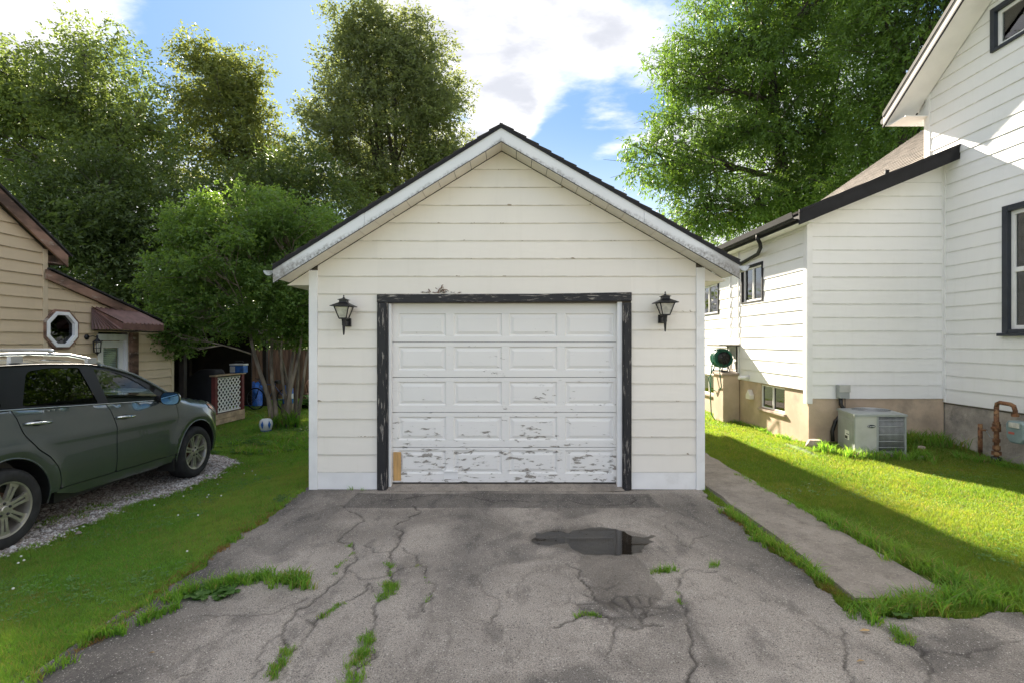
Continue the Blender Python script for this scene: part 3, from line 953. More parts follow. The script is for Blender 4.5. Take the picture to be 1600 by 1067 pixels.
# roof slabs with stepped shingle courses
YF, YB = GY - .325, GY + 7.5
for side, sl, xe in ((-1, SLL, -2.64), (1, SLR, 2.515)):
    L = abs(xe - PKX); n = 19
    U = Vector((side, 0, -sl)).normalized(); Nn = Vector((side * sl, 0, 1)).normalized()
    Ls = L * math.sqrt(1 + sl * sl); ex = Ls / n
    top = Vector((PKX, 0, PKZ))
    mb = MB(); mb.obox(top + Vector((0, YF + .012, 0)) - Nn * .048, U * (Ls - .01), (0, YB - YF - .024, 0), Nn * .03)
    mb.build('roof_deck', M['wood_dark'], gar)
    r2 = random.Random(5 + side)
    mb = MB()
    for i in range(n):
        j = r2.uniform(-.006, .008)
        a = top + U * (ex * i - .01) + Vector((0, YF - j, 0)) - Nn * .018
        v = [a, a + U * (ex + .012)]
        w_ = YB - YF
        q = [v[0], v[1], v[1] + Vector((0, w_, 0)), v[0] + Vector((0, w_, 0))]
        q2 = [q[0] + Nn * .008, q[1] + Nn * .022, q[2] + Nn * .022, q[3] + Nn * .008]
        fs = [(4, 5, 6, 7), (3, 2, 1, 0), (0, 1, 5, 4), (1, 2, 6, 5), (2, 3, 7, 6), (3, 0, 4, 7)]
        if side < 0: fs = [f[::-1] for f in fs]
        mb.add(q + q2, fs)
    mb.build('roof', M['dark_shingle'], gar)
    # rake fascia, two lengths with a lapped joint
    for (t0, t1, dy) in ((0.0, .60, 0), (.60, 1.0, -.004)):
        a = top + U * (Ls * t0) - Z * .205; b = top + U * (Ls * t1 - (.0 if t1 == 1 else .002)) - Z * .205
        a.y = b.y = YF + .035 + dy
        mb = MB(); mb.plank(a, b, (0, 0, 1), (0, -1, 0), .148, .024, u0=Ls * t0)
        mb.build('fascia_board', M['fascia'], gar, bevel=.002)
    # black drip edge strip under the shingles
    a = top - Z * .058; b = top + U * (Ls + .004) - Z * .058; a.y = b.y = YF + .0095
    mb = MB(); mb.plank(a, b, (0, 0, 1), (0, -1, 0), .036, .014); mb.build('drip_edge', M['black_trim'], gar)
    a = top - Z * .212; b = top + U * Ls - Z * .212; a.y = b.y = YF + .012
    mb = MB(); mb.plank(a, b, (0, 0, 1), (0, -1, 0), .007, .006); mb.build('drip_edge', M['black_trim'], gar)
    # soffit panels under the overhang
    m = int(L / .175)
    for i in range(m):
        x0 = PKX + side * (L - .05) * i / m; x1 = PKX + side * ((L - .05) * (i + 1) / m - .006)
        xs = sorted((x0, x1))
        zz_ = lambda x: rtop(x) - .200
        mb = MB(); q = [(xs[0], zz_(xs[0])), (xs[1], zz_(xs[1])), (xs[1], zz_(xs[1]) + .012), (xs[0], zz_(xs[0]) + .012)]
        mb.prism(q, (0, 0, 0), (1, 0, 0), Z, (0, 1, 0), YF + .04, GY - .02); mb.build('soffit_panel', M['cream_trim'], gar)
    # boxed eave along the side wall, with its cream triangular end
    xw = GL - .024 if side < 0 else GR + .024
    ze = rtop(xe) - .20
    mb = MB(); mb.prism([(xw, ze), (xe - side * .03, ze), (xw, rtop(xw) - .21)], (0, 0, 0), (1, 0, 0), Z, (0, 1, 0), GY - .03, YB - .02)
    mb.build('eave_box', M['cream_trim'], gar)
    # gutter: open half-round trough along the eave
    gxx = xe + side * .075; gz = rtop(xe) - .06
    vs = []; k = 9
    for yv in (YF + .06, YB - .05):
        for rr in (.062, .056):
            for t in range(k): 
                aa = math.pi + math.pi * t / (k - 1); vs.append((gxx + rr * math.cos(aa), yv, gz + rr * math.sin(aa)))
    fs = []
    for t in range(k - 1):
        fs += [(t, t + 1, 2 * k + t + 1, 2 * k + t), (k + t + 1, k + t, 3 * k + t, 3 * k + t + 1), (t, k + t, k + t + 1, t + 1)]
    for e in (0, k - 1): fs.append((e, 2 * k + e, 3 * k + e, k + e))
    fs.append(tuple(range(k)))
    MB().add(vs, fs).build('gutter', M['galv'], gar)
# black peeling casing: chamfered head that sags, two legs
mb = MB(); mb.prism([(CAS[0], 2.165), (CAS[1], 2.185), (CAS[1], 2.288), (.3, 2.268), (CAS[0], 2.262)], (0, GY, 0), (1, 0, 0), Z, (0, -1, 0), -.10, .042)
mb.build('door_casing', M['black_peel_h'], gar, bevel=.008)
for a, b in ((CAS[0], DO[0]), (DO[1], CAS[1])):
    mb = MB(); mb.box(a, b, GY - .038, GY + .10, 0, 2.168); mb.build('door_casing', M['black_peel'], gar, bevel=.010)
    mb = MB(); mb.box(a + .015, b - .02, GY - .052, GY - .036, .004, 2.16); mb.build('door_casing', M['black_peel'], gar, bevel=.005)
# a torn scab of paint above the header
mb = MB(); r2 = random.Random(2)
for i in range(34):
    cx = -.82 + r2.gauss(0, .035) + (r2.uniform(-.2, .16) if i > 18 else 0); cz = 2.283 + (abs(r2.gauss(0, .022)) if i <= 18 else r2.uniform(0, .006)); s = r2.uniform(.007, .018)
    a_ = r2.uniform(-.6, .6)
    ux, uz = math.cos(a_) * s * (1.7 if i > 18 else 1), math.sin(a_) * s
    mb.add([(cx - ux, GY - .022, cz - uz), (cx, GY - .027, cz - s * .35), (cx + ux, GY - .036, cz + uz), (cx - .2 * s, GY - .030, cz + s * .4)], [(0, 1, 2, 3)], r2.choice((0, 0, 1)))
for (pp) in ([(-.86, 2.285), (-.84, 2.33), (-.80, 2.35), (-.79, 2.325)], [(-.83, 2.29), (-.80, 2.315), (-.76, 2.32), (-.735, 2.30)], [(-.97, 2.325), (-.955, 2.30), (-.945, 2.29)], [(-.82, 2.33), (-.815, 2.365), (-.80, 2.375)]):
    mb.tube([(a, GY - .024, b) for a, b in pp], [.006, .005, .004, .002][:len(pp)], 5)
mb.build('paint_scab', [M['brown_wood'], M['black_peel_h']], gar, kind='stuff')
# jamb stops
mb = MB(); mb.box(DO[0], DO[0] + .03, GY + .0, GY + .07, .03, 2.16); mb.build('door_stop', M['white_trim'], gar, bevel=.003)
mb = MB(); mb.box(DO[1] - .055, DO[1], GY + .0, GY + .07, .03, 2.18); mb.build('door_stop', M['white_trim'], gar, bevel=.003)
# ---- overhead door: five rows of rails and stiles, twenty raised panels set into them
DX0, DX1 = DO[0] + .004, DO[1] - .004
DYF = GY + .075
DZ0, SH = .062, .4125
cols = [((px0 - 800) / 131.8, (px1 - 800) / 131.8) for px0, px1 in ((623.5, 697), (709.5, 784), (795.5, 870), (883, 958.5))]
mb = MB()
prow = []
for r in range(5):
    z0 = DZ0 + r * SH + (.003 if r else 0); z1 = DZ0 + (r + 1) * SH - .003
    if r == 4: z1 = 2.24
    p0, p1 = (DZ0 + r * SH + (.105 if r == 0 else .085), DZ0 + r * SH + (.375 if r == 0 else .36))
    if r == 4: p0, p1 = DZ0 + r * SH + .07, DZ0 + r * SH + .335
    prow.append((p0, p1))
    mb.box(DX0, DX1, DYF, DYF + .035, z0, p0); mb.box(DX0, DX1, DYF, DYF + .035, p1, z1)
    xs = [DX0] + [v for c in cols for v in c] + [DX1]
    for k in range(0, 10, 2): mb.box(xs[k], xs[k + 1], DYF, DYF + .035, p0, p1)
gd = mb.build('garage_door', M['door_paint'], gar, bevel=.003)
r2 = random.Random(9)
for (p0, p1) in prow:
    for (a, b) in cols:
        W_, H_ = b - a, p1 - p0
        mb = MB()
        dd = [(0, .004), (.010, .017), (.022, .017), (.050, .005), (.054, .0035)]
        vs = []
        for ins_, dep in dd: vs += [(a + ins_, DYF + dep, p0 + ins_), (b - ins_, DYF + dep, p0 + ins_), (b - ins_, DYF + dep, p1 - ins_), (a + ins_, DYF + dep, p1 - ins_)]
        fs = [(4 * i + k, 4 * i + (k + 1) % 4, 4 * i + 4 + (k + 1) % 4, 4 * i + 4 + k) for i in range(len(dd) - 1) for k in range(4)]
        fs.append(tuple(4 * (len(dd) - 1) + k for k in range(4)))
        vs += [(a, DYF + .03, p0), (b, DYF + .03, p0), (b, DYF + .03, p1), (a, DYF + .03, p1)]
        o = 4 * len(dd); fs.append((o + 3, o + 2, o + 1, o))
        mb.add(vs, fs).build('door_panel', M['door_paint'], gd)
mb = MB(); mb.box(-1.40, -1.31, DYF - .012, DYF - .001, .085, .42); mb.build('patch_board', M['bare_pine'], gd, label='bare orange pine patch at the bottom left of the door', bevel=.002)
mb = MB(); mb.box(-.80, -.64, DYF - .03, DYF - .001, .19, .203); mb.box(-.805, -.635, DYF - .008, DYF - .002, .10, .20); mb.build('door_handle', M['white_trim'], gd, bevel=.003)
mb = MB(); mb.box(DX0, DX1, DYF + .002, DYF + .03, .052, .0615); mb.build('door_seal', M['black_trim'], gd)
mb = MB(); mb.box(DX0 - .05, DX1 + .05, DYF + .05, DYF + .06, .0, 2.3); mb.build('door_backing', M['dark_room'], gd)

# =============================================================== WALL LANTERNS
M['iron'] = basic('black_iron', (.010, .010, .012), .45, var=.2, bump=.15, bs=60)
M['frost'] = basic('frosted_glass', (.52, .50, .44), .25, var=.14, vs=18, coat=.3)


def lantern(x, z, y):
    lt = thing('wall_lantern', 'left black coach lantern with frosted panes, on the siding left of the garage door', 'wall lamp', (x, y, z), 'lanterns beside the garage door')
    O = Vector((x, y, z))
    mb = MB(); mb.box(x - .045, x + .045, y + .118, y + .148, z - .12, z - .0); mb.box(x - .025, x + .025, y + .0, y + .12, z - .105, z - .045)
    mb.build('wall_bracket', M['iron'], lt, bevel=.004)
    mb = MB(); mb.lathe([(.001, .045), (.030, .045), (.03, .03), (.022, -.02), (.017, -.10), (.010, -.185), (.004, -.20), (.001, -.20)], (x, y, z - .045), n=8, smooth=False)
    mb.build('tail_spike', M['iron'], lt)
    b, t, zb, ztp = .045, .088, z - .005, z + .155
    mb = MB()
    for sx in (-1, 1):
        for sy in (-1, 1): mb.tube([(x + sx * b, y + sy * b, zb), (x + sx * t, y + sy * t, ztp)], .007, 6)
    for h, s in ((zb, b), (ztp, t)):
        for k in range(4):
            c = [(-s, -s), (s, -s), (s, s), (-s, s)]
            mb.tube([(x + c[k][0], y + c[k][1], h), (x + c[(k + 1) % 4][0], y + c[(k + 1) % 4][1], h)], .006, 6)
    mb.box(x - b, x + b, y - b, y + b, zb - .012, zb)
    mb.build('cage', M['iron'], lt)
    for k in range(4):
        c = [(-1, -1), (1, -1), (1, 1), (-1, 1)]; p, q = c[k], c[(k + 1) % 4]
        mb = MB(); mb.add([(x + p[0] * b * .93, y + p[1] * b * .93, zb), (x + q[0] * b * .93, y + q[1] * b * .93, zb), (x + q[0] * t * .94, y + q[1] * t * .94, ztp), (x + p[0] * t * .94, y + p[1] * t * .94, ztp)], [(0, 1, 2, 3)])
        mb.build('pane', M['frost'], lt)
    mb = MB()
    pr = [(.128, ztp + .002), (.128, ztp + .010), (.045, ztp + .062), (.045, ztp + .098)]
    for i, (s, h) in enumerate(pr): pass
    vs = [(x + sx * s, y + sy * s, h) for s, h in pr for sx, sy in ((-1, -1), (1, -1), (1, 1), (-1, 1))]
    fs = [(4 * i + k, 4 * i + (k + 1) % 4, 4 * i + 4 + (k + 1) % 4, 4 * i + 4 + k) for i in range(3) for k in range(4)] + [(3, 2, 1, 0), (12, 13, 14, 15)]
    mb.add(vs, fs); mb.build('lamp_roof', M['iron'], lt, bevel=.003)
    mb = MB()
    h = ztp + .095
    vs = [(x + sx * s, y + sy * s, hh) for s, hh in ((.058, h), (.058, h + .004), (.012, h + .026)) for sx, sy in ((-1, -1), (1, -1), (1, 1), (-1, 1))]
    mb.add(vs, [(4 * i + k, 4 * i + (k + 1) % 4, 4 * i + 4 + (k + 1) % 4, 4 * i + 4 + k) for i in range(2) for k in range(4)] + [(3, 2, 1, 0), (8, 9, 10, 11)])
    mb.lathe([(.001, h + .075), (.008, h + .065), (.009, h + .052), (.004, h + .044), (.015, h + .036), (.012, h + .02)], (x, y, 0), n=10)
    mb.build('finial', M['iron'], lt)
    return lt


l1 = lantern(-1.905, 1.985, GY - .172)
l1.scale = (.92, 1, .80)
l2 = copy_tree(l1, loc=(1.735, GY - .172, 2.025))
l2['label'] = 'right black coach lantern with frosted panes, on the siding right of the garage door'

# =============================================================== WHITE HOUSE (right)
wx, wy = 4.87, 8.44
hs = thing('white_house', 'white sided house with a lean-to wing, black rake boards and tan foundation', 'house', (wx, wy, 0))
MX = 7.12
xv, yv, mxv, myv = Vector((1, 0, 0)), Vector((0, 1, 0)), Vector((-1, 0, 0)), Vector((0, -1, 0))
ESL = .41


def wr(x): return 3.80 + ESL * (x - 4.58)    # top of the wing roof


# front wall of the wing, facing the drive
wtop = lambda u: wr(u) - .20
pl_ = [(wx, .786), (MX, .786), (MX, wtop(MX)), (wx, wtop(wx))]
sheath(hs, (0, wy, 0), xv, myv, pl_, [], M['sheathing'])
siding(hs, (0, wy, 0), xv, myv, [(wx + .07, .786), (MX - .045, .786), (MX - .045, wtop(MX)), (wx + .07, wtop(wx))], [], .786, .2215, M['white_siding'], seed=21)
mb = MB(); mb.box(wx - .022, wx + .07, wy - .027, wy, .70, wtop(wx)); mb.box(wx - .026, wx - .001, wy, wy + .08, .70, wtop(wx) - .04); mb.build('corner_post', M['white_trim'], hs, bevel=.003)
mb = MB(); mb.box(MX - .045, MX - .022, wy - .026, wy, .786, wtop(MX) + .0); mb.build('corner_post', M['white_trim'], hs, bevel=.003)
# side wall of the wing: u runs away from the camera
SWL = 8.0
Wn = [(8.44, 0, 0)]
w1 = (9.90 - wy, 10.83 - wy, 2.50, 3.27); w2 = (12.02 - wy, 13.35 - wy, 2.36, 3.14); b1 = (9.17 - wy, 10.07 - wy, .43, .905); b2 = (12.3 - wy, 13.2 - wy, .43, .905)
ewt = wr(4.58) - .15
siding(hs, (wx, wy + .08, 0), yv, mxv, [(0, .92), (SWL, .92), (SWL, ewt), (0, ewt)], [(a - .08, b - .08, c, d) for a, b, c, d in (w1, w2)], .92, .2215, M['white_siding'], seed=22)
sheath(hs, (wx, wy + .004, 0), yv, mxv, [(.12, .92), (SWL, .92), (SWL, ewt), (.12, ewt)], [(a, b, c, d) for a, b, c, d in (w1, w2)], M['sheathing'])
window(hs, (wx, wy, 0), yv, mxv, w1, M['black_trim'], M['white_trim'], M['glass'], M['blind'], cw=.05, sw=.035, split='v', dark=M['dark_room'], sill=None, cover=.5)
window(hs, (wx, wy, 0), yv, mxv, w2, M['black_trim'], M['white_trim'], M['glass'], M['blind'], cw=.05, sw=.035, split='v', dark=M['dark_room'], sill=None, cover=.5)
# foundation
sheath(hs, (wx - .008 + .02, wy - .008, 0), yv, mxv, [(0, -.2), (SWL, -.2), (SWL, .918), (0, .918)], [b1, b2], M['stucco'], name='foundation_wall')
mb = MB(); mb.box(wx + .134, MX - .0, wy + .004, wy + .25, -.2, .784); mb.build('foundation_wall', M['stucco'], hs)
mb = MB(); mb.box(wx + .012, wx + .134, wy + .0, wy + .003, -.2, .784); 
for bb in (b1, b2):
    window(hs, (wx + .02, wy - .008, 0), yv, mxv, bb, M['stucco'], M['white_trim'], M['dark_glass'], None, cw=.02, sw=.022, split='v', dark=M['dark_room'], proud=.0, sill=M['block_top'], out_sill=.05)
# stepped vertical batten and conduit on the side wall
for yy, r in ((10.95, .012), (11.38, .009)):
    mb = MB(); mb.box(wx - .038, wx - .017, yy - r, yy + r, 1.06, ewt - .02); mb.build('batten', M['white_trim'], hs)
# wing roof, gutter, rake
mb = MB()
U = Vector((1, 0, ESL)).normalized(); Nn = Vector((-ESL, 0, 1)).normalized()
a = Vector((4.55, wy - .29, wr(4.55)))
Lw = (MX - 4.55) * math.sqrt(1 + ESL ** 2)
mb.obox(a - Nn * .03, U * (Lw - .02), (0, SWL + .5, 0), Nn * .03); mb.build('roof', M['shingle'], hs)
mb = MB(); aa = Vector((4.56, wy - .292, wr(4.56) - .225)); bb = Vector((MX + .0, wy - .292, wr(MX) - .225)); mb.plank(aa, bb, (0, 0, 1), (0, -1, 0), .20, .025); mb.build('rake_board', M['black_trim'], hs, bevel=.003)
mb = MB(); aa = Vector((4.555, wy - .30, wr(4.56) - .03)); bb = Vector((MX + .0, wy - .30, wr(MX) - .03)); mb.plank(aa, bb, (0, 0, 1), (0, -1, 0), .045, .03); mb.build('drip_edge', M['black_trim'], hs, bevel=.002)
mb = MB(); mb.prism([(4.62, wr(4.62) - .19), (MX - .03, wr(MX - .03) - .19), (MX - .03, wr(MX - .03) - .175), (4.62, wr(4.62) - .175)], (0, 0, 0), (1, 0, 0), Z, (0, 1, 0), wy - .285, wy - .03); mb.build('soffit_panel', M['white_trim'], hs)
mb = MB(); mb.box(4.62, wx - .03, wy - .26, wy + SWL, ewt - .022, ewt - .004); mb.build('soffit_panel', M['white_trim'], hs)
mb = MB(); mb.box(4.585, 4.61, wy - .26, wy + SWL, ewt - .03, ewt + .14); mb.build('fascia_board', M['black_trim'], hs)
# K-profile gutter
prof = [(4.585, 3.66), (4.585, 3.77), (4.578, 3.77), (4.578, 3.67), (4.50, 3.67), (4.485, 3.70), (4.470, 3.78), (4.458, 3.78), (4.476, 3.69), (4.495, 3.66)]
vs = [(x_, y_, z_ + .0) for y_ in (wy - .27, wy + SWL) for x_, z_ in prof]; k = len(prof)
fs = [(i, (i + 1) % k, k + (i + 1) % k, k + i) for i in range(k)] + [tuple(range(k))[::-1], tuple(range(k, 2 * k))]
MB().add(vs, fs).build('gutter', M['black_trim'], hs)
mb = MB(); mb.tube([(4.52, 9.42, 3.68), (4.52, 9.42, 3.60), (4.58, 9.46, 3.53), (4.66, 9.60, 3.47), (4.80, 10.0, 3.42), (4.82, 10.6, 3.37), (4.82, 14.5, 3.05)], .035, 10)
mb.build('downspout', M['black_trim'], hs)
mb = MB(); mb.tube([(wx - .02, 10.5, .99), (wx - .22, 10.5, .985)], .042, 12); mb.build('vent_pipe', M['white_trim'], hs)
mb = MB(); mb.prism([(10.32, .56), (10.50, .56), (10.50, .64), (10.41, .75), (10.32, .64)], (wx, 0, 0), (0, 1, 0), Z, (-1, 0, 0), -.01, .08); mb.build('vent_hood', M['cream_trim'], hs, bevel=.004)
# concrete bulkhead carrying the hose reel
mb = MB(); mb.box(4.525, wx + .005, 10.97, 11.5, -.2, 1.0); mb.build('concrete_pier', M['stucco'], hs, bevel=.01)
mb = MB(); mb.box(4.49, wx + .0, 10.94, 11.6, 1.002, 1.05); mb.build('pier_cap', M['block_top'], hs, bevel=.006)
# gable wall of the main block
GB = .74
yE, zE = 8.76, 5.93
RY = 4.2
ridge = zE + (yE - RY) * GB
gw = (7.40, 5.6, 1.84, 3.66); uw = (7.585, 6.45, 5.98, 6.62)
# u = -y so that u grows toward the camera
poly = [(-yE, .70), (-0.0, .70), (-0.0, ridge - RY * GB), (-RY, ridge), (-yE, zE)]
rc = [(-gw[0], -gw[1], gw[2], gw[3]), (-uw[0], -uw[1], uw[2], uw[3])]
sheath(hs, (MX, 0, 0), Vector((0, -1, 0)), mxv, poly, rc, M['sheathing'])
poly2 = [(-yE + .06, .73)] + [(-0.0, .73)] + poly[2:4] + [(-yE + .06, zE + .04)]
siding(hs, (MX, 0, 0), Vector((0, -1, 0)), mxv, poly2, rc, .73, .2215, M['white_siding'], seed=31)
mb = MB(); mb.box(MX - .024, MX + .0, yE - .06, yE + .02, wr(MX) + .03, zE); mb.build('corner_post', M['white_trim'], hs, bevel=.003)
mb = MB(); mb.box(MX - .027, MX + .0, wy - .050, wy - .028, .73, wtop(MX) + .02); mb.build('corner_post', M['white_trim'], hs, bevel=.003)
window(hs, (MX, 0, 0), Vector((0, -1, 0)), mxv, rc[0], M['navy_trim'], M['white_trim'], M['glass'], M['curtain'], cw=.085, sw=.055, split='h', dark=M['dark_room'], proud=.045, sill=M['navy_trim'], cover=1)
window(hs, (MX, 0, 0), Vector((0, -1, 0)), mxv, rc[1], M['navy_trim'], M['white_trim'], M['glass'], M['blind'], cw=.07, sw=.05, split='v', dark=M['dark_room'], proud=.045, cover=1)
mb = MB(); mb.box(MX + .01, MX + .2, 0, wy - .002, -.2, .728); mb.build('foundation_wall', M['old_stucco'], hs, label='bare grey cracked stucco foundation under the main block')
# far walls so that the block is closed
mb = MB(); mb.box(MX + .01, MX + 6, yE + .0, yE + .1, 0, zE); mb.box(MX + .01, MX + 6, 0, .1, 0, zE); mb.box(MX + 6, MX + 6.1, 0, yE, 0, zE); mb.build('wall', M['white_trim'], hs)
# main roof: two slopes over the gable, wide white soffit, black edge
OV = .47
M['rake_face'] = basic('weathered_rake_board', (.30, .27, .245), .7, var=.1, vs=3, bump=.2, dirt=((.25, .2, .16), 4, .5, .75, .6))
for sgn in (1, -1):
    ye = (yE + .42) if sgn > 0 else (RY - (yE - RY) - .42)
    ze = ridge - abs(ye - RY) * GB + .10
    zr = ridge + .10
    D = Vector((0, ye - RY, ze - zr)); n_ = Vector((0, GB * sgn, 1)).normalized()
    mb = MB(); mb.obox(Vector((MX - OV, RY, zr + .03)), (6.8, 0, 0), D, n_ * .035); mb.build('roof', M['dark_shingle'], hs)
    mb = MB(); mb.obox(Vector((MX - OV + .03, RY, zr + .0)), (6.7, 0, 0), D * .985, n_ * .028); mb.build('roof_deck', M['white_trim'], hs)
    up = Z
    for (w0, wd, off, th, mt) in ((-.15, .165, 0, .026, 'rake_face'), (.012, .075, -.008, .03, 'black_trim'), (-.175, .032, -.006, .03, 'black_trim')):
        a = Vector((MX - OV + .028 + off, RY, zr + w0)); b = a + D
        mb = MB(); mb.plank(a, b, up, (-1, 0, 0), wd, th); mb.build('rake_board' if mt == 'rake_face' else 'drip_edge', M[mt], hs)
    a0 = Vector((MX - OV + .03, RY, zr - .152)); mb = MB(); mb.obox(a0, (OV - .055, 0, 0), D, Z * .012); mb.build('soffit_panel', M['white_trim'], hs)
    if sgn > 0:
        mb = MB(); mb.prism([(yE + .0, ze - .11), (ye - .02, ze - .11), (yE + .0, ze - .11 + .42 * GB)], (0, 0, 0), (0, 1, 0), Z, (1, 0, 0), MX + .03, MX + 5.9); mb.build('eave_box', M['white_trim'], hs)
        mb = MB(); mb.box(MX - OV + .03, MX + 5.9, ye - .06, ye - .035, ze - .165, ze - .02); mb.build('fascia_board', M['white_trim'], hs)
        mb = MB(); mb.box(MX - OV + .06, MX + .02, ye - .45, ye - .062, ze - .165, ze - .15); mb.build('soffit_panel', M['white_trim'], hs)
        mb = MB(); mb.tube([(MX - OV + .01, ye + .03, ze - .05), (MX + 6, ye + .03, ze - .05)], .05, 8); mb.build('gutter', M['black_trim'], hs)
# rear roof behind the lean-to: brown shingle courses
sl2 = .69
U = Vector((1, 0, sl2)).normalized(); Nn = Vector((-sl2, 0, 1)).normalized()
a = Vector((MX + .0, 8.9, 4.86)); Lr = 2.8 * math.sqrt(1 + sl2 ** 2); ex = .145
mb = MB(); i = 0
while i * ex < Lr:
    r2 = random.Random(i)
    p = a + U * (i * ex)
    q = [p, p + U * (ex + .01)]
    v = [q[0] + Nn * .022, q[1] + Nn * .006, q[1] + Nn * .006 + yv * 3.5, q[0] + Nn * .022 + yv * 3.5, q[0] - Nn * .02, q[1] - Nn * .02, q[1] - Nn * .02 + yv * 3.5, q[0] - Nn * .02 + yv * 3.5]
    mb.add(v, [(0, 1, 2, 3), (7, 6, 5, 4), (0, 4, 5, 1), (2, 6, 7, 3), (0, 3, 7, 4), (1, 5, 6, 2)], i % 2)
    i += 1
mb.build('roof', [M['shingle'], basic('brown_shingle_pale', (.23, .205, .185), .95, var=.2, vs=7, bump=.6, bs=120)], hs, label='brown shingled rear roof')
mb = MB(); mb.prism([(MX, 3.0), (MX + 2.8, 3.0), (MX + 2.8, 4.84 + 2.8 * sl2 - .05), (MX, 4.8)], (0, 0, 0), (1, 0, 0), Z, (0, 1, 0), 9.0, 12.3); mb.build('wall', M['white_trim'], hs)
mb = MB(); mb.tube([(6.62, wy + .6, wr(6.62) - .02), (6.62, wy + .6, wr(6.62) + .10)], .035, 10); mb.build('roof_vent', M['black_trim'], hs)

# =============================================================== AIR CONDITIONER
M['ac_grey'] = basic('grey_sheet_metal', (.33, .35, .345), .5, var=.06, vs=4, bump=.1, bs=8, dirt=((.16, .15, .12), 5, .55, .8, .5))
M['ac_pale'] = basic('pale_sheet_metal', (.46, .46, .43), .5, var=.05, vs=4, dirt=((.2, .19, .15), 5, .55, .8, .4))
M['fin'] = basic('dark_coil', (.045, .046, .05), .6, metal=.3, var=.3, vs=20)
M['wire'] = basic('grille_wire', (.45, .46, .47), .45, metal=.2)
M['sticker'] = basic('sticker', (.8, .8, .78), .5)
M['blackpl'] = basic('black_plastic', (.012, .012, .012), .5)
th = R(8)
ax_, ay_ = Vector((math.cos(th), -math.sin(th) * .25, 0)), Vector((math.sin(th + .12), math.cos(th), 0))
Oa = Vector((5.10, 7.62, .06))
ac = thing('air_conditioner', 'grey square air conditioner with wire grille on the lawn by the white house', 'air conditioner', Oa)
S, Hh = .76, .575
def AP(u, v, z): return Oa + ax_ * u + ay_ * v + Z * z
mb = MB(); mb.obox(AP(-.02, -.02, -.09), ax_ * (S + .04), ay_ * (.66 + .04), Z * .085); mb.build('base_pad', M['concrete'], ac, bevel=.01)
mb = MB(); mb.obox(AP(0, 0, 0), ax_ * .012, ay_ * .66, Z * Hh)
mb.obox(AP(-.006, .06, .06), ax_ * .006, ay_ * .54, Z * .42)
mb.build('side_panel', M['ac_grey'], ac, bevel=.004)
mb = MB(); mb.obox(AP(.012, 0, 0), ax_ * .31, ay_ * .012, Z * Hh); mb.build('access_panel', M['ac_pale'], ac, bevel=.004)
mb = MB()
for u in (.322, S - .03): mb.obox(AP(u, .0, 0), ax_ * .03, ay_ * .03, Z * Hh)
mb.obox(AP(.352, .0, 0), ax_ * (S - .382), ay_ * .03, Z * .03); mb.obox(AP(.352, .0, Hh - .03), ax_ * (S - .382), ay_ * .03, Z * .03)
mb.build('corner_frame', M['ac_grey'], ac, bevel=.003)
mb = MB(); mb.obox(AP(.352, .035, .0), ax_ * (S - .37), ay_ * .6, Z * (Hh - .01)); mb.build('coil', M['fin'], ac)
n_ = 22
mb = MB()
for i in range(n_):
    u = .36 + (S - .40) * i / (n_ - 1); mb.tube([AP(u, .008, .03), AP(u, .008, Hh - .03)], .0042, 5)
for z_ in (.09, .18, .28, .40, .49): mb.tube([AP(.35, .003, z_), AP(S - .03, .003, z_)], .004, 5)
mb.build('grille', M['wire'], ac)
mb = MB(); mb.obox(AP(S - .012, .03, 0), ax_ * .012, ay_ * .63, Z * Hh); mb.obox(AP(.0, .66, 0), ax_ * S, ay_ * .012, Z * Hh); mb.build('back_panel', M['ac_grey'], ac)
mb = MB()
cc = AP(S / 2, .34, Hh)
ring = [cc + (ax_ * math.cos(2 * math.pi * k / 40) + ay_ * math.sin(2 * math.pi * k / 40)) * .285 + Z * .035 for k in range(40)]
sq = []
for k in range(40):
    a_ = 2 * math.pi * k / 40; c_, s_ = math.cos(a_), math.sin(a_); m_ = max(abs(c_), abs(s_))
    sq.append(AP(S / 2 + c_ / m_ * (S / 2 + .012), .34 + s_ / m_ * (.34 + .012), Hh + .006))
sq2 = [p - Z * .03 for p in sq]; inn = [p - Z * .07 for p in ring]
mb.add(ring + sq + sq2 + inn, [(40 + k, 40 + (k + 1) % 40, (k + 1) % 40, k) for k in range(40)] + [(80 + k, 80 + (k + 1) % 40, 40 + (k + 1) % 40, 40 + k) for k in range(40)] + [(k, (k + 1) % 40, 120 + (k + 1) % 40, 120 + k) for k in range(40)])
mb.build('top_cover', M['ac_grey'], ac)
mb = MB()
for rr in np.linspace(.05, .27, 9): mb.tube([cc + (ax_ * math.cos(2 * math.pi * k / 28) + ay_ * math.sin(2 * math.pi * k / 28)) * rr + Z * (.048 - rr * .05) for k in range(29)], .0025, 4, cap=False)
for k in range(8): mb.tube([cc + Z * .045, cc + (ax_ * math.cos(math.pi * k / 4) + ay_ * math.sin(math.pi * k / 4)) * .285 + Z * .035], .003, 4)
mb.build('fan_guard', M['wire'], ac)
mb = MB(); mb.lathe([(.001, .0), (.06, .0), (.06, -.05), (.001, -.05)], cc + Z * .01, n=16)
for k in range(3):
    a_ = 2 * math.pi * k / 3; d_ = ax_ * math.cos(a_) + ay_ * math.sin(a_); e_ = ax_ * -math.sin(a_) + ay_ * math.cos(a_)
    mb.add([cc + d_ * .05 - e_ * .03, cc + d_ * .25 - e_ * .09 - Z * .02, cc + d_ * .26 + e_ * .09 - Z * .05, cc + d_ * .05 + e_ * .04 - Z * .03], [(0, 1, 2, 3)])
mb.build('fan', M['blackpl'], ac)
mb = MB(); ov = [AP(.245 + .058 * math.cos(t), -.004, .405 + .024 * math.sin(t)) for t in np.linspace(0, 2 * math.pi, 24, endpoint=False)]
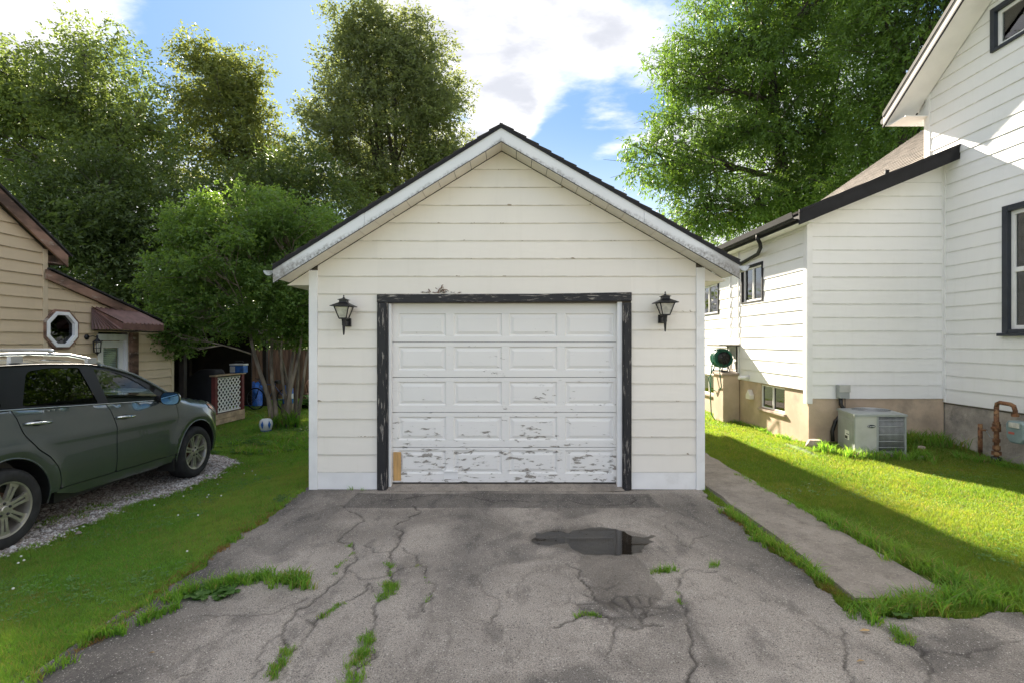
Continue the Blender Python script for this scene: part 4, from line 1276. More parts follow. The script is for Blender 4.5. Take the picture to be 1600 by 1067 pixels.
mb.add(ov + [p - ay_ * .005 for p in ov], [tuple(range(24, 48))] + [(k, (k + 1) % 24, 24 + (k + 1) % 24, 24 + k) for k in range(24)]); mb.build('badge', M['navy_trim'], ac)


def text(body, size, O, U, V, mat, parent, name='lettering', ext=.0008, align='CENTER'):
    cu = bpy.data.curves.new(name, 'FONT'); cu.body = body; cu.size = size; cu.extrude = ext; cu.align_x = align; cu.align_y = 'CENTER'
    o = bpy.data.objects.new(name, cu); C.objects.link(o); cu.materials.append(mat)
    U, V = Vector(U).normalized(), Vector(V).normalized(); W = U.cross(V)
    m = Matrix((U, V, W)).transposed().to_4x4(); m.translation = Vector(O) - ORG[parent.name]
    bpy.context.view_layer.update()
    me = bpy.data.meshes.new_from_object(o.evaluated_get(bpy.context.evaluated_depsgraph_get()))
    bpy.data.objects.remove(o)
    o = bpy.data.objects.new(name, me); C.objects.link(o)
    o.parent = parent; o.matrix_local = m
    return o


text('Carrier', .034, AP(.245, -.0105, .405), ax_, Z, M['sticker'], ac)
mb = MB(); mb.obox(AP(-.008, .36, .16), ax_ * .002, ay_ * -.17, Z * .14); mb.build('warning_label', M['sticker'], ac)
mb = MB(); mb.obox(AP(-.0095, .35, .17), ax_ * .001, ay_ * -.10, Z * .045); mb.obox(AP(-.0095, .30, .24), ax_ * .001, ay_ * -.10, Z * .012); mb.build('label_print', M['blackpl'], ac)

# electrical disconnect on the wall
dc = thing('disconnect_box', 'small grey electrical disconnect box on white siding above the air conditioner', 'electrical box', (5.40, wy - .03, .80))
mb = MB(); mb.box(5.325, 5.49, wy - .12, wy - .018, .80, 1.015); mb.build('box_body', M['ac_grey'], dc, bevel=.006)
mb = MB(); mb.box(5.318, 5.497, wy - .132, wy - .121, .90, 1.02); mb.build('box_cover', M['ac_pale'], dc, bevel=.004)
mb = MB(); mb.tube([(5.37, wy - .07, .81), (5.375, wy - .07, .70), (5.42, wy - .09, .60), (5.43, wy - .1, .42)], .030, 10); mb.tube([(5.45, wy - .06, .81), (5.46, wy - .05, .5)], .006, 6)
mb.tube([(5.36, wy - .06, .5), (5.30, wy - .05, .42), (5.24, wy - .06, .25), (5.24, wy - .08, .1)], .030, 8)
mb.build('conduit', M['blackpl'], dc)

# =============================================================== GAS METER, PIPES
M['rust'] = basic('rusty_pipe', (.17, .075, .035), .85, var=.4, vs=14, bump=.6, bs=60, dirt=((.30, .17, .08), 12, .5, .62))
M['meter'] = basic('meter_paint', (.22, .29, .29), .5, var=.1, vs=6, bump=.15, dirt=((.15, .12, .09), 7, .56, .75))
gmx = 6.86
gm = thing('gas_meter', 'grey green gas meter hung on rusty pipes against the stucco foundation', 'gas meter', (gmx, 7.1, .05))
mb = MB()
mb.tube([(gmx, 7.25, .0), (gmx, 7.25, .80)], .030, 12)
mb.tube([(gmx, 7.25, .79), (gmx, 7.24, .845), (gmx, 7.20, .865), (gmx + .0, 7.05, .86), (gmx, 7.00, .84), (gmx, 6.98, .78), (gmx, 6.98, .70)], .028, 12)
for z_, r_, h_ in ((.12, .055, .05), (.19, .044, .06), (.30, .042, .05), (.45, .048, .11), (.56, .040, .03)):
    mb.lathe([(.001, 0), (r_, 0), (r_, h_), (.001, h_)], (gmx, 7.25, z_), n=8, smooth=False)
mb.lathe([(.001, 0), (.042, 0), (.042, .04), (.001, .04)], (gmx, 6.98, .70), n=8, smooth=False)
mb.tube([(gmx - .07, 7.25, .50), (gmx + .05, 7.25, .50)], .018, 8)
mb.build('pipe', M['rust'], gm)
mb = MB(); mb.lathe([(.001, 0), (.07, 0), (.06, .09), (.001, .1)], (gmx, 7.25, .0), n=12); mb.build('pipe_collar', M['blackpl'], gm)
mb = MB()
pts = [(-.13, .20), (-.12, .02), (-.07, -.05), (.07, -.05), (.12, .02), (.13, .20), (.10, .25), (-.10, .25)]
mb.prism(pts, (gmx - .09, 6.90, .40), (0, -1, 0), Z, (1, 0, 0), 0, .17); mb.build('meter_body', M['meter'], gm, bevel=.02, seg=3)
mb = MB(); mb.box(gmx - .105, gmx - .085, 6.83, 6.97, .56, .63); mb.build('dial_window', M['frost'], gm, bevel=.004)
mb = MB(); mb.box(gmx - .094, gmx - .0905, 6.90, 6.98, .47, .50); mb.build('warning_label', basic('red_label', (.5, .12, .09), .5), gm)
mb = MB(); mb.tube([(gmx + .0, 6.80, .66), (gmx, 6.80, .80), (gmx + .2, 6.8, .82)], .028, 10); mb.build('pipe', M['rust'], gm)
mb = MB(); mb.tube([(6.95, 7.60, .0), (6.95, 7.60, .50)], .028, 8); mb.tube([(6.95, 7.60, .42), (6.95, 7.50, .42)], .014, 6)
mb.build('pipe_stub', M['rust'], label='short rusty pipe stub standing in the grass left of the gas meter', cat='pipe')
mb = MB(); mb.tube([(6.95, 7.5, .42), (6.93, 7.42, .34), (6.90, 7.32, .31), (gmx + .0, 7.28, .32)], .006, 6); mb.build('cable', M['galv'], label='thin grey cable sagging from the pipe stub to the gas meter riser', cat='cable')

# stones by the corner
r2 = random.Random(4)
for k, (x_, y_, s_, lb) in enumerate(((4.86, 8.20, .15, 'tan broken concrete chunk at the corner of the house foundation'), (6.00, 7.50, .09, 'small grey stone half buried in weeds beside the air conditioner'), (6.35, 7.95, .08, 'pale flat stone in the weeds along the stucco foundation'))):
    mb = MB(); vs = []
    for a_ in range(9):
        for h_ in (0, .5, 1): vs.append((x_ + s_ * (1 - .25 * h_ * h_) * math.cos(a_ * .7) * r2.uniform(.8, 1.15), y_ + s_ * .75 * (1 - .25 * h_ * h_) * math.sin(a_ * .7) * r2.uniform(.8, 1.1), tz(x_, y_) - .03 + h_ * s_ * .8))
    fs = [(3 * i + j, 3 * ((i + 1) % 9) + j, 3 * ((i + 1) % 9) + j + 1, 3 * i + j + 1) for i in range(9) for j in range(2)] + [tuple(3 * i + 2 for i in range(9))]
    mb.add(vs, fs).build('stone', M['block_top'], bevel=.01, label=lb, cat='stone', group='stones along the foundation')

# =============================================================== HOSE REEL
M['hose'] = basic('green_hose', (.02, .15, .095), .4, var=.2)
hr = thing('hose_reel', 'black garden hose reel with green hose, bolted to the siding above the concrete pier', 'hose reel', (4.66, 11.3, 1.05))
rc_ = Vector((4.60, 11.25, 1.36))
mb = MB()
for dy in (-.16, .16): mb.lathe([(.02, 0), (.135, 0), (.14, .012), (.135, .02), (.02, .02)], rc_ + Vector((0, dy, 0)), (0, 1, 0), n=28)
mb.lathe([(.05, -.16), (.05, .18)], rc_, (0, 1, 0), n=14)
for k in range(6):
    a_ = k * math.pi / 3; mb.tube([rc_ + Vector((0, -.165, 0)), rc_ + Vector((.13 * math.cos(a_), -.168, .13 * math.sin(a_)))], .012, 6)
mb.build('reel_drum', M['blackpl'], hr)
mb = MB()
for lay, rr in enumerate((.12, .145, .17, .195)):
    pts = [rc_ + Vector((rr * math.cos(t), -.13 + .27 * (t / 44.0) if lay % 2 == 0 else .14 - .27 * (t / 44.0), rr * math.sin(t))) for t in np.linspace(0, 44, 150)]
    mb.tube(pts, .0125, 5, cap=False)
mb.build('hose_coil', M['hose'], hr)
mb = MB(); mb.box(4.50, 4.84, 11.02, 11.05, 1.06, 1.085); mb.box(4.50, 4.84, 11.47, 11.50, 1.06, 1.085)
for dy in (11.035, 11.485):
    mb.tube([(4.52, dy, 1.07), (4.60, dy, 1.36), (4.70, dy, 1.07)], .012, 6); mb.tube([(4.84, dy, 1.07), (4.84, dy, 1.62)], .013, 6)
mb.box(4.42, 4.86, 10.9, 11.62, 1.62, 1.645); mb.build('reel_frame', M['blackpl'], hr)
mb = MB(); mb.box(4.40, 4.845, 10.88, 11.64, 1.647, 1.665); mb.build('reel_shelf', M['cream_trim'], hr)
mb = MB()
mb.tube([(4.60, 11.1, 1.52), (4.45, 11.08, 1.56), (4.36, 11.1, 1.40), (4.33, 11.15, 1.0), (4.34, 11.2, .5), (4.40, 11.3, .12), (4.45, 11.2, -.0)], .012, 6)
mb.tube([(4.55, 11.4, 1.25), (4.42, 11.5, .9), (4.46, 11.5, .66), (4.55, 11.3, .62), (4.50, 11.0, .75), (4.42, 10.93, 1.2)], .012, 6)
mb.build('loose_hose', M['hose'], hr)

# =============================================================== TAN HOUSE (left)
LX = -7.8
th_ = thing('tan_house', 'tan sided house with brown peeling rake boards and an octagonal window', 'house', (LX, 8.5, -.2))
yc = 8.55
eR = lambda y: 4.03 + (7.7 - y) * .69
poly = [(2.2, -.4), (yc, -.4), (yc, eR(yc) + .0 - .17), (5.2, eR(5.2) - .17), (2.2, eR(5.2) - .17 - 3.0 * .69)]
sheath(th_, (LX, 0, 0), yv, xv, poly, [], M['sheathing'])
siding(th_, (LX, 0, 0), yv, xv, [(2.2, -.2), (yc - .06, -.2), (yc - .06, eR(yc) - .17), (5.2, eR(5.2) - .17), (2.2, eR(5.2) - .17 - 3 * .69)], [], -.2, .188, M['tan_siding'], seed=41, lip=.025, wav=.0008)
mb = MB(); mb.box(LX - .0, LX + .026, yc - .06, yc + .03, -.4, eR(yc) - .19); mb.build('corner_post', M['tan_trim'], th_, bevel=.003)
# lean-to with door and octagon window
lr = lambda y: 2.97 - (y - 8.41) * .278
y2 = 11.75
oc = (8.62, 9.36)
ocy, ocz, ocr = 8.83, 1.925, .32
dr = (9.62, 10.38, -.5, 1.90)
poly = [(yc + .03, -.4), (y2, -.4), (y2, lr(y2) - .18), (yc + .03, lr(yc) - .18)]
osq = (ocy - ocr * .93, ocy + ocr * .93, ocz - ocr * .93, ocz + ocr * .93)
sheath(th_, (LX, 0, 0), yv, xv, poly, [dr, osq], M['sheathing'])
siding(th_, (LX, 0, 0), yv, xv, [(yc + .035, -.3), (y2 - .06, -.3), (y2 - .06, lr(y2) - .19), (yc + .035, lr(yc) - .19)], [dr, osq], -.2, .188, M['tan_siding'], seed=43, lip=.025, wav=.0008)
mb = MB(); mb.box(LX, LX + .026, y2 - .06, y2 + .03, -.4, lr(y2) - .19); mb.build('corner_post', M['tan_trim'], th_, bevel=.003)
mb = MB(); mb.box(LX - 5, LX - .0, y2 - .1, y2 - .0, -.4, lr(y2) - .19); mb.box(LX - 5, LX, 2.2, 2.3, -.4, 3.1); mb.build('wall', M['tan_siding'], th_)


def octo(r, n=8): return [(ocy + r * math.cos(math.pi / 8 + k * math.pi / 4), ocz + r * math.sin(math.pi / 8 + k * math.pi / 4)) for k in range(8)]


def octring(name, r0, r1, t0, t1, mat, par):
    mb = MB(); a, b = octo(r0), octo(r1)
    X3 = lambda p, t: (LX + t, p[0], p[1])
    vs = [X3(p, t0) for p in a] + [X3(p, t0) for p in b] + [X3(p, t1) for p in a] + [X3(p, t1) for p in b]
    fs = []
    for k in range(8):
        j = (k + 1) % 8
        fs += [(16 + k, 24 + k, 24 + j, 16 + j), (8 + k, k, j, 8 + j), (24 + k, 8 + k, 8 + j, 24 + j), (k, 16 + k, 16 + j, j)]
    return mb.add(vs, fs).build(name, mat, par, bevel=.003)


ow = octring('octagon_window', .325, .365, -.02, .050, M['brown_wood'], th_)
octring('sash', .262, .324, -.02, .062, M['white_trim'], ow)
mb = MB(); mb.prism(octo(.261), (LX, 0, 0), yv, Z, xv, .0, .006); mb.build('pane', M['dark_glass'], ow)
mb = MB(); mb.prism(octo(.36), (LX, 0, 0), yv, Z, xv, -.30, -.28); mb.build('room_recess', M['dark_room'], ow)
mb = MB(); mb.prism([(ocy + .36 * math.cos(a), ocz + .36 * math.sin(a)) for a in np.linspace(0, 6.28, 17)[:-1]], (LX, 0, 0), yv, Z, xv, -.021, -.0205) if False else None
# siding fill around the octagon corners
for sy in (-1, 1):
    for sz in (-1, 1):
        q = ocr * .93
        tri = [(ocy + sy * q, ocz + sz * q), (ocy + sy * q, ocz + sz * .14), (ocy + sy * .14, ocz + sz * q)]
        mb = MB(); mb.prism(tri, (LX, 0, 0), yv, Z, xv, -.01, .010); mb.build('window_infill', M['tan_siding'], th_)
M['thin_glass'] = glass_mat('thin_door_glass', (.75, .8, .78), ior=1.15)
# recessed entry: frame, white storm door
ent = MB(); ent.box(LX - .12, LX + .02, dr[0], dr[0] + .07, -.4, 1.86); ent.box(LX - .12, LX + .02, dr[1] - .05, dr[1], -.4, 1.86); ent.box(LX - .12, LX + .018, dr[0] + .07, dr[1] - .05, 1.74, 1.86)
en = ent.build('entry_door', M['white_trim'], th_, bevel=.003)
mb = MB(); D0, D1 = dr[0] + .08, dr[1] - .06
mb.box(LX - .08, LX - .03, D0, D0 + .11, -.35, 1.72); mb.box(LX - .08, LX - .03, D1 - .11, D1, -.35, 1.72); mb.box(LX - .08, LX - .03, D0 + .11, D1 - .11, 1.60, 1.72); mb.box(LX - .08, LX - .03, D0 + .11, D1 - .11, .93, .99); mb.box(LX - .08, LX - .03, D0 + .11, D1 - .11, -.35, .0)
mb.build('storm_door', M['white_trim'], en, bevel=.003)
mb = MB(); mb.box(LX - .06, LX - .055, D0 + .11, D1 - .11, .99, 1.60); mb.box(LX - .06, LX - .055, D0 + .11, D1 - .11, .0, .93); mb.build('pane', M['thin_glass'], en)
mb = MB()
for k in range(16): mb.box(LX - .105, LX - .10, D0 + .11, D1 - .11, 1.0 + k * .037, 1.03 + k * .037)
mb.build('blind', M['white_trim'], en)
mb = MB(); mb.box(LX - .5, LX - .49, dr[0], dr[1], -.4, 1.9); mb.build('room_recess', M['dark_room'], en)
# brown post and shutters strip right of the door
mb = MB(); mb.box(LX + .03, LX + .10, 10.39, 10.56, -.4, 1.90)
for k in range(5): mb.box(LX + .10, LX + .115, 10.395 + k * .033, 10.412 + k * .033, -.4, 1.90)
mb.build('entry_post', M['brown_wood'], th_)
# corrugated metal awning
M['maroon'] = basic('maroon_metal', (.15, .078, .065), .5, var=.14, vs=6, bump=.05)
aw = thing('door_awning', 'maroon ribbed metal awning over the white storm door of the tan house', 'awning', (LX, 10.1, 1.9))
ay0, ay1, az1, az0, ap = 9.46, 10.55, 2.34, 1.93, .62
vs = []; n_ = 40
for i in range(n_ + 1):
    y_ = ay0 + (ay1 - ay0) * i / n_; o_ = .030 * (1 if (i % 4) == 0 else 0)
    vs += [(LX + .03, y_, az1 + o_), (LX + ap, y_, az0 + .12 + o_), (LX + ap + .01, y_, az0 - .0 + o_ * .3)]
fs = []
for i in range(n_): fs += [(3 * i, 3 * i + 1, 3 * i + 4, 3 * i + 3), (3 * i + 1, 3 * i + 2, 3 * i + 5, 3 * i + 4)]
aw1 = MB().add(vs, fs).build('canopy', M['maroon'], aw)
sm_ = aw1.modifiers.new('t', 'SOLIDIFY'); sm_.thickness = .004
for y_ in (ay0, ay1):
    mb = MB(); n_ = 8
    for i in range(n_):
        t0, t1 = i / n_, (i + 1) / n_ - .015
        sy_ = -1 if y_ == ay0 else 1
        A = Vector((LX + .03, y_ + sy_ * .004, az1)); B = lambda t, o: Vector((LX + .03 + (ap - .03) * t, y_ + sy_ * o, az0 + .01))
        mb.add([A, B(t0, .006), B((t0 + t1) / 2, .040), B(t1, .006)], [(0, 1, 2), (0, 2, 3)])
    mb.add([(LX + .03, y_, az1), (LX + ap, y_, az0 + .12), (LX + ap, y_, az0)], [(0, 1, 2)])
    o_ = mb.build('side_cheek', M['maroon'], aw); s2 = o_.modifiers.new('t', 'SOLIDIFY'); s2.thickness = .006
mb = MB(); mb.tube([(LX + .03, ay0 + .05, 1.93), (LX + ap - .02, ay0 + .05, 1.91)], .012, 6); mb.tube([(LX + ap - .02, ay0 + .02, 1.91), (LX + ap - .02, ay1 - .02, 1.91)], .014, 6); mb.build('awning_frame', M['wood_dark'], aw)
# rake boards and roofs
def rake(f, ya, yb, wd, xo, nm='rake_board'):
    a = Vector((xo, ya, f(ya) - wd - .03)); b = Vector((xo, yb, f(yb) - wd - .03))
    mb = MB(); mb.plank(a, b, Z, (1, 0, 0), wd, .035); return mb.build(nm, M['brown_wood'], th_, bevel=.003)
rake(eR, 5.2, 8.86, .20, LX + .09)
rake(lr, 8.50, 12.0, .16, LX + .05)
mb = MB(); mb.box(LX - 5, LX + .088, 8.83, 8.86, eR(8.86) - .20, eR(8.86) - .03); mb.build('fascia_board', M['brown_wood'], th_, bevel=.003)
mb = MB(); mb.box(LX - 5, LX + .088, 8.57, 8.83, eR(8.86) - .20, eR(8.86) - .18); mb.build('soffit_panel', M['brown_wood'], th_)
for f, ya, yb, sl_, xo_ in ((eR, 5.2, 8.92, -.69, .145), (lr, 8.56, 12.08, -.278, .10)):
    D = Vector((0, yb - ya, f(yb) - f(ya))); n_ = Vector((0, -sl_, 1)).normalized()
    mb = MB(); mb.obox(Vector((LX + xo_, ya, f(ya) - .005)), (-5.5, 0, 0), D, n_ * .03); mb.build('roof', M['dark_shingle'], th_)
    mb = MB(); mb.obox(Vector((LX + xo_ - .06, ya, f(ya) - .04)), (-5.3, 0, 0), D * .985, n_ * .03); mb.build('roof_deck', M['wood_dark'], th_)
mb = MB(); mb.obox(Vector((LX + .145, 5.2, eR(5.2) - .005)), (-5.5, 0, 0), (0, -3.4, -3.4 * .69), Vector((0, -.69, 1)).normalized() * .03); mb.build('roof', M['dark_shingle'], th_)
mb = MB(); mb.prism([(5.2, eR(5.2) - .2), (5.2, eR(5.2) - .03), (1.8, eR(5.2) - .03 - 3.4 * .69), (1.8, eR(5.2) - .2 - 3.4 * .69)], (LX + .09, 0, 0), yv, Z, xv, 0, .035); mb.build('rake_board', M['brown_wood'], th_)
# carriage lamp by the door
cl = thing('porch_lamp', 'small black caged lamp between the octagonal window and the storm door', 'wall lamp', (LX + .1, 9.44, 1.5))
mb = MB(); mb.lathe([(.001, 0), (.05, 0), (.045, .02), (.001, .03)], (LX + .02, 9.36, 1.80), (1, 0, 0), n=14); mb.tube([(LX + .04, 9.36, 1.80), (LX + .11, 9.40, 1.82), (LX + .12, 9.46, 1.80)], .008, 6); mb.build('lamp_arm', M['iron'], cl)
mb = MB(); cx_, cy_ = LX + .12, 9.48
for k in range(6):
    a_ = k * math.pi / 3; mb.tube([(cx_ + .055 * math.cos(a_), cy_ + .055 * math.sin(a_), 1.52), (cx_ + .065 * math.cos(a_), cy_ + .065 * math.sin(a_), 1.71)], .006, 5)
for z_, r_ in ((1.52, .055), (1.60, .06), (1.71, .066)): mb.tube([(cx_ + r_ * math.cos(t), cy_ + r_ * math.sin(t), z_) for t in np.linspace(0, 6.283, 13)], .006, 5, cap=False)
mb.lathe([(.07, 1.71), (.02, 1.77), (.012, 1.80), (.02, 1.82), (.001, 1.84)], (cx_, cy_, 0), n=10); mb.lathe([(.05, 1.52), (.015, 1.49), (.001, 1.45)], (cx_, cy_, 0), n=10)
mb.build('cage', M['iron'], cl)
mb = MB(); mb.lathe([(.03, 1.53), (.035, 1.60), (.02, 1.69)], (cx_, cy_, 0), n=10); mb.build('bulb_glass', M['frost'], cl)
# =============================================================== SUV
def paint_mat():
    m, nt, out, geo = new_mat('grey_green_car_paint')
    fl = NOISE(nt, geo.outputs['Position'], 900, 2)
    c = MIX(nt, fl, (.092, .112, .112), (.155, .18, .178))
    dust = NOISE(nt, geo.outputs['Position'], 3.5, 5)
    c = MIX(nt, MATH(nt, 'MULTIPLY', SS(nt, dust, .5, .8), .12), c, (.25, .23, .2))
    p = PBR(nt, out, c, .27, .7, None, 1.0)
    p.inputs['Coat Roughness'].default_value = .02
    return m


M['paint'] = paint_mat()
M['tyre'] = basic('tyre_rubber', (.018, .018, .019), .8, var=.3, vs=9, bump=.2, bs=50)
M['alloy'] = basic('alloy_rim', (.52, .49, .44), .34, metal=.75, var=.1, vs=8, dirt=((.22, .16, .11), 9, .5, .8, .5))
M['chrome'] = basic('chrome', (.72, .72, .71), .14, metal=1., var=.02)
M['roofrail'] = basic('silver_rail', (.55, .56, .57), .3, metal=.8, var=.05)
M['gloss_black'] = basic('gloss_black', (.006, .006, .007), .3, var=.1, coat=.0, spec=.3)
M['carglass'] = glass_mat('tinted_car_glass', (.035, .04, .038), .01, ior=1.42)
M['carglass_front'] = glass_mat('front_car_glass', (.50, .56, .53), .01, ior=1.42)
M['seat'] = basic('car_seat', (.10, .095, .085), .8, var=.1)
M['mirror'] = basic('mirror_glass', (.25, .45, .62), .02, metal=1., var=.0)
M['lamp_clear'] = basic('headlight_lens', (.55, .56, .56), .12, metal=.5, var=.1, coat=.6)
M['amber'] = basic('amber_lens', (.55, .16, .03), .2, coat=.5)
M['red_lens'] = basic('red_lens', (.35, .02, .02), .2, coat=.5)

CXC = -5.515
AF, AR = 7.42, 4.63


def zg(s): return -.164 - .0244 * (s - 4.63)


def itp(s, xs, ys): return float(np.interp(s, xs, ys))


def ssp(s, xs, ys):
    """smoothed interpolation"""
    return sum(itp(s + d, xs, ys) * w_ for d, w_ in ((-.10, .15), (-.05, .22), (0, .26), (.05, .22), (.10, .15)))


def belt(s): return ssp(s, [3.4, 4.55, 5.8, 6.60, 7.0, 7.3, 7.7, 8.1, 8.40], [1.29, 1.255, 1.20, 1.165, 1.17, 1.15, 1.09, .99, .80])
def roofz(s): return ssp(s, [3.45, 3.7, 4.3, 5.2, 5.75, 6.0, 6.44, 6.75, 7.02], [1.50, 1.62, 1.685, 1.71, 1.70, 1.67, 1.55, 1.38, 1.20])


def halfw(s, z):
    b = belt(s)
    w_ = .958
    if z < .60: w_ -= .055 * ((.60 - z) / .32) ** 2
    if z > .78: w_ -= .040 * (min(z, b) - .78) ** 2 / .16
    w_ += .010 * math.exp(-((z - .93) / .05) ** 2) * (1 if s < 6.9 else math.exp(-((s - 6.9) / .4) ** 2))
    if z > b:
        w_ -= .018 + (z - b) * .40
    if s > 7.1:                                           # rounded fender shoulder
        q = max(0, (z - (b - .15)) / .15)
        w_ -= .085 * q * q * min(1, (s - 7.1) / .3 + .1)
    if s > 7.62: w_ -= .36 * ((s - 7.62) / .74) ** 2.4
    if s < 4.15: w_ -= .16 * ((4.15 - s) / .70) ** 2.2
    for A in (AF, AR):
        r_ = math.hypot(s - A, (z - .365) * .95)
        w_ += .030 * math.exp(-((r_ - .50) / .085) ** 2) * (1 if z < 1.0 else 0) * min(1, max(0, (1.05 - z) / .15))
    return w_


def CW(side, s, z, off=0.0): return Vector((CXC + side * (halfw(s, z) + off), s, z + zg(s)))


def rnd(poly, r):
    """round the corners; r may be per-corner"""
    out = []; n = len(poly)
    for i in range(n):
        p = Vector(poly[i][:2]); a = Vector(poly[i - 1][:2]); b = Vector(poly[(i + 1) % n][:2])
        rr = poly[i][2] if len(poly[i]) > 2 else r
        da, db = (a - p), (b - p)
        rr = min(rr, da.length * .48, db.length * .48)
        if rr < .004 : out.append(tuple(p)); continue
        p0 = p + da.normalized() * rr; p1 = p + db.normalized() * rr
        for t in (0, .2, .4, .6, .8, 1): out.append(tuple(p0 * (1 - t) ** 2 + p * 2 * t * (1 - t) + p1 * t * t))
    return out


def arch(A, a0, a1, rs=.43, rz=.455, n=26):
    return [(A + rs * math.cos(R(a)), .365 + rz * math.sin(R(a)), 0) for a in np.linspace(a0, a1, n)]


def pip(x, y, P_):
    c = False; n = len(P_)
    for i in range(n):
        (x1, y1), (x2, y2) = P_[i], P_[i - 1]
        if (y1 > y) != (y2 > y) and x < (x2 - x1) * (y - y1) / (y2 - y1) + x1: c = not c
    return c


def patch_data(poly, step=.06):
    b = []
    n = len(poly)
    for i in range(n):
        p, q = Vector(poly[i]), Vector(poly[(i + 1) % n]); k = max(1, int((q - p).length / step))
        for j in range(k): b.append(tuple(p + (q - p) * (j / k)))
    nb = len(b)
    xs = [p[0] for p in b]; ys = [p[1] for p in b]
    inn = []
    B = np.array(b)
    for gx_ in np.arange(min(xs), max(xs), step):
        for gy_ in np.arange(min(ys), max(ys), step * .7):
            if pip(gx_, gy_, b) and np.min(np.hypot(B[:, 0] - gx_, B[:, 1] - gy_)) > step * .4: inn.append((gx_, gy_))
    res = delaunay_2d_cdt([Vector(p) for p in b + inn], [], [list(range(nb))], 1, 1e-5)
    return [tuple(v) for v in res[0]], [tuple(f) for f in res[2]]


def patch(poly, name, mat, parent, side=1, off=0., skirt=.014, step=.06, fn=None):
    key = (tuple(poly), step)
    if key not in patch.c: patch.c[key] = patch_data(poly, step)
    v2, fs = patch.c[key]
    fn = fn or (lambda s, z, o: CW(side, s, z, o))
    vs = [fn(s, z, off) for s, z in v2]
    nv = len(vs)
    f0 = [f if side > 0 else f[::-1] for f in fs]
    # orient
    a, b, c = (vs[k] for k in f0[0])
    if (b - a).cross(c - a).x * side < 0: f0 = [f[::-1] for f in f0]
    cnt = {}
    for f in f0:
        for i in range(len(f)): cnt[(f[i], f[(i + 1) % len(f)])] = 1
    edges = [e for e in cnt if (e[1], e[0]) not in cnt]
    mb = MB(); mb.add(vs, f0, 0, None, True)
    if skirt:
        idx = {}
        sv = []
        for e in edges:
            for k in e:
                if k not in idx: idx[k] = nv + len(sv); sv.append(fn(*v2[k], off - skirt))
        mb.v += [tuple(p) for p in sv]
        for (i, j) in edges:
            mb.f.append((j, i, idx[i], idx[j])); mb.mi.append(0); mb.sm.append(True); mb.uv.append(None)
    o = mb.build(name, mat, parent)
    o.data.set_sharp_from_angle(angle=R(38))
    return o


patch.c = {}
car = thing('parked_suv', 'dark grey green sport utility vehicle with silver roof rails parked on the gravel drive', 'car', (CXC, 6.0, zg(6.0)))
g = .0065
rs_top = [(s, roofz(s) - .035) for s in (3.85, 4.2, 4.6, 5.0, 5.4, 5.8, 6.0, 6.2, 6.44, 6.6, 6.8, 6.95)]
quarter = rnd([(3.62, .52, .04)] + arch(AR, 160, 4) + [(5.085, .40), (5.145, .40, .01), (5.155, .50, .02), (5.125, .64, .05), (5.03, .76, .05), (4.90, .855, .06), (4.785, 1.02, .08), (4.725, 1.252, 0)] + [(s, belt(s)) for s in (4.5, 4.2, 3.9, 3.6)], .02)
rdoor = rnd([(5.16 + g, .42, .03), (5.16 + g, .50, .03), (5.132 + g, .645, .05), (5.035 + g, .77, .05), (4.905 + g, .865, .06), (4.79 + g, 1.025, .08), (4.73 + g, 1.25, 0)] + [(s, belt(s), 0) for s in (5.0, 5.3, 5.6, 5.82)] + [(5.90, .98, .1), (5.905, .42, .03)], .02)
fdoor = rnd([(5.905 + 2 * g, .42, .03), (5.90 + 2 * g, .98, .1), (5.82 + 2 * g, belt(5.83), 0)] + [(s, belt(s), 0) for s in (6.1, 6.4, 6.7, 6.93)] + [(7.0, 1.04, .05), (6.955, .70, .1), (6.935, .42, .04)], .02)
fender = rnd([(6.945, .36, .01), (6.945 + g, .70, .1), (7.01, 1.04, .05), (6.94, belt(6.94), 0)] + [(s, belt(s), 0) for s in np.arange(7.05, 8.36, .09)] + [(8.38, .62, .05), (8.30, .36, .06), (7.9, .30, .04)] + arch(AF, -6, 186)[0:], .02)
sillp = [(5.12, .385), (5.16, .411), (5.5, .411), (6.0, .411), (6.5, .411), (6.925, .411), (6.925, .33), (6.6, .30), (5.4, .31)]
w_rear = rnd([(4.86, 1.275, .03), (5.03, 1.60, .06), (5.3, 1.628, 0), (5.66, 1.622, .03), (5.735, 1.225, .03)], .03)
w_front = rnd([(5.875, 1.215, .02), (5.85, 1.605, .03), (6.05, 1.585, .05), (6.30, 1.50, .1), (6.52, 1.375, .1), (6.72, 1.205, .03), (6.62, 1.185, .02)], .03)
w_quart = rnd([(3.95, 1.31, .05), (4.08, 1.54, .06), (4.5, 1.60, .03), (4.70, 1.60, .03), (4.66, 1.285, .03)], .03)
green = [(3.70, belt(3.7) + .004)] + [(s, belt(s) + .004) for s in np.arange(3.9, 6.95, .2)] + [(6.93, belt(6.93) + .004)] + [(s, roofz(s) - .036) for s in (6.93, 6.8, 6.6, 6.4, 6.2, 6.0, 5.7, 5.3, 4.9, 4.5, 4.1, 3.85, 3.74)]
holes = {'w_rear': w_rear, 'w_front': w_front, 'w_quart': w_quart}


def grow(poly, d):
    c = Vector((sum(p[0] for p in poly) / len(poly), sum(p[1] for p in poly) / len(poly)))
    return [tuple(Vector(p) + (Vector(p) - c).normalized() * d) for p in poly]


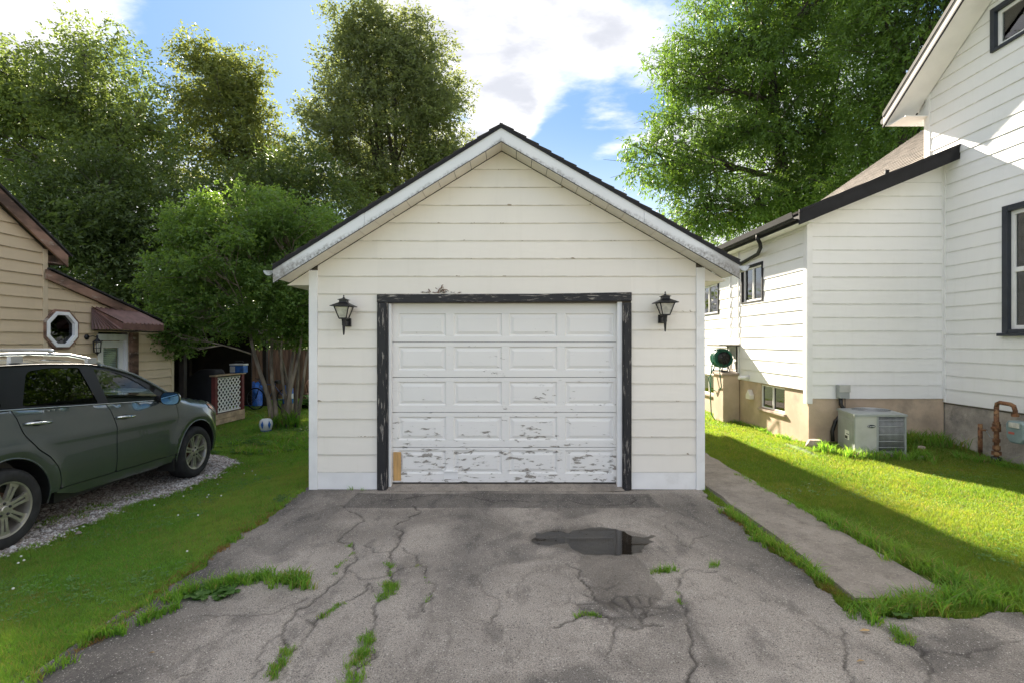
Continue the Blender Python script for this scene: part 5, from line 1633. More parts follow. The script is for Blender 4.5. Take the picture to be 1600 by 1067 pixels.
# pillars: the greenhouse side minus the window openings
def pillar_patch(name, polys, mat, parent, side):
    pts = []; edges = []
    for pl_ in polys:
        b = []
        n = len(pl_)
        for i in range(n):
            p, q = Vector(pl_[i]), Vector(pl_[(i + 1) % n]); k = max(1, int((q - p).length / .05))
            for j in range(k): b.append(tuple(p + (q - p) * (j / k)))
        o = len(pts); pts += b; edges += [(o + i, o + (i + 1) % len(b)) for i in range(len(b))]
    r_ = delaunay_2d_cdt([Vector(p) for p in pts], edges, [], 0, 1e-5)
    v2 = [tuple(v) for v in r_[0]]
    fs = []
    for f in r_[2]:
        cx_ = sum(v2[k][0] for k in f) / len(f); cy_ = sum(v2[k][1] for k in f) / len(f)
        if pip(cx_, cy_, polys[0]) and not any(pip(cx_, cy_, h_) for h_ in polys[1:]): fs.append(tuple(f))
    vs = [CW(side, s, z, -.004) for s, z in v2]
    a, b, c = (vs[k] for k in fs[0])
    if (b - a).cross(c - a).x * side < 0: fs = [f[::-1] for f in fs]
    return MB().add(vs, fs, 0, None, True).build(name, mat, parent)


for side in (1, -1):
    patch(quarter, 'quarter_panel', M['paint'], car, side)
    rd = patch(rdoor, 'door', M['paint'], car, side)
    fd = patch(fdoor, 'door', M['paint'], car, side)
    patch(fender, 'fender', M['paint'], car, side)
    patch(sillp, 'sill', M['paint'], car, side, off=-.004)
    pillar_patch('pillar_trim', [green, w_rear, w_front, w_quart], M['gloss_black'], car, side)
    patch(grow(w_rear, .008), 'window', M['carglass'], car, side, off=-.012, skirt=0)
    patch(grow(w_front, .008), 'window', M['carglass_front'], car, side, off=-.012, skirt=0)
    patch(grow(w_quart, .008), 'window', M['carglass'], car, side, off=-.012, skirt=0)
    # chrome belt strip and dark seal
    mb = MB(); mb.tube([CW(side, s, belt(s) + .010, .004) for s in np.arange(3.8, 6.95, .1)], .006, 6); mb.build('belt_strip', M['chrome'], car)
    mb = MB(); mb.tube([CW(side, s, z, .003) for s, z in [(s, roofz(s) - .042) for s in np.arange(3.8, 7.0, .08)]], .008, 6); mb.build('roof_seal', M['gloss_black'], car)
    for d_, s0, z0 in ((rd, 4.945, 1.11), (fd, 6.05, 1.035)):
        pts = [CW(side, s0 - .13, z0 + .006, .004), CW(side, s0 - .10, z0 + .006, .035), CW(side, s0, z0, .045), CW(side, s0 + .10, z0 - .006, .038), CW(side, s0 + .125, z0 - .008, .012)]
        mb = MB(); mb.tube(pts, [.012, .015, .017, .015, .010], 8); mb.build('handle', M['chrome'], d_)
        q = [(s0 + .065 * math.cos(t), z0 - .002 + .028 * math.sin(t)) for t in np.linspace(0, 2 * math.pi, 16, endpoint=False)]
        patch(q, 'handle_cup', M['gloss_black'], d_, side, off=.002, skirt=0, step=.03)
    # black arch liners
    for A in (AF, AR):
        mb = MB(); al = arch(A, -8, 188, .432, .457, 30)
        vs = []
        for (s, z, _) in al:
            p = CW(side, s, z, -.006); vs += [p, Vector((CXC + side * .50, s, z + zg(s)))]
        mb.add(vs, [(2 * i, 2 * i + 1, 2 * i + 3, 2 * i + 2) for i in range(len(al) - 1)])
        k = len(al)
        mb.add([Vector((CXC + side * .52, s, z + zg(s))) for s, z, _ in al], [tuple(range(k))])
        mb.build('wheel_liner', M['blackpl'], car)
        # rolled lip
        mb = MB(); mb.tube([CW(side, s, z, -.001) for s, z, _ in al], .008, 6); mb.build('arch_lip', M['paint'], car)
    mb = MB(); mb.box(*(sorted((CXC + side * .74, CXC + side * .955))), 6.90, 6.915, .20 + zg(7), .40 + zg(7)); mb.build('mud_flap', M['blackpl'], car)
    # wheels
    for A in (AF, AR):
        wc = Vector((CXC + side * .83, A, .365 + zg(A))); ax3 = Vector((side, 0, 0))
        wh = MB()
        wh.lathe([(.235, -.115), (.33, -.125), (.356, -.105), (.367, -.06), (.368, .05), (.360, .095), (.338, .122), (.30, .128), (.262, .120), (.244, .112)], wc, ax3, n=48)
        wheel = wh.build('wheel', M['tyre'], car)
        mb = MB()
        mb.lathe([(.226, -.10), (.222, .02), (.228, .085), (.236, .112), (.249, .116), (.251, .106), (.246, .095)], wc, ax3, n=48)
        Y_, Z_ = Vector((0, 1, 0)), Vector((0, 0, 1))
        rot0 = .25 if A == AR else .12
        for k in range(7):
            a0_ = rot0 + 2 * math.pi * k / 7
            for dd in (-1, 1):
                def PT(r_, ang, o_): return wc + ax3 * o_ + (Y_ * math.cos(ang) + Z_ * math.sin(ang)) * r_
                pr_ = []
                for r_, da, hw_, o_, dp in ((.055, .30, .018, .088, .03), (.12, .155, .0125, .094, .03), (.19, .125, .0125, .096, .028), (.236, .135, .016, .098, .028)):
                    c_ = a0_ + dd * da
                    pr_.append([PT(r_, c_ - hw_ / r_, o_), PT(r_, c_ + hw_ / r_, o_), PT(r_, c_ + hw_ * 1.15 / r_, o_ - dp), PT(r_, c_ - hw_ * 1.15 / r_, o_ - dp)])
                vs = [p for q in pr_ for p in q]
                fs = [(4 * i + j, 4 * i + 4 + j, 4 * i + 4 + (j + 1) % 4, 4 * i + (j + 1) % 4) for i in range(3) for j in range(4)]
                if side < 0: pass
                mb.add(vs, fs, 0, None, False)
            # web joining each pair near the rim
            vs = [PT(.205, a0_ - .10, .096), PT(.205, a0_ + .10, .096), PT(.238, a0_ + .13, .099), PT(.238, a0_ - .13, .099)]
            mb.add(vs + [v - ax3 * .02 for v in vs], [(0, 1, 2, 3), (4, 7, 6, 5), (0, 4, 5, 1), (2, 6, 7, 3)])
        mb.lathe([(.085, .06), (.085, .086), (.07, .092), (.034, .092), (.034, .102), (.028, .107), (.001, .108)], wc, ax3, n=28)
        rim = mb.build('rim', M['alloy'], wheel); rim.data.set_sharp_from_angle(angle=R(35))
        mb = MB()
        for k in range(5):
            a_ = 2 * math.pi * k / 5 + .3; mb.lathe([(.013, .0), (.011, .012), (.001, .013)], wc + ax3 * .090 + (Y_ * math.cos(a_) + Z_ * math.sin(a_)) * .056, ax3, n=10)
        mb.build('lug_nut', M['iron'], wheel)
        mb = MB(); mb.lathe([(.001, .0), (.15, .0), (.15, .012), (.001, .012)], wc + ax3 * .02, ax3, n=32); mb.build('brake_disc', basic('brake_disc', (.20, .12, .08), .5, metal=.8, var=.3), wheel)
        mb = MB(); mb.lathe([(.001, -.02), (.224, -.02)], wc, ax3, n=32); mb.build('wheel_back', M['blackpl'], wheel)
# roof, windscreen, bonnet: lofted across from side to side
def loft(name, mat, ss, edge, crown, parent, inset=0.0, n=17):
    vs = []; fs = []
    for s in ss:
        z = edge(s)
        hw_ = halfw(s, z) - inset
        for j in range(n):
            a = -1 + 2 * j / (n - 1)
            vs.append((CXC + a * hw_, s, z + crown * (1 - abs(a) ** 2.6) + zg(s)))
    for i in range(len(ss) - 1):
        for j in range(n - 1): fs.append((i * n + j, i * n + j + 1, (i + 1) * n + j + 1, (i + 1) * n + j))
    o = MB().add(vs, fs, 0, None, True).build(name, mat, parent); return o


M['roof_paint'] = M['paint']
loft('roof', M['paint'], list(np.arange(3.62, 6.06, .08)), lambda s: roofz(s) - .034, .058, car)
loft('windscreen', M['carglass_front'], list(np.arange(6.05, 7.0, .08)) + [7.0], lambda s: roofz(s) - .034, .058, car, inset=.02)
mb = MB()
for side in (1, -1):
    mb.tube([CW(side, s, roofz(s) - .034, -.006) for s in list(np.arange(5.95, 7.03, .07))], .022, 8)
mb.build('pillar_trim', M['paint'], car)
loft('bonnet', M['paint'], [6.93] + list(np.arange(7.0, 8.40, .08)), lambda s: belt(s) - .001, .055, car)
loft('cowl', M['blackpl'], [6.88, 6.95, 7.0], lambda s: belt(s) - .006, .04, car)
# front and rear faces
for s, dirn in ((8.36, 1), (3.66, -1)):
    zz_ = [.34, .45, .6, .75, .88, .97 if dirn > 0 else 1.0] + ([] if dirn > 0 else [1.15, 1.27])
    vs = []; n = 13
    for z in zz_:
        hw_ = halfw(s, z) + .001
        for j in range(n):
            a = -1 + 2 * j / (n - 1); vs.append((CXC + a * hw_, s + dirn * .16 * (1 - a * a) * (1 if dirn > 0 else .6), z * (1 if z < .9 or dirn < 0 else .96) + zg(s)))
    fs = [(i * n + j, i * n + j + 1, (i + 1) * n + j + 1, (i + 1) * n + j) for i in range(len(zz_) - 1) for j in range(n - 1)]
    MB().add(vs, fs, 0, None, True).build('bumper', M['paint'], car)
mb = MB(); mb.box(CXC - .45, CXC + .45, 8.50, 8.53, .60 + zg(8.4), .82 + zg(8.4))
for k in range(4): mb.box(CXC - .44, CXC + .44, 8.53, 8.545, .62 + k * .05 + zg(8.4), .64 + k * .05 + zg(8.4))
mb.build('front_grille', M['blackpl'], car)
mb = MB(); vs = [(CXC - .70, 3.61, 1.28), (CXC + .70, 3.61, 1.28), (CXC + .58, 3.70, 1.58), (CXC - .58, 3.70, 1.58)]
mb.add([(a, b, c + zg(3.6)) for a, b, c in vs], [(0, 1, 2, 3)]).build('rear_window', M['carglass'], car)
for side in (1, -1):
    hl = rnd([(7.78, .93), (7.72, 1.035), (7.95, 1.01), (8.22, .90), (8.26, .80), (8.0, .84)], .03)
    h_ = patch(hl, 'headlight', M['lamp_clear'], car, side, off=.006, step=.04)
    patch(rnd([(7.735, .965), (7.715, 1.03), (7.80, 1.02), (7.84, .93)], .01), 'side_marker', M['amber'], h_, side, off=.011, skirt=0, step=.03)
    patch(rnd([(3.62, 1.0), (3.62, 1.25), (3.80, 1.24), (3.74, 1.0)], .02), 'tail_light', M['red_lens'], car, side, off=.008, step=.04)
    # door mirror
    mc = Vector((CXC + side * 1.105, 6.60, 1.20 + zg(6.5)))
    mb = MB()
    prof_ = []
    ns, nr = 9, 16
    for i in range(ns):
        t = i / (ns - 1); k = math.sin(math.pi * (.5 + .5 * t)) ** .55 if i < ns - 1 else .02
        for j in range(nr):
            a = 2 * math.pi * j / nr; c_, s_ = math.cos(a), math.sin(a)
            q = (abs(c_) ** 3.2 + abs(s_) ** 3.2) ** (-1 / 3.2)
            prof_.append(mc + Vector((side * .125 * c_ * q * k, .13 * t, .085 * s_ * q * k)))
    fs = [(i * nr + j, i * nr + (j + 1) % nr, (i + 1) * nr + (j + 1) % nr, (i + 1) * nr + j) for i in range(ns - 1) for j in range(nr)]
    mb.add(prof_, fs, 0, None, True)
    mir = mb.build('door_mirror', M['paint'], car)
    gl = [mc + (p - mc) * .90 + Vector((0, -.001, 0)) for p in prof_[:nr]]; bk = [p + Vector((0, .006, 0)) for p in prof_[:nr]]
    MB().add(prof_[:nr] + gl, [(j, (j + 1) % nr, nr + (j + 1) % nr, nr + j) for j in range(nr)]).build('mirror_rim', M['gloss_black'], mir)
    MB().add(gl, [tuple(range(nr))]).build('mirror_glass', M['mirror'], mir)
    mb = MB(); mb.tube([mc + Vector((-side * .09, .05, -.04)), CW(side, 6.68, 1.19, -.01)], [.03, .045], 8); mb.build('mirror_arm', M['gloss_black'], mir)
    # roof rails
    rl = [(s, roofz(s) - .01 + h_) for s, h_ in ((3.95, .01), (4.15, .055), (4.6, .075), (5.2, .078), (5.65, .070), (5.92, .045), (6.10, .012))]
    mb = MB(); mb.tube([Vector((CXC + side * (halfw(s, roofz(s)) - .075), s, z + zg(s))) for s, z in rl], .018, 8)
    for s in (4.1, 5.0, 5.90): mb.box(*sorted((CXC + side * .64, CXC + side * .68)), s - .06, s + .06, roofz(s) - .02 + zg(s), roofz(s) + .045 + zg(s))
    mb.build('roof_rail', M['roofrail'], car)
for s in (4.55, 5.45):
    mb = MB(); mb.tube([(CXC - .64, s, 1.80 + zg(s)), (CXC - .6, s, 1.815 + zg(s)), (CXC + .6, s, 1.815 + zg(s)), (CXC + .64, s, 1.80 + zg(s))], .016, 8); mb.build('crossbar', M['roofrail'], car)
# inner shell, floor, seats, dash, wheel
mb = MB()
z0 = zg(6)
mb.box(CXC - .56, CXC + .56, 3.75, 8.3, .26 + z0, .60 + z0); mb.box(CXC - .88, CXC + .88, 5.18, 6.88, .28 + z0, .44 + z0)
mb.build('underbody', M['blackpl'], car)
for side in (1, -1):
    inner = [(4.6, .90), (5.15, .80), (5.2, .46), (6.9, .46), (6.95, .85), (7.1, .9), (7.42, .95), (7.7, .88), (8.2, .7), (8.2, .9), (7.7, 1.0), (7.0, 1.08), (4.0, 1.17), (3.75, 1.15), (3.75, .95)]
    patch(inner, 'inner_panel', M['blackpl'], car, side, off=-.045, skirt=0, step=.15)
mb = MB(); mb.box(CXC - .85, CXC + .85, 3.8, 6.9, .595 + z0, .61 + z0); mb.build('cabin_floor', M['blackpl'], car)
for sy, sx in ((5.95, -.40), (5.95, .40), (5.0, -.45), (5.0, .45), (5.0, 0)):
    wS = .25 if sx else .18
    mb = MB(); mb.box(CXC + sx - wS, CXC + sx + wS, sy - .28, sy + .25, .62 + z0, .82 + z0)
    mb.obox(Vector((CXC + sx - wS, sy - .30, .80 + z0)), (2 * wS, 0, 0), (0, .14, 0), (0, -.12, .56))
    mb.obox(Vector((CXC + sx - .12, sy - .44, 1.38 + z0)), (.24, 0, 0), (0, .10, 0), (0, -.02, .19))
    mb.build('seat', M['seat'], car, bevel=.035, seg=3)
mb = MB(); mb.prism([(6.55, .95), (6.62, 1.14), (6.98, 1.17), (6.98, .7), (6.6, .7)], (0, 0, z0), yv, Z, xv, CXC - .84, CXC + .84); mb.build('dashboard', M['seat'], car, bevel=.03)
mb = MB(); cst = Vector((CXC - .40, 6.42, 1.10 + z0)); a1_, a2_ = Vector((1, 0, 0)), Vector((0, .42, .9)).normalized()
mb.tube([cst + (a1_ * math.cos(t) + a2_ * math.sin(t)) * .18 for t in np.linspace(0, 6.283, 25)], .014, 7, cap=False); mb.tube([cst - a1_ * .18, cst + a1_ * .18], .014, 6)
mb.build('steering_wheel', M['blackpl'], car)
# =============================================================== TREES
rngt = np.random.default_rng(42)


def unit(v): return v / np.maximum(np.linalg.norm(v, axis=-1, keepdims=True), 1e-9)


def leaf_quads(cent, rad, n_each, size, k, droop, rng, up=.8, width=.45, spread=.62):
    """sprays of k leaflets along little twigs, scattered through each clump"""
    nsp = np.maximum(1, (n_each / k)).astype(int)
    ci = np.repeat(np.arange(len(cent)), nsp)
    m = len(ci)
    d = rng.normal(size=(m, 3)); d = unit(d) * (rng.random((m, 1)) ** .45)
    o = cent[ci] + d * rad[ci][:, None] * np.array([1, 1, .72])
    ax = unit(d * np.array([1, 1, .5]) + rng.normal(size=(m, 3)) * .55 + np.array([0, 0, -droop]))
    S = size * rng.uniform(.7, 1.25, m)
    V = []
    side = unit(np.cross(ax, rng.normal(size=(m, 3)) * .5 + np.array([0, 0, 1.])))
    for i in range(k):
        f = (i + .5) / k
        sgn = 1 if i % 2 else -1
        base = o + ax * (S * f * k * .30)[:, None] + rng.normal(size=(m, 3)) * (S * .15)[:, None]
        a = unit(ax * .55 + side * sgn * .85 + rng.normal(size=(m, 3)) * .30 + np.array([0, 0, -.25 * droop]))
        nrm = unit(np.array([0, 0, up]) + rng.normal(size=(m, 3)) * .55)
        b = unit(np.cross(nrm, a)); L = (S * rng.uniform(.8, 1.2, m))[:, None]
        q = np.stack([base, base + a * L * .5 + b * L * width * .5, base + a * L - np.array([0, 0, .12]) * L, base + a * L * .5 - b * L * width * .5], 1)
        V.append(q)
    V = np.concatenate(V, 0)
    return V.reshape(-1, 3)


def tree(name, label, base, lobes, nclump, nleaf, size, leafm, barkm, k=6, droop=.3, trunk_r=.25, stems=1, seed=1, clump_r=(.5, 1.0), group=None, shell=.55, cat='tree', limb_n=9, width=.45, trunk_top=.55, stem_lean=.65, spread=1.6, stem_list=None):
    """lobes: (x, y, z, rx, ry, rz, weight)"""
    rng = np.random.default_rng(seed)
    L = np.array(lobes, float)
    base = np.array(base, float)
    t = thing(name, label, cat, tuple(base), group)
    wgt = L[:, 6] * L[:, 3] * L[:, 5]; wgt /= wgt.sum()
    li = rng.choice(len(L), nclump, p=wgt)
    d = unit(rng.normal(size=(nclump, 3))); r = shell + (1 - shell) * rng.random((nclump, 1)) ** .6
    inner = rng.random((nclump, 1)) < .22
    r = np.where(inner, rng.random((nclump, 1)) * shell, r)
    c = L[li, :3] + d * r * L[li, 3:6]
    c[:, 2] = np.maximum(c[:, 2], base[2] + .35)
    rad = rng.uniform(*clump_r, nclump)
    n_each = nleaf / nclump * (rad / rad.mean()) ** 1.6 * rng.uniform(.55, 1.4, nclump)
    V = leaf_quads(c, rad, n_each, size, k, droop, rng, width=width)
    F_ = np.arange(len(V)).reshape(-1, 4)
    raw_mesh('crown', V, F_, 4, leafm, t)
    # wood
    mb = MB()
    top = L[:, :3].mean(0)
    zt_ = L[:, 2].max() + L[:, 5].max() * .3
    stem_pts = []
    if stem_list:
        for s, (bx_, by_, tx_, ty_, tz_, rr_) in enumerate(stem_list):
            pts = []
            for i in range(9):
                f = i / 8
                pts.append(np.array([bx_ + (tx_ - bx_) * f ** 1.5 + .04 * math.sin(f * 7 + s), by_ + (ty_ - by_) * f + .04 * math.cos(f * 6 + s), base[2] - .05 + (tz_ - base[2]) * f]))
            mb.tube(pts, [rr_ * 1.5, rr_ * 1.1] + [rr_ * (1 - .5 * i / 8) for i in range(2, 9)], 8)
            stem_pts += [(p, rr_ * (1 - .5 * i / 8)) for i, p in enumerate(pts) if i >= 4]
    for s in range(0 if stem_list else stems):
        a = 2 * math.pi * s / max(stems, 1) + rng.random()
        b0 = base + (np.array([math.cos(a), math.sin(a), 0]) * trunk_r * spread if stems > 1 else 0)
        tgt = L[rng.integers(len(L)), :3] if stems > 1 else top
        H_ = base[2] + (zt_ - base[2]) * trunk_top * (1 if stems == 1 else rng.uniform(.7, 1.1))
        e = np.array([b0[0] + (tgt[0] - b0[0]) * stem_lean, b0[1] + (tgt[1] - b0[1]) * stem_lean, H_])
        pts = []
        for i in range(9):
            f = i / 8; p = b0 * (1 - f) + e * f
            p = p + np.array([math.sin(f * 5 + s * 2), math.cos(f * 4 + s), 0]) * trunk_r * .45 * f
            pts.append(p)
        r0 = trunk_r / (stems ** .5)
        mb.tube(pts, [r0 * 1.35] + [r0 * (1 - .62 * i / 8) for i in range(1, 9)], 9)
        stem_pts += [(p, r0 * (1 - .62 * i / 8)) for i, p in enumerate(pts) if i >= (3 if stems == 1 else 4)]
    SP = np.array([p for p, _ in stem_pts]); SR = [q for _, q in stem_pts]
    # limbs to k-means like centres
    ctr = c[rng.choice(nclump, min(limb_n, nclump), replace=False)]
    for _ in range(4):
        lab = np.argmin(((c[:, None] - ctr[None]) ** 2).sum(-1), 1)
        ctr = np.array([c[lab == j].mean(0) if (lab == j).any() else ctr[j] for j in range(len(ctr))])
    for j, cc_ in enumerate(ctr):
        # leave the stem below the target
        sc_ = ((SP - cc_) ** 2).sum(1) + 6 * np.maximum(0, SP[:, 2] - cc_[2] + .15 * np.hypot(*(cc_[:2] - base[:2]))) ** 2
        q = int(np.argmin(sc_)); p0 = SP[q]
        rr = SR[q] * .55
        mid = (p0 + cc_) / 2 + np.array([0, 0, .10 * np.linalg.norm(cc_ - p0)]) + rng.normal(size=3) * .1 * np.linalg.norm(cc_ - p0) * .5
        P4 = [p0 * (1 - f) ** 2 + mid * 2 * f * (1 - f) + cc_ * f * f for f in np.linspace(0, 1, 7)]
        mb.tube(P4, [rr * (1 - .75 * f) for f in np.linspace(0, 1, 7)], 6)
        for ci in np.where(lab == j)[0]:
            f = rng.integers(2, 7); s0 = P4[f]; e0 = c[ci]
            m2 = (s0 + e0) / 2 + rng.normal(size=3) * .12 * np.linalg.norm(e0 - s0)
            r2_ = max(.012, rr * .32 * rng.uniform(.6, 1.1))
            mb.tube([s0, m2, e0, e0 + (e0 - m2) * .45], [r2_, r2_ * .7, r2_ * .4, r2_ * .12], 4, cap=False)
    mb.build('trunk', barkm, t)
    return t


M['bark'] = basic('grey_bark', (.22, .18, .135), .95, var=.3, vs=6, bump=.9, bs=14, stretch=(1, 1, .3), bdist=.02)
M['bark_dark'] = basic('dark_bark', (.055, .045, .036), .95, var=.3, vs=6, bump=.9, bs=14, stretch=(1, 1, .3), bdist=.02)
M['leaf_walnut'] = leaf_mat('walnut_leaf', (.080, .145, .034), (.135, .205, .052), .42, (1.7, 1.75, .8))
M['leaf_dark'] = leaf_mat('dark_leaf', (.095, .135, .05), (.15, .195, .07), .45, (1.9, 1.85, .95))
M['leaf_under'] = leaf_mat('shade_leaf', (.065, .10, .035), (.105, .145, .05), .42, (1.7, 1.7, .9))
M['leaf_maple'] = leaf_mat('maple_leaf', (.12, .15, .075), (.185, .215, .10), .45, (1.8, 1.75, 1.0))
M['leaf_yellow'] = leaf_mat('yellow_green_leaf', (.12, .155, .05), (.19, .215, .08), .45, (1.8, 1.7, .9))
M['leaf_lilac'] = leaf_mat('lilac_leaf', (.095, .175, .042), (.165, .25, .068), .44, (1.9, 1.85, .85))


def lobe(px, py, d, rx, rz, ry=None, w_=1.0):
    """lobe centre at photo pixel px,py, distance d; rx, rz in photo pixels"""
    x, y, z = P(px, py, d); s = d / F
    return (x, y, z, rx * s, (ry if ry is not None else (rx + rz) / 2 * s * .9), rz * s, w_)


# tall multi-stemmed tree behind the garage roof
tree('tall_maple', 'tall grey green multi stemmed tree rising behind the left slope of the garage roof', (-5.0, 25, -.2),
     [lobe(560, 110, 25, 60, 110), lobe(642, 120, 25, 65, 100), lobe(600, 80, 25, 58, 70), lobe(682, 190, 25, 50, 90), lobe(508, 205, 25, 42, 85), lobe(600, 230, 25.5, 110, 90), lobe(560, 300, 26, 90, 60), lobe(680, 280, 26, 60, 60), lobe(545, 50, 25, 16, 40, w_=1.2), lobe(650, 62, 25, 18, 38, w_=1.2), lobe(600, 42, 25, 18, 38, w_=1.2)],
     520, 125000, .160, M['leaf_maple'], M['bark_dark'], k=5, droop=-.35, trunk_r=.42, stems=6, seed=3, clump_r=(.45, 1.05), limb_n=22, trunk_top=.9)
tree('broadleaf_tree', 'loose yellow green tree standing left of the tall grey green one behind the neighbour yard', (-12.0, 24, -.3),
     [lobe(345, 150, 24, 62, 65), lobe(320, 100, 24, 38, 30), lobe(372, 115, 24, 30, 28), lobe(392, 185, 24, 28, 50), lobe(350, 230, 24, 95, 80), lobe(430, 290, 25, 60, 60), lobe(300, 60, 24, 12, 25), lobe(405, 115, 24, 8, 25)],
     300, 52000, .165, M['leaf_yellow'], M['bark_dark'], k=5, droop=.1, trunk_r=.3, seed=5, clump_r=(.45, .95), limb_n=14, trunk_top=.8)
tree('broadleaf_tree', 'huge dark green tree filling the far left above the tan house roof', (-16.5, 21, -.3),
     [lobe(120, 190, 21, 120, 110), lobe(40, 150, 21, 110, 80), lobe(200, 160, 21, 65, 85), lobe(215, 95, 21, 22, 35), lobe(150, 75, 21, 50, 38), lobe(60, 260, 20.5, 150, 110), lobe(210, 270, 20.5, 110, 110), lobe(-80, 200, 21, 130, 140)],
     420, 82000, .165, M['leaf_dark'], M['bark_dark'], k=5, droop=.15, trunk_r=.4, seed=6, clump_r=(.6, 1.15), limb_n=18, trunk_top=.75)
tree('understorey_tree', 'dark low tree in deep shade behind the tan house, left of the rounded shrub', (-12.6, 18, -.3),
     [lobe(150, 370, 18, 130, 110), lobe(260, 330, 18, 100, 90), lobe(120, 470, 17.5, 110, 90), lobe(230, 440, 17.5, 90, 100), lobe(20, 400, 18, 90, 120), lobe(190, 380, 17.2, 90, 70), lobe(150, 300, 18, 110, 60)],
     380, 76000, .15, M['leaf_under'], M['bark_dark'], k=5, droop=.2, trunk_r=.25, seed=7, clump_r=(.5, 1.0), limb_n=12, trunk_top=.7)
tree('understorey_tree', 'dark low tree between the rounded shrub and the tall tree behind the garage', (-7.4, 20, -.3),
     [lobe(400, 330, 20, 80, 90), lobe(470, 300, 20, 70, 70), lobe(420, 430, 19.5, 110, 90), lobe(520, 360, 20, 60, 80), lobe(330, 420, 19.5, 70, 90)],
     280, 50000, .15, M['leaf_under'], M['bark_dark'], k=5, droop=.2, trunk_r=.22, seed=8, clump_r=(.45, .95), limb_n=12, trunk_top=.7)
tree('understorey_tree', 'dark foliage low behind the wooden fence at the back of the left yard', (-9.5, 22, -.3),
     [lobe(300, 500, 20.8, 90, 60), lobe(420, 505, 20.8, 90, 60), lobe(180, 510, 20.8, 90, 60), lobe(500, 490, 20.8, 60, 60), lobe(60, 520, 20.8, 80, 60), lobe(360, 540, 20.5, 130, 30), lobe(460, 545, 20.5, 60, 25)],
     260, 40000, .15, M['leaf_under'], M['bark_dark'], k=5, droop=.2, trunk_r=.15, seed=9, clump_r=(.5, 1.0), limb_n=10, trunk_top=.6)
# right: big walnut and one more behind the main house
tree('walnut_tree', 'large bright green tree with hanging leaves behind the roof of the white house wing', (13.2, 24, -.1),
     [lobe(1130, 60, 24, 75, 75), lobe(1060, 130, 24, 65, 55), lobe(1180, 140, 24, 100, 90), lobe(1250, 40, 24, 110, 95), lobe(1030, 255, 23.5, 58, 38), lobe(1110, 230, 23.5, 90, 70), lobe(1210, 240, 23.5, 90, 75), lobe(1300, 170, 24, 100, 95), lobe(1110, 320, 23.5, 75, 50), lobe(1330, 240, 24, 60, 40), lobe(1180, -60, 24, 120, 70), lobe(1330, -40, 24, 110, 90), lobe(1180, 335, 23, 80, 38), lobe(1260, 310, 23, 60, 40), lobe(1310, 285, 23, 60, 40), lobe(1090, 345, 23, 50, 30)],
     700, 165000, .185, M['leaf_walnut'], M['bark_dark'], k=7, droop=.75, trunk_r=.45, seed=11, clump_r=(.5, 1.15), limb_n=24, width=.34, trunk_top=.72)
tree('walnut_tree', 'deeper green tree behind the white gable of the main house', (14.2, 19, -.1),
     [lobe(1400, 60, 19, 90, 110), lobe(1460, -20, 19, 90, 90), lobe(1380, 190, 19, 80, 70), lobe(1440, 170, 19, 70, 60), lobe(1330, 300, 19.5, 70, 50), lobe(1500, 60, 19, 60, 80)],
     300, 56000, .17, M['leaf_walnut'], M['bark_dark'], k=7, droop=.6, trunk_r=.4, seed=12, clump_r=(.45, .95), limb_n=14, width=.34, trunk_top=.75)
# the round lilac-like shrub tree in front of the yard
tree('lilac_tree', 'dense rounded green shrub tree with several bare stems beside the garage', (-5.50, 12.4, -.30),
     [lobe(400, 345, 12.4, 85, 55), lobe(470, 370, 12.4, 68, 60), lobe(330, 370, 12.4, 72, 60), lobe(290, 430, 12.2, 68, 62), lobe(400, 430, 12.2, 115, 85), lobe(480, 450, 12.5, 60, 70), lobe(260, 480, 12, 40, 32), lobe(330, 495, 11.9, 70, 34), lobe(430, 500, 12.2, 70, 38), lobe(262, 522, 11.6, 36, 34, w_=1.8), lobe(480, 520, 12.6, 30, 25)],
     420, 92000, .078, M['leaf_lilac'], M['bark'], k=5, droop=-.1, trunk_r=.15, stems=8, seed=13, stem_list=[(-5.75, 12.2, -6.35, 12.1, 2.5, .06), (-5.70, 12.28, -5.85, 12.4, 2.7, .055), (-5.42, 12.5, -5.25, 12.5, 2.7, .06), (-5.36, 12.3, -4.95, 12.3, 2.6, .05), (-5.30, 12.6, -5.45, 12.8, 2.7, .05), (-5.55, 12.7, -6.1, 13.0, 2.5, .045), (-5.24, 12.4, -4.70, 12.6, 2.4, .045), (-5.50, 12.45, -5.50, 12.2, 2.6, .04)], clump_r=(.20, .44), shell=.72, limb_n=22, width=.55, trunk_top=.5)

# =============================================================== GRASS
M['grass_r'] = grass_mat('lawn_grass_right', (.14, .235, .035), (.235, .275, .05), (.30, .25, .09), .8, .55)
M['grass_l'] = grass_mat('lawn_grass_left', (.155, .31, .055), (.29, .35, .085), (.30, .24, .10), .55, .7)
M['weed'] = grass_mat('weed_grass', (.16, .32, .05), (.27, .36, .08), (.32, .26, .12), 2.5, .4)
M['clover'] = leaf_mat('clover_leaf', (.09, .20, .045), (.15, .28, .07), .3, (1.6, 1.6, .8))
M['weed_leaf'] = leaf_mat('broad_weed_leaf', (.06, .14, .025), (.10, .20, .04), .35)


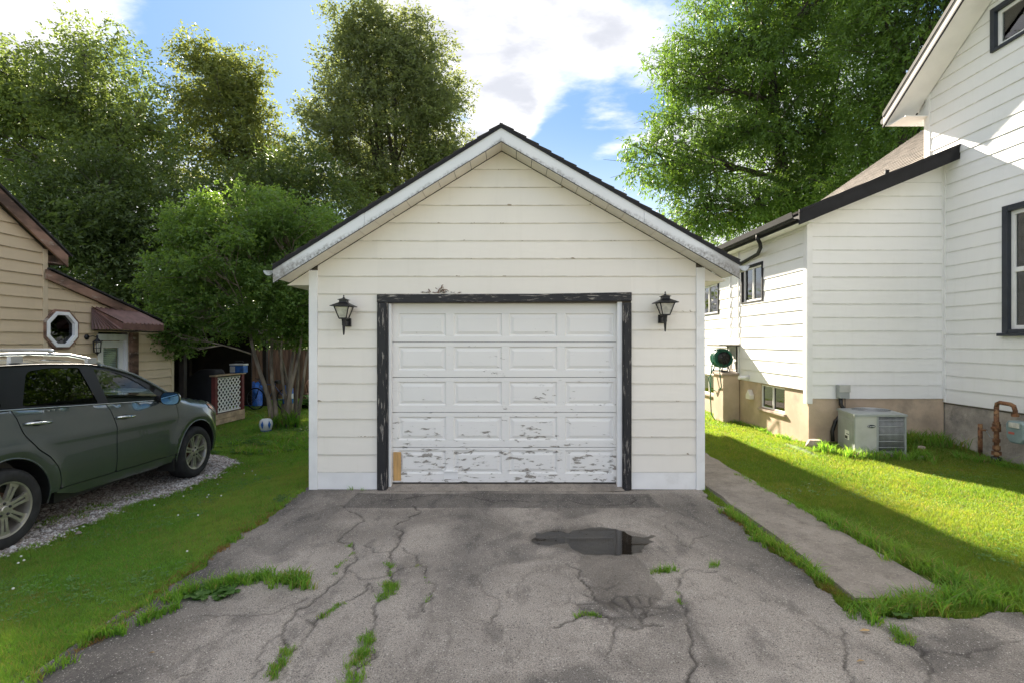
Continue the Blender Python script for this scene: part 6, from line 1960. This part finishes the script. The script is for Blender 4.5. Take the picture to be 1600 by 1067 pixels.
def blades(x, y, z, h, wd, lean, rng, seg3=True):
    n = len(x)
    a = rng.uniform(0, 6.283, n); b = rng.uniform(0, 6.283, n)
    hh = h * rng.uniform(.55, 1.3, n); ww = wd * rng.uniform(.7, 1.3, n)
    ln = lean * rng.uniform(.2, 1.5, n) * hh
    wx_, wy_ = np.cos(a) * ww / 2, np.sin(a) * ww / 2
    lx, ly = np.cos(b) * ln, np.sin(b) * ln
    p = lambda fx_, fz, fw: np.stack([x + lx * fx_ + wx_ * fw, y + ly * fx_ + wy_ * fw, z + hh * fz], -1)
    if not seg3:
        V = np.stack([p(0, 0, 1), p(0, 0, -1), p(1, 1, 0)], 1).reshape(-1, 3)
        return V, np.arange(3 * n).reshape(-1, 3)
    V = np.stack([p(0, 0, 1), p(0, 0, -1), p(.35, .62, .8), p(.35, .62, -.8), p(1.1, .95, 0)], 1).reshape(-1, 3)
    f = np.array([(0, 1, 3), (0, 3, 2), (2, 3, 4)])
    return V, (f[None] + (np.arange(n) * 5)[:, None, None]).reshape(-1, 3)


def lawn_ok(x, y):
    ok = ~inside_drive(x, y, .0)
    ok &= ~((x > 2.27) & (x < 2.99 + .03 * np.sin(y * 9) + .04 * np.maximum(0, 4.2 - y)) & (y > 3.38) & (y < 15))
    ok &= ~((x > GL - .02) & (x < GR + .03) & (y > GY - .03) & (y < 13.3))
    ok &= ~((x > wx + .01) & (y > wy - .01)) & ~(x > MX + .0)
    ok &= ~((x < gravel_edge(y) + .0) & (x > -7.8) & (y < 9.3))
    ok &= ~(x < -7.8) | (y > 12)
    ok &= ~((x > 5.1) & (x < 5.95) & (y > 7.55) & (y < 8.35))
    return ok


def lawn(name, label, x0, x1, y0, y1, d0, mat, h, cap):
    rng = np.random.default_rng(int(abs(x0 * 10) + y0 * 7))
    n = int((x1 - x0) * (y1 - y0) * d0)
    x = rng.uniform(x0, x1, n); y = rng.uniform(y0, y1, n)
    keep = lawn_ok(x, y) & (np.abs(x / np.maximum(y, .3)) < 1.10)
    d = np.maximum(y, 2.2)
    keep &= rng.random(n) < np.clip((3.2 / d) ** 1.55, .02, 1)
    x, y = x[keep], y[keep]; d = np.maximum(y, 2.2)
    clump = .8 + .45 * (lowfreq(x, y, 3.0, 31) * .5)
    V, Fc = blades(x, y, terrain(x, y) - .012, h * np.clip(clump, .5, 1.5), .0042 * (d / 3.2) ** .9, .75, rng, False)
    o = raw_mesh(name, V, Fc, 3, mat, kind='stuff'); o['label'] = label; o['category'] = 'grass'
    return len(Fc)


nb = 0
nb += lawn('lawn_grass', 'mown lawn on the left between the gravel drive and the asphalt', -7.5, -2.2, 1.9, 9.5, 30000, M['grass_l'], .036, 0)
nb += lawn('lawn_grass', 'mown lawn at the back of the left yard around the shrub tree', -15, -2.3, 9.3, 19, 14000, M['grass_l'], .06, 0)
nb += lawn('lawn_grass', 'sunlit mown lawn between the walkway and the white house', 2.1, 7.2, 2.9, 10.5, 30000, M['grass_r'], .040, 0)
nb += lawn('lawn_grass', 'mown lawn running back along the side of the white house wing', 2.2, 5.0, 10.5, 19, 14000, M['grass_r'], .055, 0)
print('blades', nb)


def weeds(name, label, polyline, width, h, n, wd=.006, lean=.7, mat='weed', cat='weeds', group=None, leafy=0, zoff=0.0):
    """tuft(s) of long grass along a ground polyline"""
    rng = np.random.default_rng(abs(hash_(label)) % 99991)
    pl_ = np.array(polyline, float)
    if len(pl_) == 1: pl_ = np.vstack([pl_, pl_ + .001])
    seg = np.hypot(*np.diff(pl_, axis=0).T); cum = np.concatenate([[0], np.cumsum(seg)])
    nt_ = max(3, n // 16); t = rng.random(nt_) * cum[-1]
    tx = np.interp(t, cum, pl_[:, 0]) + rng.normal(0, width, nt_); ty = np.interp(t, cum, pl_[:, 1]) + rng.normal(0, width, nt_)
    i = rng.integers(0, nt_, n)
    x = tx[i] + rng.normal(0, .010 + width * .10, n); y = ty[i] + rng.normal(0, .010 + width * .10, n)
    hs_ = h * rng.uniform(.4, 1.15, nt_)[i]
    V, Fc = blades(x, y, terrain(x, y) - .004 + zoff, hs_, wd, lean, rng)
    loc = (float(x.mean()), float(y.mean()), 0.)
    o = raw_mesh(name, V, Fc, 3, M[mat], loc=loc)
    tag(o, label, cat, group)
    if h <= .031: o['kind'] = 'stuff'
    return o


def hash_(s):
    h_ = 7
    for ch in s: h_ = (h_ * 31 + ord(ch)) & 0xffffffff
    return h_


GW = 'grass clumps growing in the asphalt'
weeds('grass_clump', 'long leafy grass clump reaching from the left lawn into the asphalt', gp([(250, 940), (300, 928), (340, 915), (400, 908), (450, 905), (480, 918)]), .042, .085, 2300, group=GW)
weeds('grass_clump', 'small grass clump at the lawn edge just below the long leafy one', gp([(218, 972), (245, 962), (275, 950)]), .020, .07, 420, group=GW)
weeds('grass_clump', 'grass clump nearest the bottom left corner of the asphalt edge', gp([(120, 1003), (150, 998), (190, 985)]), .022, .08, 480, group=GW)
weeds('grass_clump', 'low tuft in the middle of the main crack in the asphalt', gp([(590, 940), (603, 930), (615, 920), (608, 912)]), .018, .045, 560, .004, group=GW)
weeds('grass_clump', 'grass filling the main crack at the bottom edge of the drive', gp([(585, 985), (575, 1010), (555, 1035), (550, 1065)]), .024, .045, 700, .004, group=GW)
weeds('grass_clump', 'grass tuft in the left crack at the bottom of the drive', gp([(450, 1015), (440, 1035), (425, 1055)]), .020, .045, 340, .004, group=GW)
weeds('grass_clump', 'sparse sprouts along the upper left crack of the drive', gp([(548, 850), (550, 865), (527, 885), (520, 900)]), .008, .022, 200, .004, group=GW)
weeds('grass_clump', 'sprouts in the short cracks left of the main crack', gp([(505, 965), (520, 950), (535, 942)]), .010, .03, 200, .004, group=GW)
weeds('grass_clump', 'thin sprouts along the right side crack of the drive', gp([(655, 885), (670, 905), (675, 925), (665, 945)]), .010, .022, 160, .004, group=GW)
weeds('grass_clump', 'sprouts high up in the main crack', gp([(608, 880), (612, 900), (600, 890)]), .010, .03, 160, .004, group=GW)
weeds('grass_clump', 'round grass tuft right of the puddle', gp([(1020, 897), (1036, 893), (1054, 889)]), .018, .055, 320, .004, group=GW)
weeds('grass_clump', 'small thin tuft between the puddle and the walkway', gp([(1112, 884), (1124, 881)]), .014, .05, 110, .003, group=GW)
weeds('grass_clump', 'low grass tuft in the crazed asphalt below the puddle', gp([(898, 964), (915, 960), (935, 962)]), .014, .028, 260, .004, group=GW)
weeds('grass_clump', 'tiny sprouts in the crack right of the crazed asphalt', gp([(1052, 918), (1063, 945), (1060, 950)]), .008, .022, 90, .003, group=GW)
weeds('grass_strip', 'grass strip growing between the asphalt and the concrete walkway', gp([(1135, 798), (1160, 818), (1190, 845), (1230, 868), (1265, 893), (1292, 915)]), .028, .09, 1900, .006)
weeds('grass_clump', 'big spilling grass clump at the near end of the walkway', gp([(1345, 965), (1380, 955), (1420, 950), (1470, 945), (1520, 935), (1570, 950)]), .050, .095, 2600, .007, lean=.9, group=GW)
weeds('grass_clump', 'small clump in front of the big one at the walkway end', gp([(1395, 985), (1410, 1003), (1425, 1000)]), .022, .06, 260, .004, group=GW)
weeds('tall_grass', 'taller unmown grass along the walkway edge of the right lawn', gp([(1290, 812), (1340, 838), (1390, 862), (1430, 880), (1480, 905), (1530, 925), (1590, 930)]), .065, .11, 3200, .007, lean=.9)
weeds('tall_grass', 'low unmown fringe along the upper part of the walkway', gp([(1150, 742), (1200, 768), (1250, 795), (1290, 812)]), .02, .06, 1100, .006)
weeds('tall_grass', 'weedy grass around the base of the air conditioner', [(4.75, 8.05), (5.0, 7.5), (5.4, 7.45), (5.95, 7.38), (6.15, 7.7)], .07, .14, 1500, .010, lean=.6)
weeds('tall_grass', 'tall dark green weeds against the stucco right of the air conditioner', [(6.05, 8.1), (6.4, 8.2), (6.9, 8.15)], .09, .20, 1300, .011, lean=.6)
weeds('tall_grass', 'dry tangled grass at the foot of the gas meter pipes', [(6.6, 7.6), (6.8, 7.2), (6.9, 6.9), (6.9, 6.4)], .07, .12, 900, .009, lean=1.1)
weeds('tall_grass', 'thin fringe of grass along the side foundation of the white house', [(4.80, 8.5), (4.80, 9.5), (4.80, 10.8), (4.45, 11.2)], .03, .09, 900, .009)
weeds('tall_grass', 'ragged fringe of grass where the left lawn meets the asphalt', [(-2.42, 5.9), (-2.44, 5.0), (-2.44, 4.2), (-2.42, 3.4), (-2.42, 2.5)], .025, .05, 2600, .005)
weeds('tall_grass', 'rank green ground cover at the end of the gravel drive before the shrub tree', [(-4.6, 9.2), (-3.8, 9.9), (-3.0, 9.5), (-4.8, 10.6), (-3.6, 10.8), (-2.7, 10.6)], .32, .13, 5200, .014, lean=.9)
weeds('tall_grass', 'sprigs at the foot of the garage siding left of the door', [(-1.95, 5.92), (-1.75, 5.91)], .03, .05, 40, .005)
weeds('tall_grass', 'green weeds in the shade under the parked car', [(-4.9, 5.2), (-4.75, 6.1), (-4.7, 6.6)], .09, .04, 1200, .006)
weeds('tall_grass', 'ragged grass edge between the left lawn and the gravel', [(-4.38, 3.6), (-4.38, 4.5), (-4.36, 5.2), (-4.42, 6.0), (-4.25, 7.0), (-4.35, 7.9), (-4.6, 8.6)], .035, .045, 2600, .006)


def broad(name, label, spots, cat='weeds', s0=.07, n=9, mat='weed_leaf', hz=.5, z0=0):
    rng = random.Random(hash_(label))
    mb = MB()
    cx_ = sum(p[0] for p in spots) / len(spots); cy_ = sum(p[1] for p in spots) / len(spots)
    for (x, y) in spots:
        z = tz(x, y) + z0
        for k in range(n):
            a = rng.uniform(0, 6.28); L_ = s0 * rng.uniform(.6, 1.25); w_ = L_ * rng.uniform(.28, .42); e = rng.uniform(.1, hz)
            d = Vector((math.cos(a), math.sin(a), 0)); s = Vector((-d.y, d.x, 0)); b = Vector((x, y, z)) + d * .01
            row = []
            for f, wf, zf in ((0, .12, 0), (.3, .85, .55), (.65, 1, .8), (.9, .5, .7), (1.0, .02, .6)):
                m = b + d * L_ * f + Z * (L_ * e * zf); row += [m - s * w_ * wf + Z * .12 * w_, m - Z * .0, m + s * w_ * wf + Z * .12 * w_]
            mb.add(row, [(3 * i + j, 3 * i + j + 1, 3 * i + j + 4, 3 * i + j + 3) for i in range(4) for j in range(2)], 0, None, True)
    return mb.build(name, M[mat], label=label, cat=cat)


broad('broadleaf_weed', 'broad leaved plantain weeds in front of the long grass clump on the asphalt', gp([(310, 930), (325, 934), (345, 930), (362, 922), (335, 920)]), s0=.085)
broad('broadleaf_weed', 'broad leaved weed at the near end of the walkway', gp([(1385, 950), (1398, 958)]), s0=.08)
broad('broadleaf_weed', 'pale clover patch where the left lawn meets the asphalt', [(G(440 + 8 * math.sin(k * 2.1), 778 + 5 * math.cos(k * 3.3))) for k in range(16)], s0=.035, n=6)
M['thatch'] = grass_mat('dry_thatch', (.26, .17, .07), (.34, .24, .10), (.20, .10, .04), 2.0, .6)
for lb, pl_, w_ in (('dry brown thatch along the asphalt edge of the left lawn', [(-2.43, 5.5), (-2.44, 4.6), (-2.42, 3.7), (-2.42, 2.6)], .03), ('dry brown thatch where the grass strip meets the asphalt beside the walkway', [(2.16, 5.2), (2.18, 4.3), (2.2, 3.5)], .02)):
    weeds('dry_thatch', lb, pl_, w_, .028, 1500, .005, 1.6, mat='thatch')
weeds('tall_grass', 'leafy suckers around the foot of the shrub tree stems', [(-5.75, 12.15), (-5.5, 12.3), (-5.2, 12.35)], .10, .42, 420, .035, .6)
broad('hosta_bed', 'pale green leafy plants along the fence beside the garage corner', [(-6.6 + .35 * (k % 5) + .1 * math.sin(k * 7), 16.0 + .5 * (k // 5) + .1 * math.cos(k * 5)) for k in range(15)], cat='plants', s0=.36, n=14, hz=1.2)
rng2 = np.random.default_rng(77)
gc = []
for k in range(230):
    x_, y_ = rng2.uniform(-5.6, -2.6), rng2.uniform(9.0, 12.2)
    gc.append((x_, y_))
broad('ground_cover', 'low round leaved ground cover in the shaded left yard', gc, cat='ground cover', s0=.075, n=6)
bpy.data.objects['ground_cover']['kind'] = 'stuff'
rng2 = np.random.default_rng(78); gc = []
while len(gc) < 900:
    x_, y_ = rng2.uniform(-4.3, -2.5), 2.3 + 6.0 * rng2.random() ** 1.6
    if lawn_ok(np.array([x_]), np.array([y_]))[0] and math.sin(x_ * 3.1 + 1) + math.sin(y_ * 2.3) + math.sin(x_ * 1.3 - y_ * 3.7) > .3: gc.append((x_, y_))
broad('clover', 'low clover scattered through the mown left lawn', gc, cat='ground cover', s0=.016, n=5, mat='clover', z0=.012)
bpy.data.objects['clover']['kind'] = 'stuff'
rng2 = np.random.default_rng(79); gc = []
while len(gc) < 500:
    x_, y_ = rng2.uniform(2.9, 6.6), 3.4 + 5.0 * rng2.random() ** 1.4
    if lawn_ok(np.array([x_]), np.array([y_]))[0] and math.sin(x_ * 3.1 + 1) + math.sin(y_ * 2.3) + math.sin(x_ * 1.3 - y_ * 3.7) > .5: gc.append((x_, y_))
broad('clover', 'low clover scattered through the sunlit right lawn', gc, cat='ground cover', s0=.018, n=5, mat='clover', z0=.012)
bpy.data.objects['clover.001']['kind'] = 'stuff'
# scattered white clover heads and dry leaves
mb = MB(); r2 = random.Random(8)
for k in range(16):
    x_, y_ = r2.uniform(-4.2, -2.6), r2.uniform(3.2, 7.5); z_ = tz(x_, y_) + .045
    mb.lathe([(.001, 0), (.009, .004), (.008, .012), (.001, .016)], (x_, y_, z_), n=6)
mb.build('clover_flowers', basic('clover_white', (.7, .7, .62), .8), kind='stuff')
M['dryleaf'] = basic('dry_leaf', (.42, .27, .12), .8, var=.25, vs=20)
for (px_, py_, s_, lb) in ((237, 1022, .018, 'small tan leaf lying on the asphalt at lower left'), (1352, 987, .035, 'pale curled dead leaf on the asphalt near the walkway end'), (1345, 1035, .024, 'rust coloured dead leaf on the asphalt at lower right')):
    gx_, gy_ = G(px_, py_)
    mb = MB(); mb.add([(gx_ - s_, gy_, .008), (gx_, gy_ + s_ * .5, .014), (gx_ + s_, gy_ + .2 * s_, .010), (gx_ + .2 * s_, gy_ - s_ * .5, .018)], [(0, 3, 2, 1)])
    mb.build('dead_leaf', M['dryleaf'], label=lb, cat='leaf')

# =============================================================== LEFT YARD
# wooden fence, board by board
M['fence'] = basic('brown_fence', (.13, .075, .045), .85, var=.35, vs=3, bump=.4, stretch=(4, 4, .4))
fn = thing('board_fence', 'brown vertical board fence at the back of the left yard', 'fence', (-8, 18.5, -.37))
r2 = random.Random(3)
x_ = -14.5
while x_ < -3.2:
    mb = MB(); z0_ = tz(x_, 18.5); h_ = 1.80 + r2.uniform(-.02, .02)
    mb.prism([(x_, z0_ + .03), (x_ + .147, z0_ + .03), (x_ + .147, h_ + z0_ - .04), (x_ + .11, h_ + z0_), (x_ + .035, h_ + z0_), (x_, h_ + z0_ - .04)], (0, 18.5 + r2.uniform(-.006, .006), 0), (1, 0, 0), Z, (0, -1, 0), 0, .02)
    mb.build('board', M['fence'], fn); x_ += .15
mb = MB()
for z_ in (.35, 1.45): mb.box(-14.5, -3.2, 18.505, 18.55, z_ - .4, z_ - .31)
mb.build('rail', M['fence'], fn)
for k in range(5): MB().box(-14.4 + 2.7 * k, -14.3 + 2.7 * k, 18.555, 18.65, -.4, 1.45).build('post', M['fence'], fn)

# dark patio cover behind the tan house
M['dark_brown'] = basic('dark_brown_paint', (.030, .022, .018), .8, var=.2)
pc = thing('patio_cover', 'dark patio roof on posts behind the tan house', 'patio cover', (-9.5, 14.5, -.3))
mb = MB(); mb.obox((-12.6, 12.0, 2.10), (4.9, 0, 0), (0, 4.3, -.12), (0, 0, .07)); mb.build('roof', M['dark_shingle'], pc)
mb = MB(); mb.box(-7.74, -7.69, 12.0, 16.25, 1.94, 2.09); mb.box(-12.6, -7.75, 16.25, 16.3, 1.84, 1.97); mb.build('beam', M['wood_dark'], pc)
for (x_, y_) in ((-7.78, 12.1), (-7.78, 16.15), (-10.2, 16.15), (-12.5, 16.15)): MB().box(x_ - .06, x_ + .06, y_ - .06, y_ + .06, -.3, 1.95).build('post', M['dark_brown'], pc)
mb = MB(); mb.box(-12.7, -12.6, 12.0, 16.3, -.3, 2.1); mb.box(-12.6, -8.3, 16.31, 16.36, -.3, 2.0); mb.build('wall', M['dark_brown'], pc)
# deck with white lattice panel between maroon posts
dk = thing('deck_railing', 'white diamond lattice railing panel between maroon posts with a pale wood cap', 'railing', (-7.28, 13.1, -.35))
la = Vector((-7.32, 12.60, 0)); lb_ = Vector((-7.24, 13.70, 0)); LD = (lb_ - la); LLn = LD.length; LD.normalize(); LN = Vector((LD.y, -LD.x, 0))
M['red_post'] = basic('maroon_post', (.15, .032, .03), .7, var=.2, bump=.2)
M['pale_wood'] = basic('pale_cap_wood', (.45, .33, .22), .8, var=.2, bump=.2)
zb_, zt2 = -.02, .80
for t_ in (0, LLn): 
    c_ = la + LD * t_; MB().obox(c_ - LD * .05 - LN * .05 + Z * -.35, LD * .10, LN * .10, Z * (.86 + .35)).build('post', M['red_post'], dk, bevel=.004)
MB().obox(la - LD * .08 - LN * .08 + Z * .862, LD * (LLn + .16), LN * .16, Z * .035).build('cap_rail', M['pale_wood'], dk, bevel=.004)
MB().obox(la - LD * .06 - LN * .04 + Z * -.33, LD * (LLn + .12), LN * .10, Z * .12).build('rim_board', M['pale_wood'], dk)
MB().obox(la - LD * .06 - LN * .04 + Z * -.20, LD * (LLn + .12), LN * .10, Z * .12).build('rim_board', M['pale_wood'], dk)
w0, w1_, h0, h1 = .06, LLn - .06, zb_, zt2
mb = MB()
sp = .14
for sg, off in ((1, .004), (-1, -.012)):
    k = -20
    while k * sp < (w1_ - w0) + (h1 - h0):
        c0 = k * sp
        pts = []
        # line u - sg*z = const
        for z_ in (h0, h1):
            pts.append((w0 + c0 + (z_ - h0 if sg > 0 else h1 - z_) * 1.0, z_))
        (ua, za), (ub, zb2) = pts
        def cl_(u, z): return u
        d_ = (ub - ua, zb2 - za)
        ts = [0, 1]
        if abs(d_[0]) > 1e-9:
            t1_ = (w0 - ua) / d_[0]; t2_ = (w1_ - ua) / d_[0]
            lo_, hi_ = min(t1_, t2_), max(t1_, t2_); ts = [max(0, lo_), min(1, hi_)]
        if ts[1] - ts[0] > .03:
            A = la + LD * (ua + d_[0] * ts[0]) + Z * (za + d_[1] * ts[0]) + LN * off; B = la + LD * (ua + d_[0] * ts[1]) + Z * (za + d_[1] * ts[1]) + LN * off
            dd = (B - A).normalized(); up_ = LN.cross(dd)
            mb.obox(A - up_ * .016, B - A, up_ * .032, LN * .007)
        k += 1
    mb.obox(la + LD * w0 + Z * (h1) + LN * -.013, LD * (w1_ - w0), Z * .03, LN * .026); mb.obox(la + LD * w0 + Z * (h0 - .03) + LN * -.013, LD * (w1_ - w0), Z * .03, LN * .026) if sg > 0 else None
mb.build('lattice', M['white_trim'], dk, kind='stuff')
dfl = thing('deck', 'low wooden deck behind the lattice railing', 'deck', (-9, 13.6, -.3))
for k in range(28): MB().box(-7.36 - .145 * (k + 1) + .006, -7.36 - .145 * k, 12.3 + .02 * (k % 2), 13.75, -.11, -.075).build('plank', M['dark_brown'], dfl)
# covered barbecue
M['cover'] = basic('black_cover', (.014, .014, .016), .7, var=.2, bump=.5, bs=6, bdist=.03)
mb = MB()
zc_ = -.07
rows = [(0, .33, .60, 0), (.02, .33, .60, 0), (.40, .34, .59, 0), (.62, .33, .58, 0), (.67, .31, .50, .06), (.90, .29, .36, .14), (1.04, .25, .24, .20), (1.08, .20, .19, .20)]
vs = []
for h_, a_, b_, sh_ in rows:
    for k in range(16):
        t = 2 * math.pi * k / 16; c_, s_ = math.cos(t), math.sin(t); q = (abs(c_) ** 6 + abs(s_) ** 6) ** (-1 / 6)
        wv = 1 + .03 * math.sin(5 * t) * (1 if h_ < .6 else .3); vs.append((-8.0 + sh_ + b_ * c_ * q * wv, 13.25 + a_ * s_ * q * wv, zc_ + h_))
n_ = 16
fs = [(i * n_ + k, i * n_ + (k + 1) % n_, (i + 1) * n_ + (k + 1) % n_, (i + 1) * n_ + k) for i in range(len(rows) - 1) for k in range(n_)] + [tuple(range((len(rows) - 1) * n_, len(rows) * n_))]
mb.add(vs, fs, 0, None, True).build('covered_grill', M['cover'], label='barbecue grill under a black cover on the deck behind the car', cat='barbecue')
# cooler box on the cap rail
M['blue'] = basic('blue_plastic', (.02, .12, .45), .45, var=.2, vs=10)
M['whitepl'] = basic('white_plastic', (.65, .66, .68), .5)
cb = thing('cooler_box', 'small blue and white box standing on the cap of the lattice railing', 'box', (-7.23, 13.55, .9))
MB().obox((-7.41, 13.44, .899), (.36, 0, 0), (0, .24, 0), (0, 0, .19)).build('box_body', M['blue'], cb, bevel=.02)
MB().obox((-7.42, 13.43, 1.09), (.38, 0, 0), (0, .26, 0), (0, 0, .045)).build('lid', M['whitepl'], cb, bevel=.012)
MB().obox((-7.40, 13.428, .92), (.13, 0, 0), (0, .01, 0), (0, 0, .15)).build('label_patch', M['whitepl'], cb)
MB().tube([(-7.36, 13.56, 1.135), (-7.33, 13.56, 1.20), (-7.13, 13.56, 1.20), (-7.10, 13.56, 1.135)], .012, 6).build('handle', M['blackpl'], cb)
# blue tarpaulin heap behind the bicycle
mb = MB(); n_ = 12; vs = []; r2 = random.Random(5)
for i in range(n_):
    for j in range(n_):
        u, v = i / (n_ - 1) * 2 - 1, j / (n_ - 1) * 2 - 1
        h_ = max(0, (1 - abs(u) ** 3)) * max(0, (1 - abs(v) ** 3)) * .78
        vs.append((-8.62 + u * .48 + r2.gauss(0, .03), 17.0 + v * .4 + r2.gauss(0, .03), tz(-8, 17) + .01 + h_ * r2.uniform(.82, 1.05)))
fs = [(i * n_ + j, (i + 1) * n_ + j, (i + 1) * n_ + j + 1, i * n_ + j + 1) for i in range(n_ - 1) for j in range(n_ - 1)]
mb.add(vs, fs, 0, None, True).build('blue_tarpaulin', M['blue'], label='blue tarpaulin thrown over a low heap behind the bicycle', cat='tarpaulin')
# bicycle
bk = thing('bicycle', 'dark bicycle leaning behind the stems of the shrub tree', 'bicycle', (-7.6, 15.6, tz(-7.4, 15.6)))
z0_ = tz(-7.4, 15.6)
bx = lambda u, z: Vector((-8.20 + u, 15.80 - u * .25, z0_ + z))
for u in (.33, 1.38):
    mb = MB(); mb.tube([bx(u, .34) + Vector((math.cos(t) * .315, -math.cos(t) * .08, math.sin(t) * .325)) for t in np.linspace(0, 6.283, 33)], .022, 6, cap=False)
    wl_ = mb.build('wheel', M['tyre'], bk)
    mb = MB()
    for k in range(12):
        t = k * math.pi / 6; mb.tube([bx(u, .34), bx(u, .34) + Vector((math.cos(t) * .305, -math.cos(t) * .077, math.sin(t) * .315))], .002, 3)
    mb.build('spokes', M['galv'], wl_)
mb = MB()
for a, b in (((.33, .34), (.50, .82)), ((.50, .80), (.98, .78)), ((.50, .70), (.80, .34)), ((.80, .34), (1.02, .82)), ((.80, .34), (1.38, .34)), ((1.38, .34), (1.0, .74)), ((.50, .82), (.47, .92))): mb.tube([bx(*a), bx(*b)], .017, 6)
mb.build('frame', basic('bike_blue', (.03, .06, .16), .4), bk)
mb = MB(); mb.tube([bx(.47, .94) + Vector((0, -.26, .04)), bx(.47, .94), bx(.47, .94) + Vector((0, .26, .04))], .014, 6); mb.build('handlebar', M['blackpl'], bk)
mb = MB(); mb.tube([bx(.92, .86), bx(1.04, .88), bx(1.16, .87)], [.03, .05, .07], 8); mb.build('saddle', M['blackpl'], bk)
# blue and white ball-like garden ornament, jug, chair
gb = thing('garden_pot', 'blue and white patterned round pot on the grass in front of the shrub tree', 'pot', (-5.62, 11.7, tz(-5.62, 11.7)))
z0_ = tz(-5.6, 11.7)
mb = MB(); mb.lathe([(.001, .0), (.08, .0), (.10, .03), (.13, .10), (.145, .18), (.13, .26), (.09, .30), (.075, .30), (.001, .28)], (-5.62, 11.7, z0_), n=20); mb.build('pot_body', M['whitepl'], gb)
mb = MB()
for k in range(6):
    a = k * math.pi / 3 + .4; c_ = Vector((-5.62, 11.7, z0_ + .18)); d_ = Vector((math.cos(a), math.sin(a), 0)); s_ = Vector((-d_.y, d_.x, 0))
    mb.add([c_ + d_ * .150 - s_ * .035, c_ + d_ * .139 - Z * .10, c_ + d_ * .150 + s_ * .035, c_ + d_ * .137 + Z * .09], [(0, 1, 2, 3)])
mb.lathe([(.110, .025), (.118, .045), (.122, .052)], (-5.62, 11.7, z0_), n=20)
mb.build('blue_pattern', M['blue'], gb)
jg = MB(); z0_ = tz(-6.2, 13.9); jg.lathe([(.001, 0), (.13, 0), (.14, .04), (.14, .42), (.10, .50), (.05, .52), (.05, .57), (.001, .57)], (-6.30, 14.4, z0_ + .35), n=18)
j_ = thing('water_jug', 'blue water jug on a stump between the stems of the shrub tree', 'jug', (-6.30, 14.4, z0_))
jg.build('jug_body', M['blue'], j_)
mb = MB(); mb.lathe([(.142, .14), (.143, .15), (.143, .27), (.142, .28)], (-6.30, 14.4, z0_ + .35), n=18); mb.build('jug_label', M['whitepl'], j_)
MB().lathe([(.001, -.02), (.20, -.02), (.18, .15), (.17, .35), (.001, .35)], (-6.30, 14.4, z0_), n=14).build('tree_stump', M['bark'], label='short stump under the blue water jug', cat='stump')
ch = thing('garden_chair', 'pale garden chair facing the fence right of the shrub tree stems', 'chair', (-6.35, 16.6, tz(-6.3, 16.6)))
z0_ = tz(-6.3, 16.6); M['salmon'] = basic('salmon_plastic', (.5, .27, .2), .5)
MB().box(-6.62, -6.14, 16.4, 16.85, z0_ + .40, z0_ + .43).build('seat', M['salmon'], ch, bevel=.01)
mb = MB(); mb.tube([(-6.60, 16.42, z0_ + .43), (-6.60, 16.36, z0_ + .7), (-6.50, 16.34, z0_ + .86), (-6.38, 16.33, z0_ + .9), (-6.26, 16.34, z0_ + .86), (-6.16, 16.36, z0_ + .7), (-6.16, 16.42, z0_ + .43)], .02, 7)
for k in range(4): mb.tube([(-6.52 + k * .093, 16.41, z0_ + .42), (-6.52 + k * .093, 16.345, z0_ + .85)], .014, 5)
mb.build('backrest', M['salmon'], ch)
for x_ in (-6.58, -6.18):
    for y_ in (16.43, 16.82): MB().tube([(x_, y_, z0_ - .01), (x_, y_, z0_ + .41)], .018, 6).build('leg', M['salmon'], ch)
# distant tree belts seen from other positions
for k, (bx0, by0, lbl) in enumerate(((-26, 40, 'distant tree belt far beyond the left yard'), (2, 45, 'distant tree belt hidden beyond the garage'), (30, 42, 'distant tree belt beyond the white house'))):
    rng3 = np.random.default_rng(90 + k)
    c_ = np.stack([bx0 + rng3.uniform(-14, 14, 160), by0 + rng3.uniform(-2, 2, 160), rng3.uniform(.5, 6, 160)], -1)
    V = leaf_quads(c_, np.full(160, 1.3), np.full(160, 40.), .34, 5, .2, rng3)
    o = raw_mesh('distant_woods', V, np.arange(len(V)).reshape(-1, 4), 4, M['leaf_dark'], kind='stuff'); o['label'] = lbl; o['category'] = 'woods'
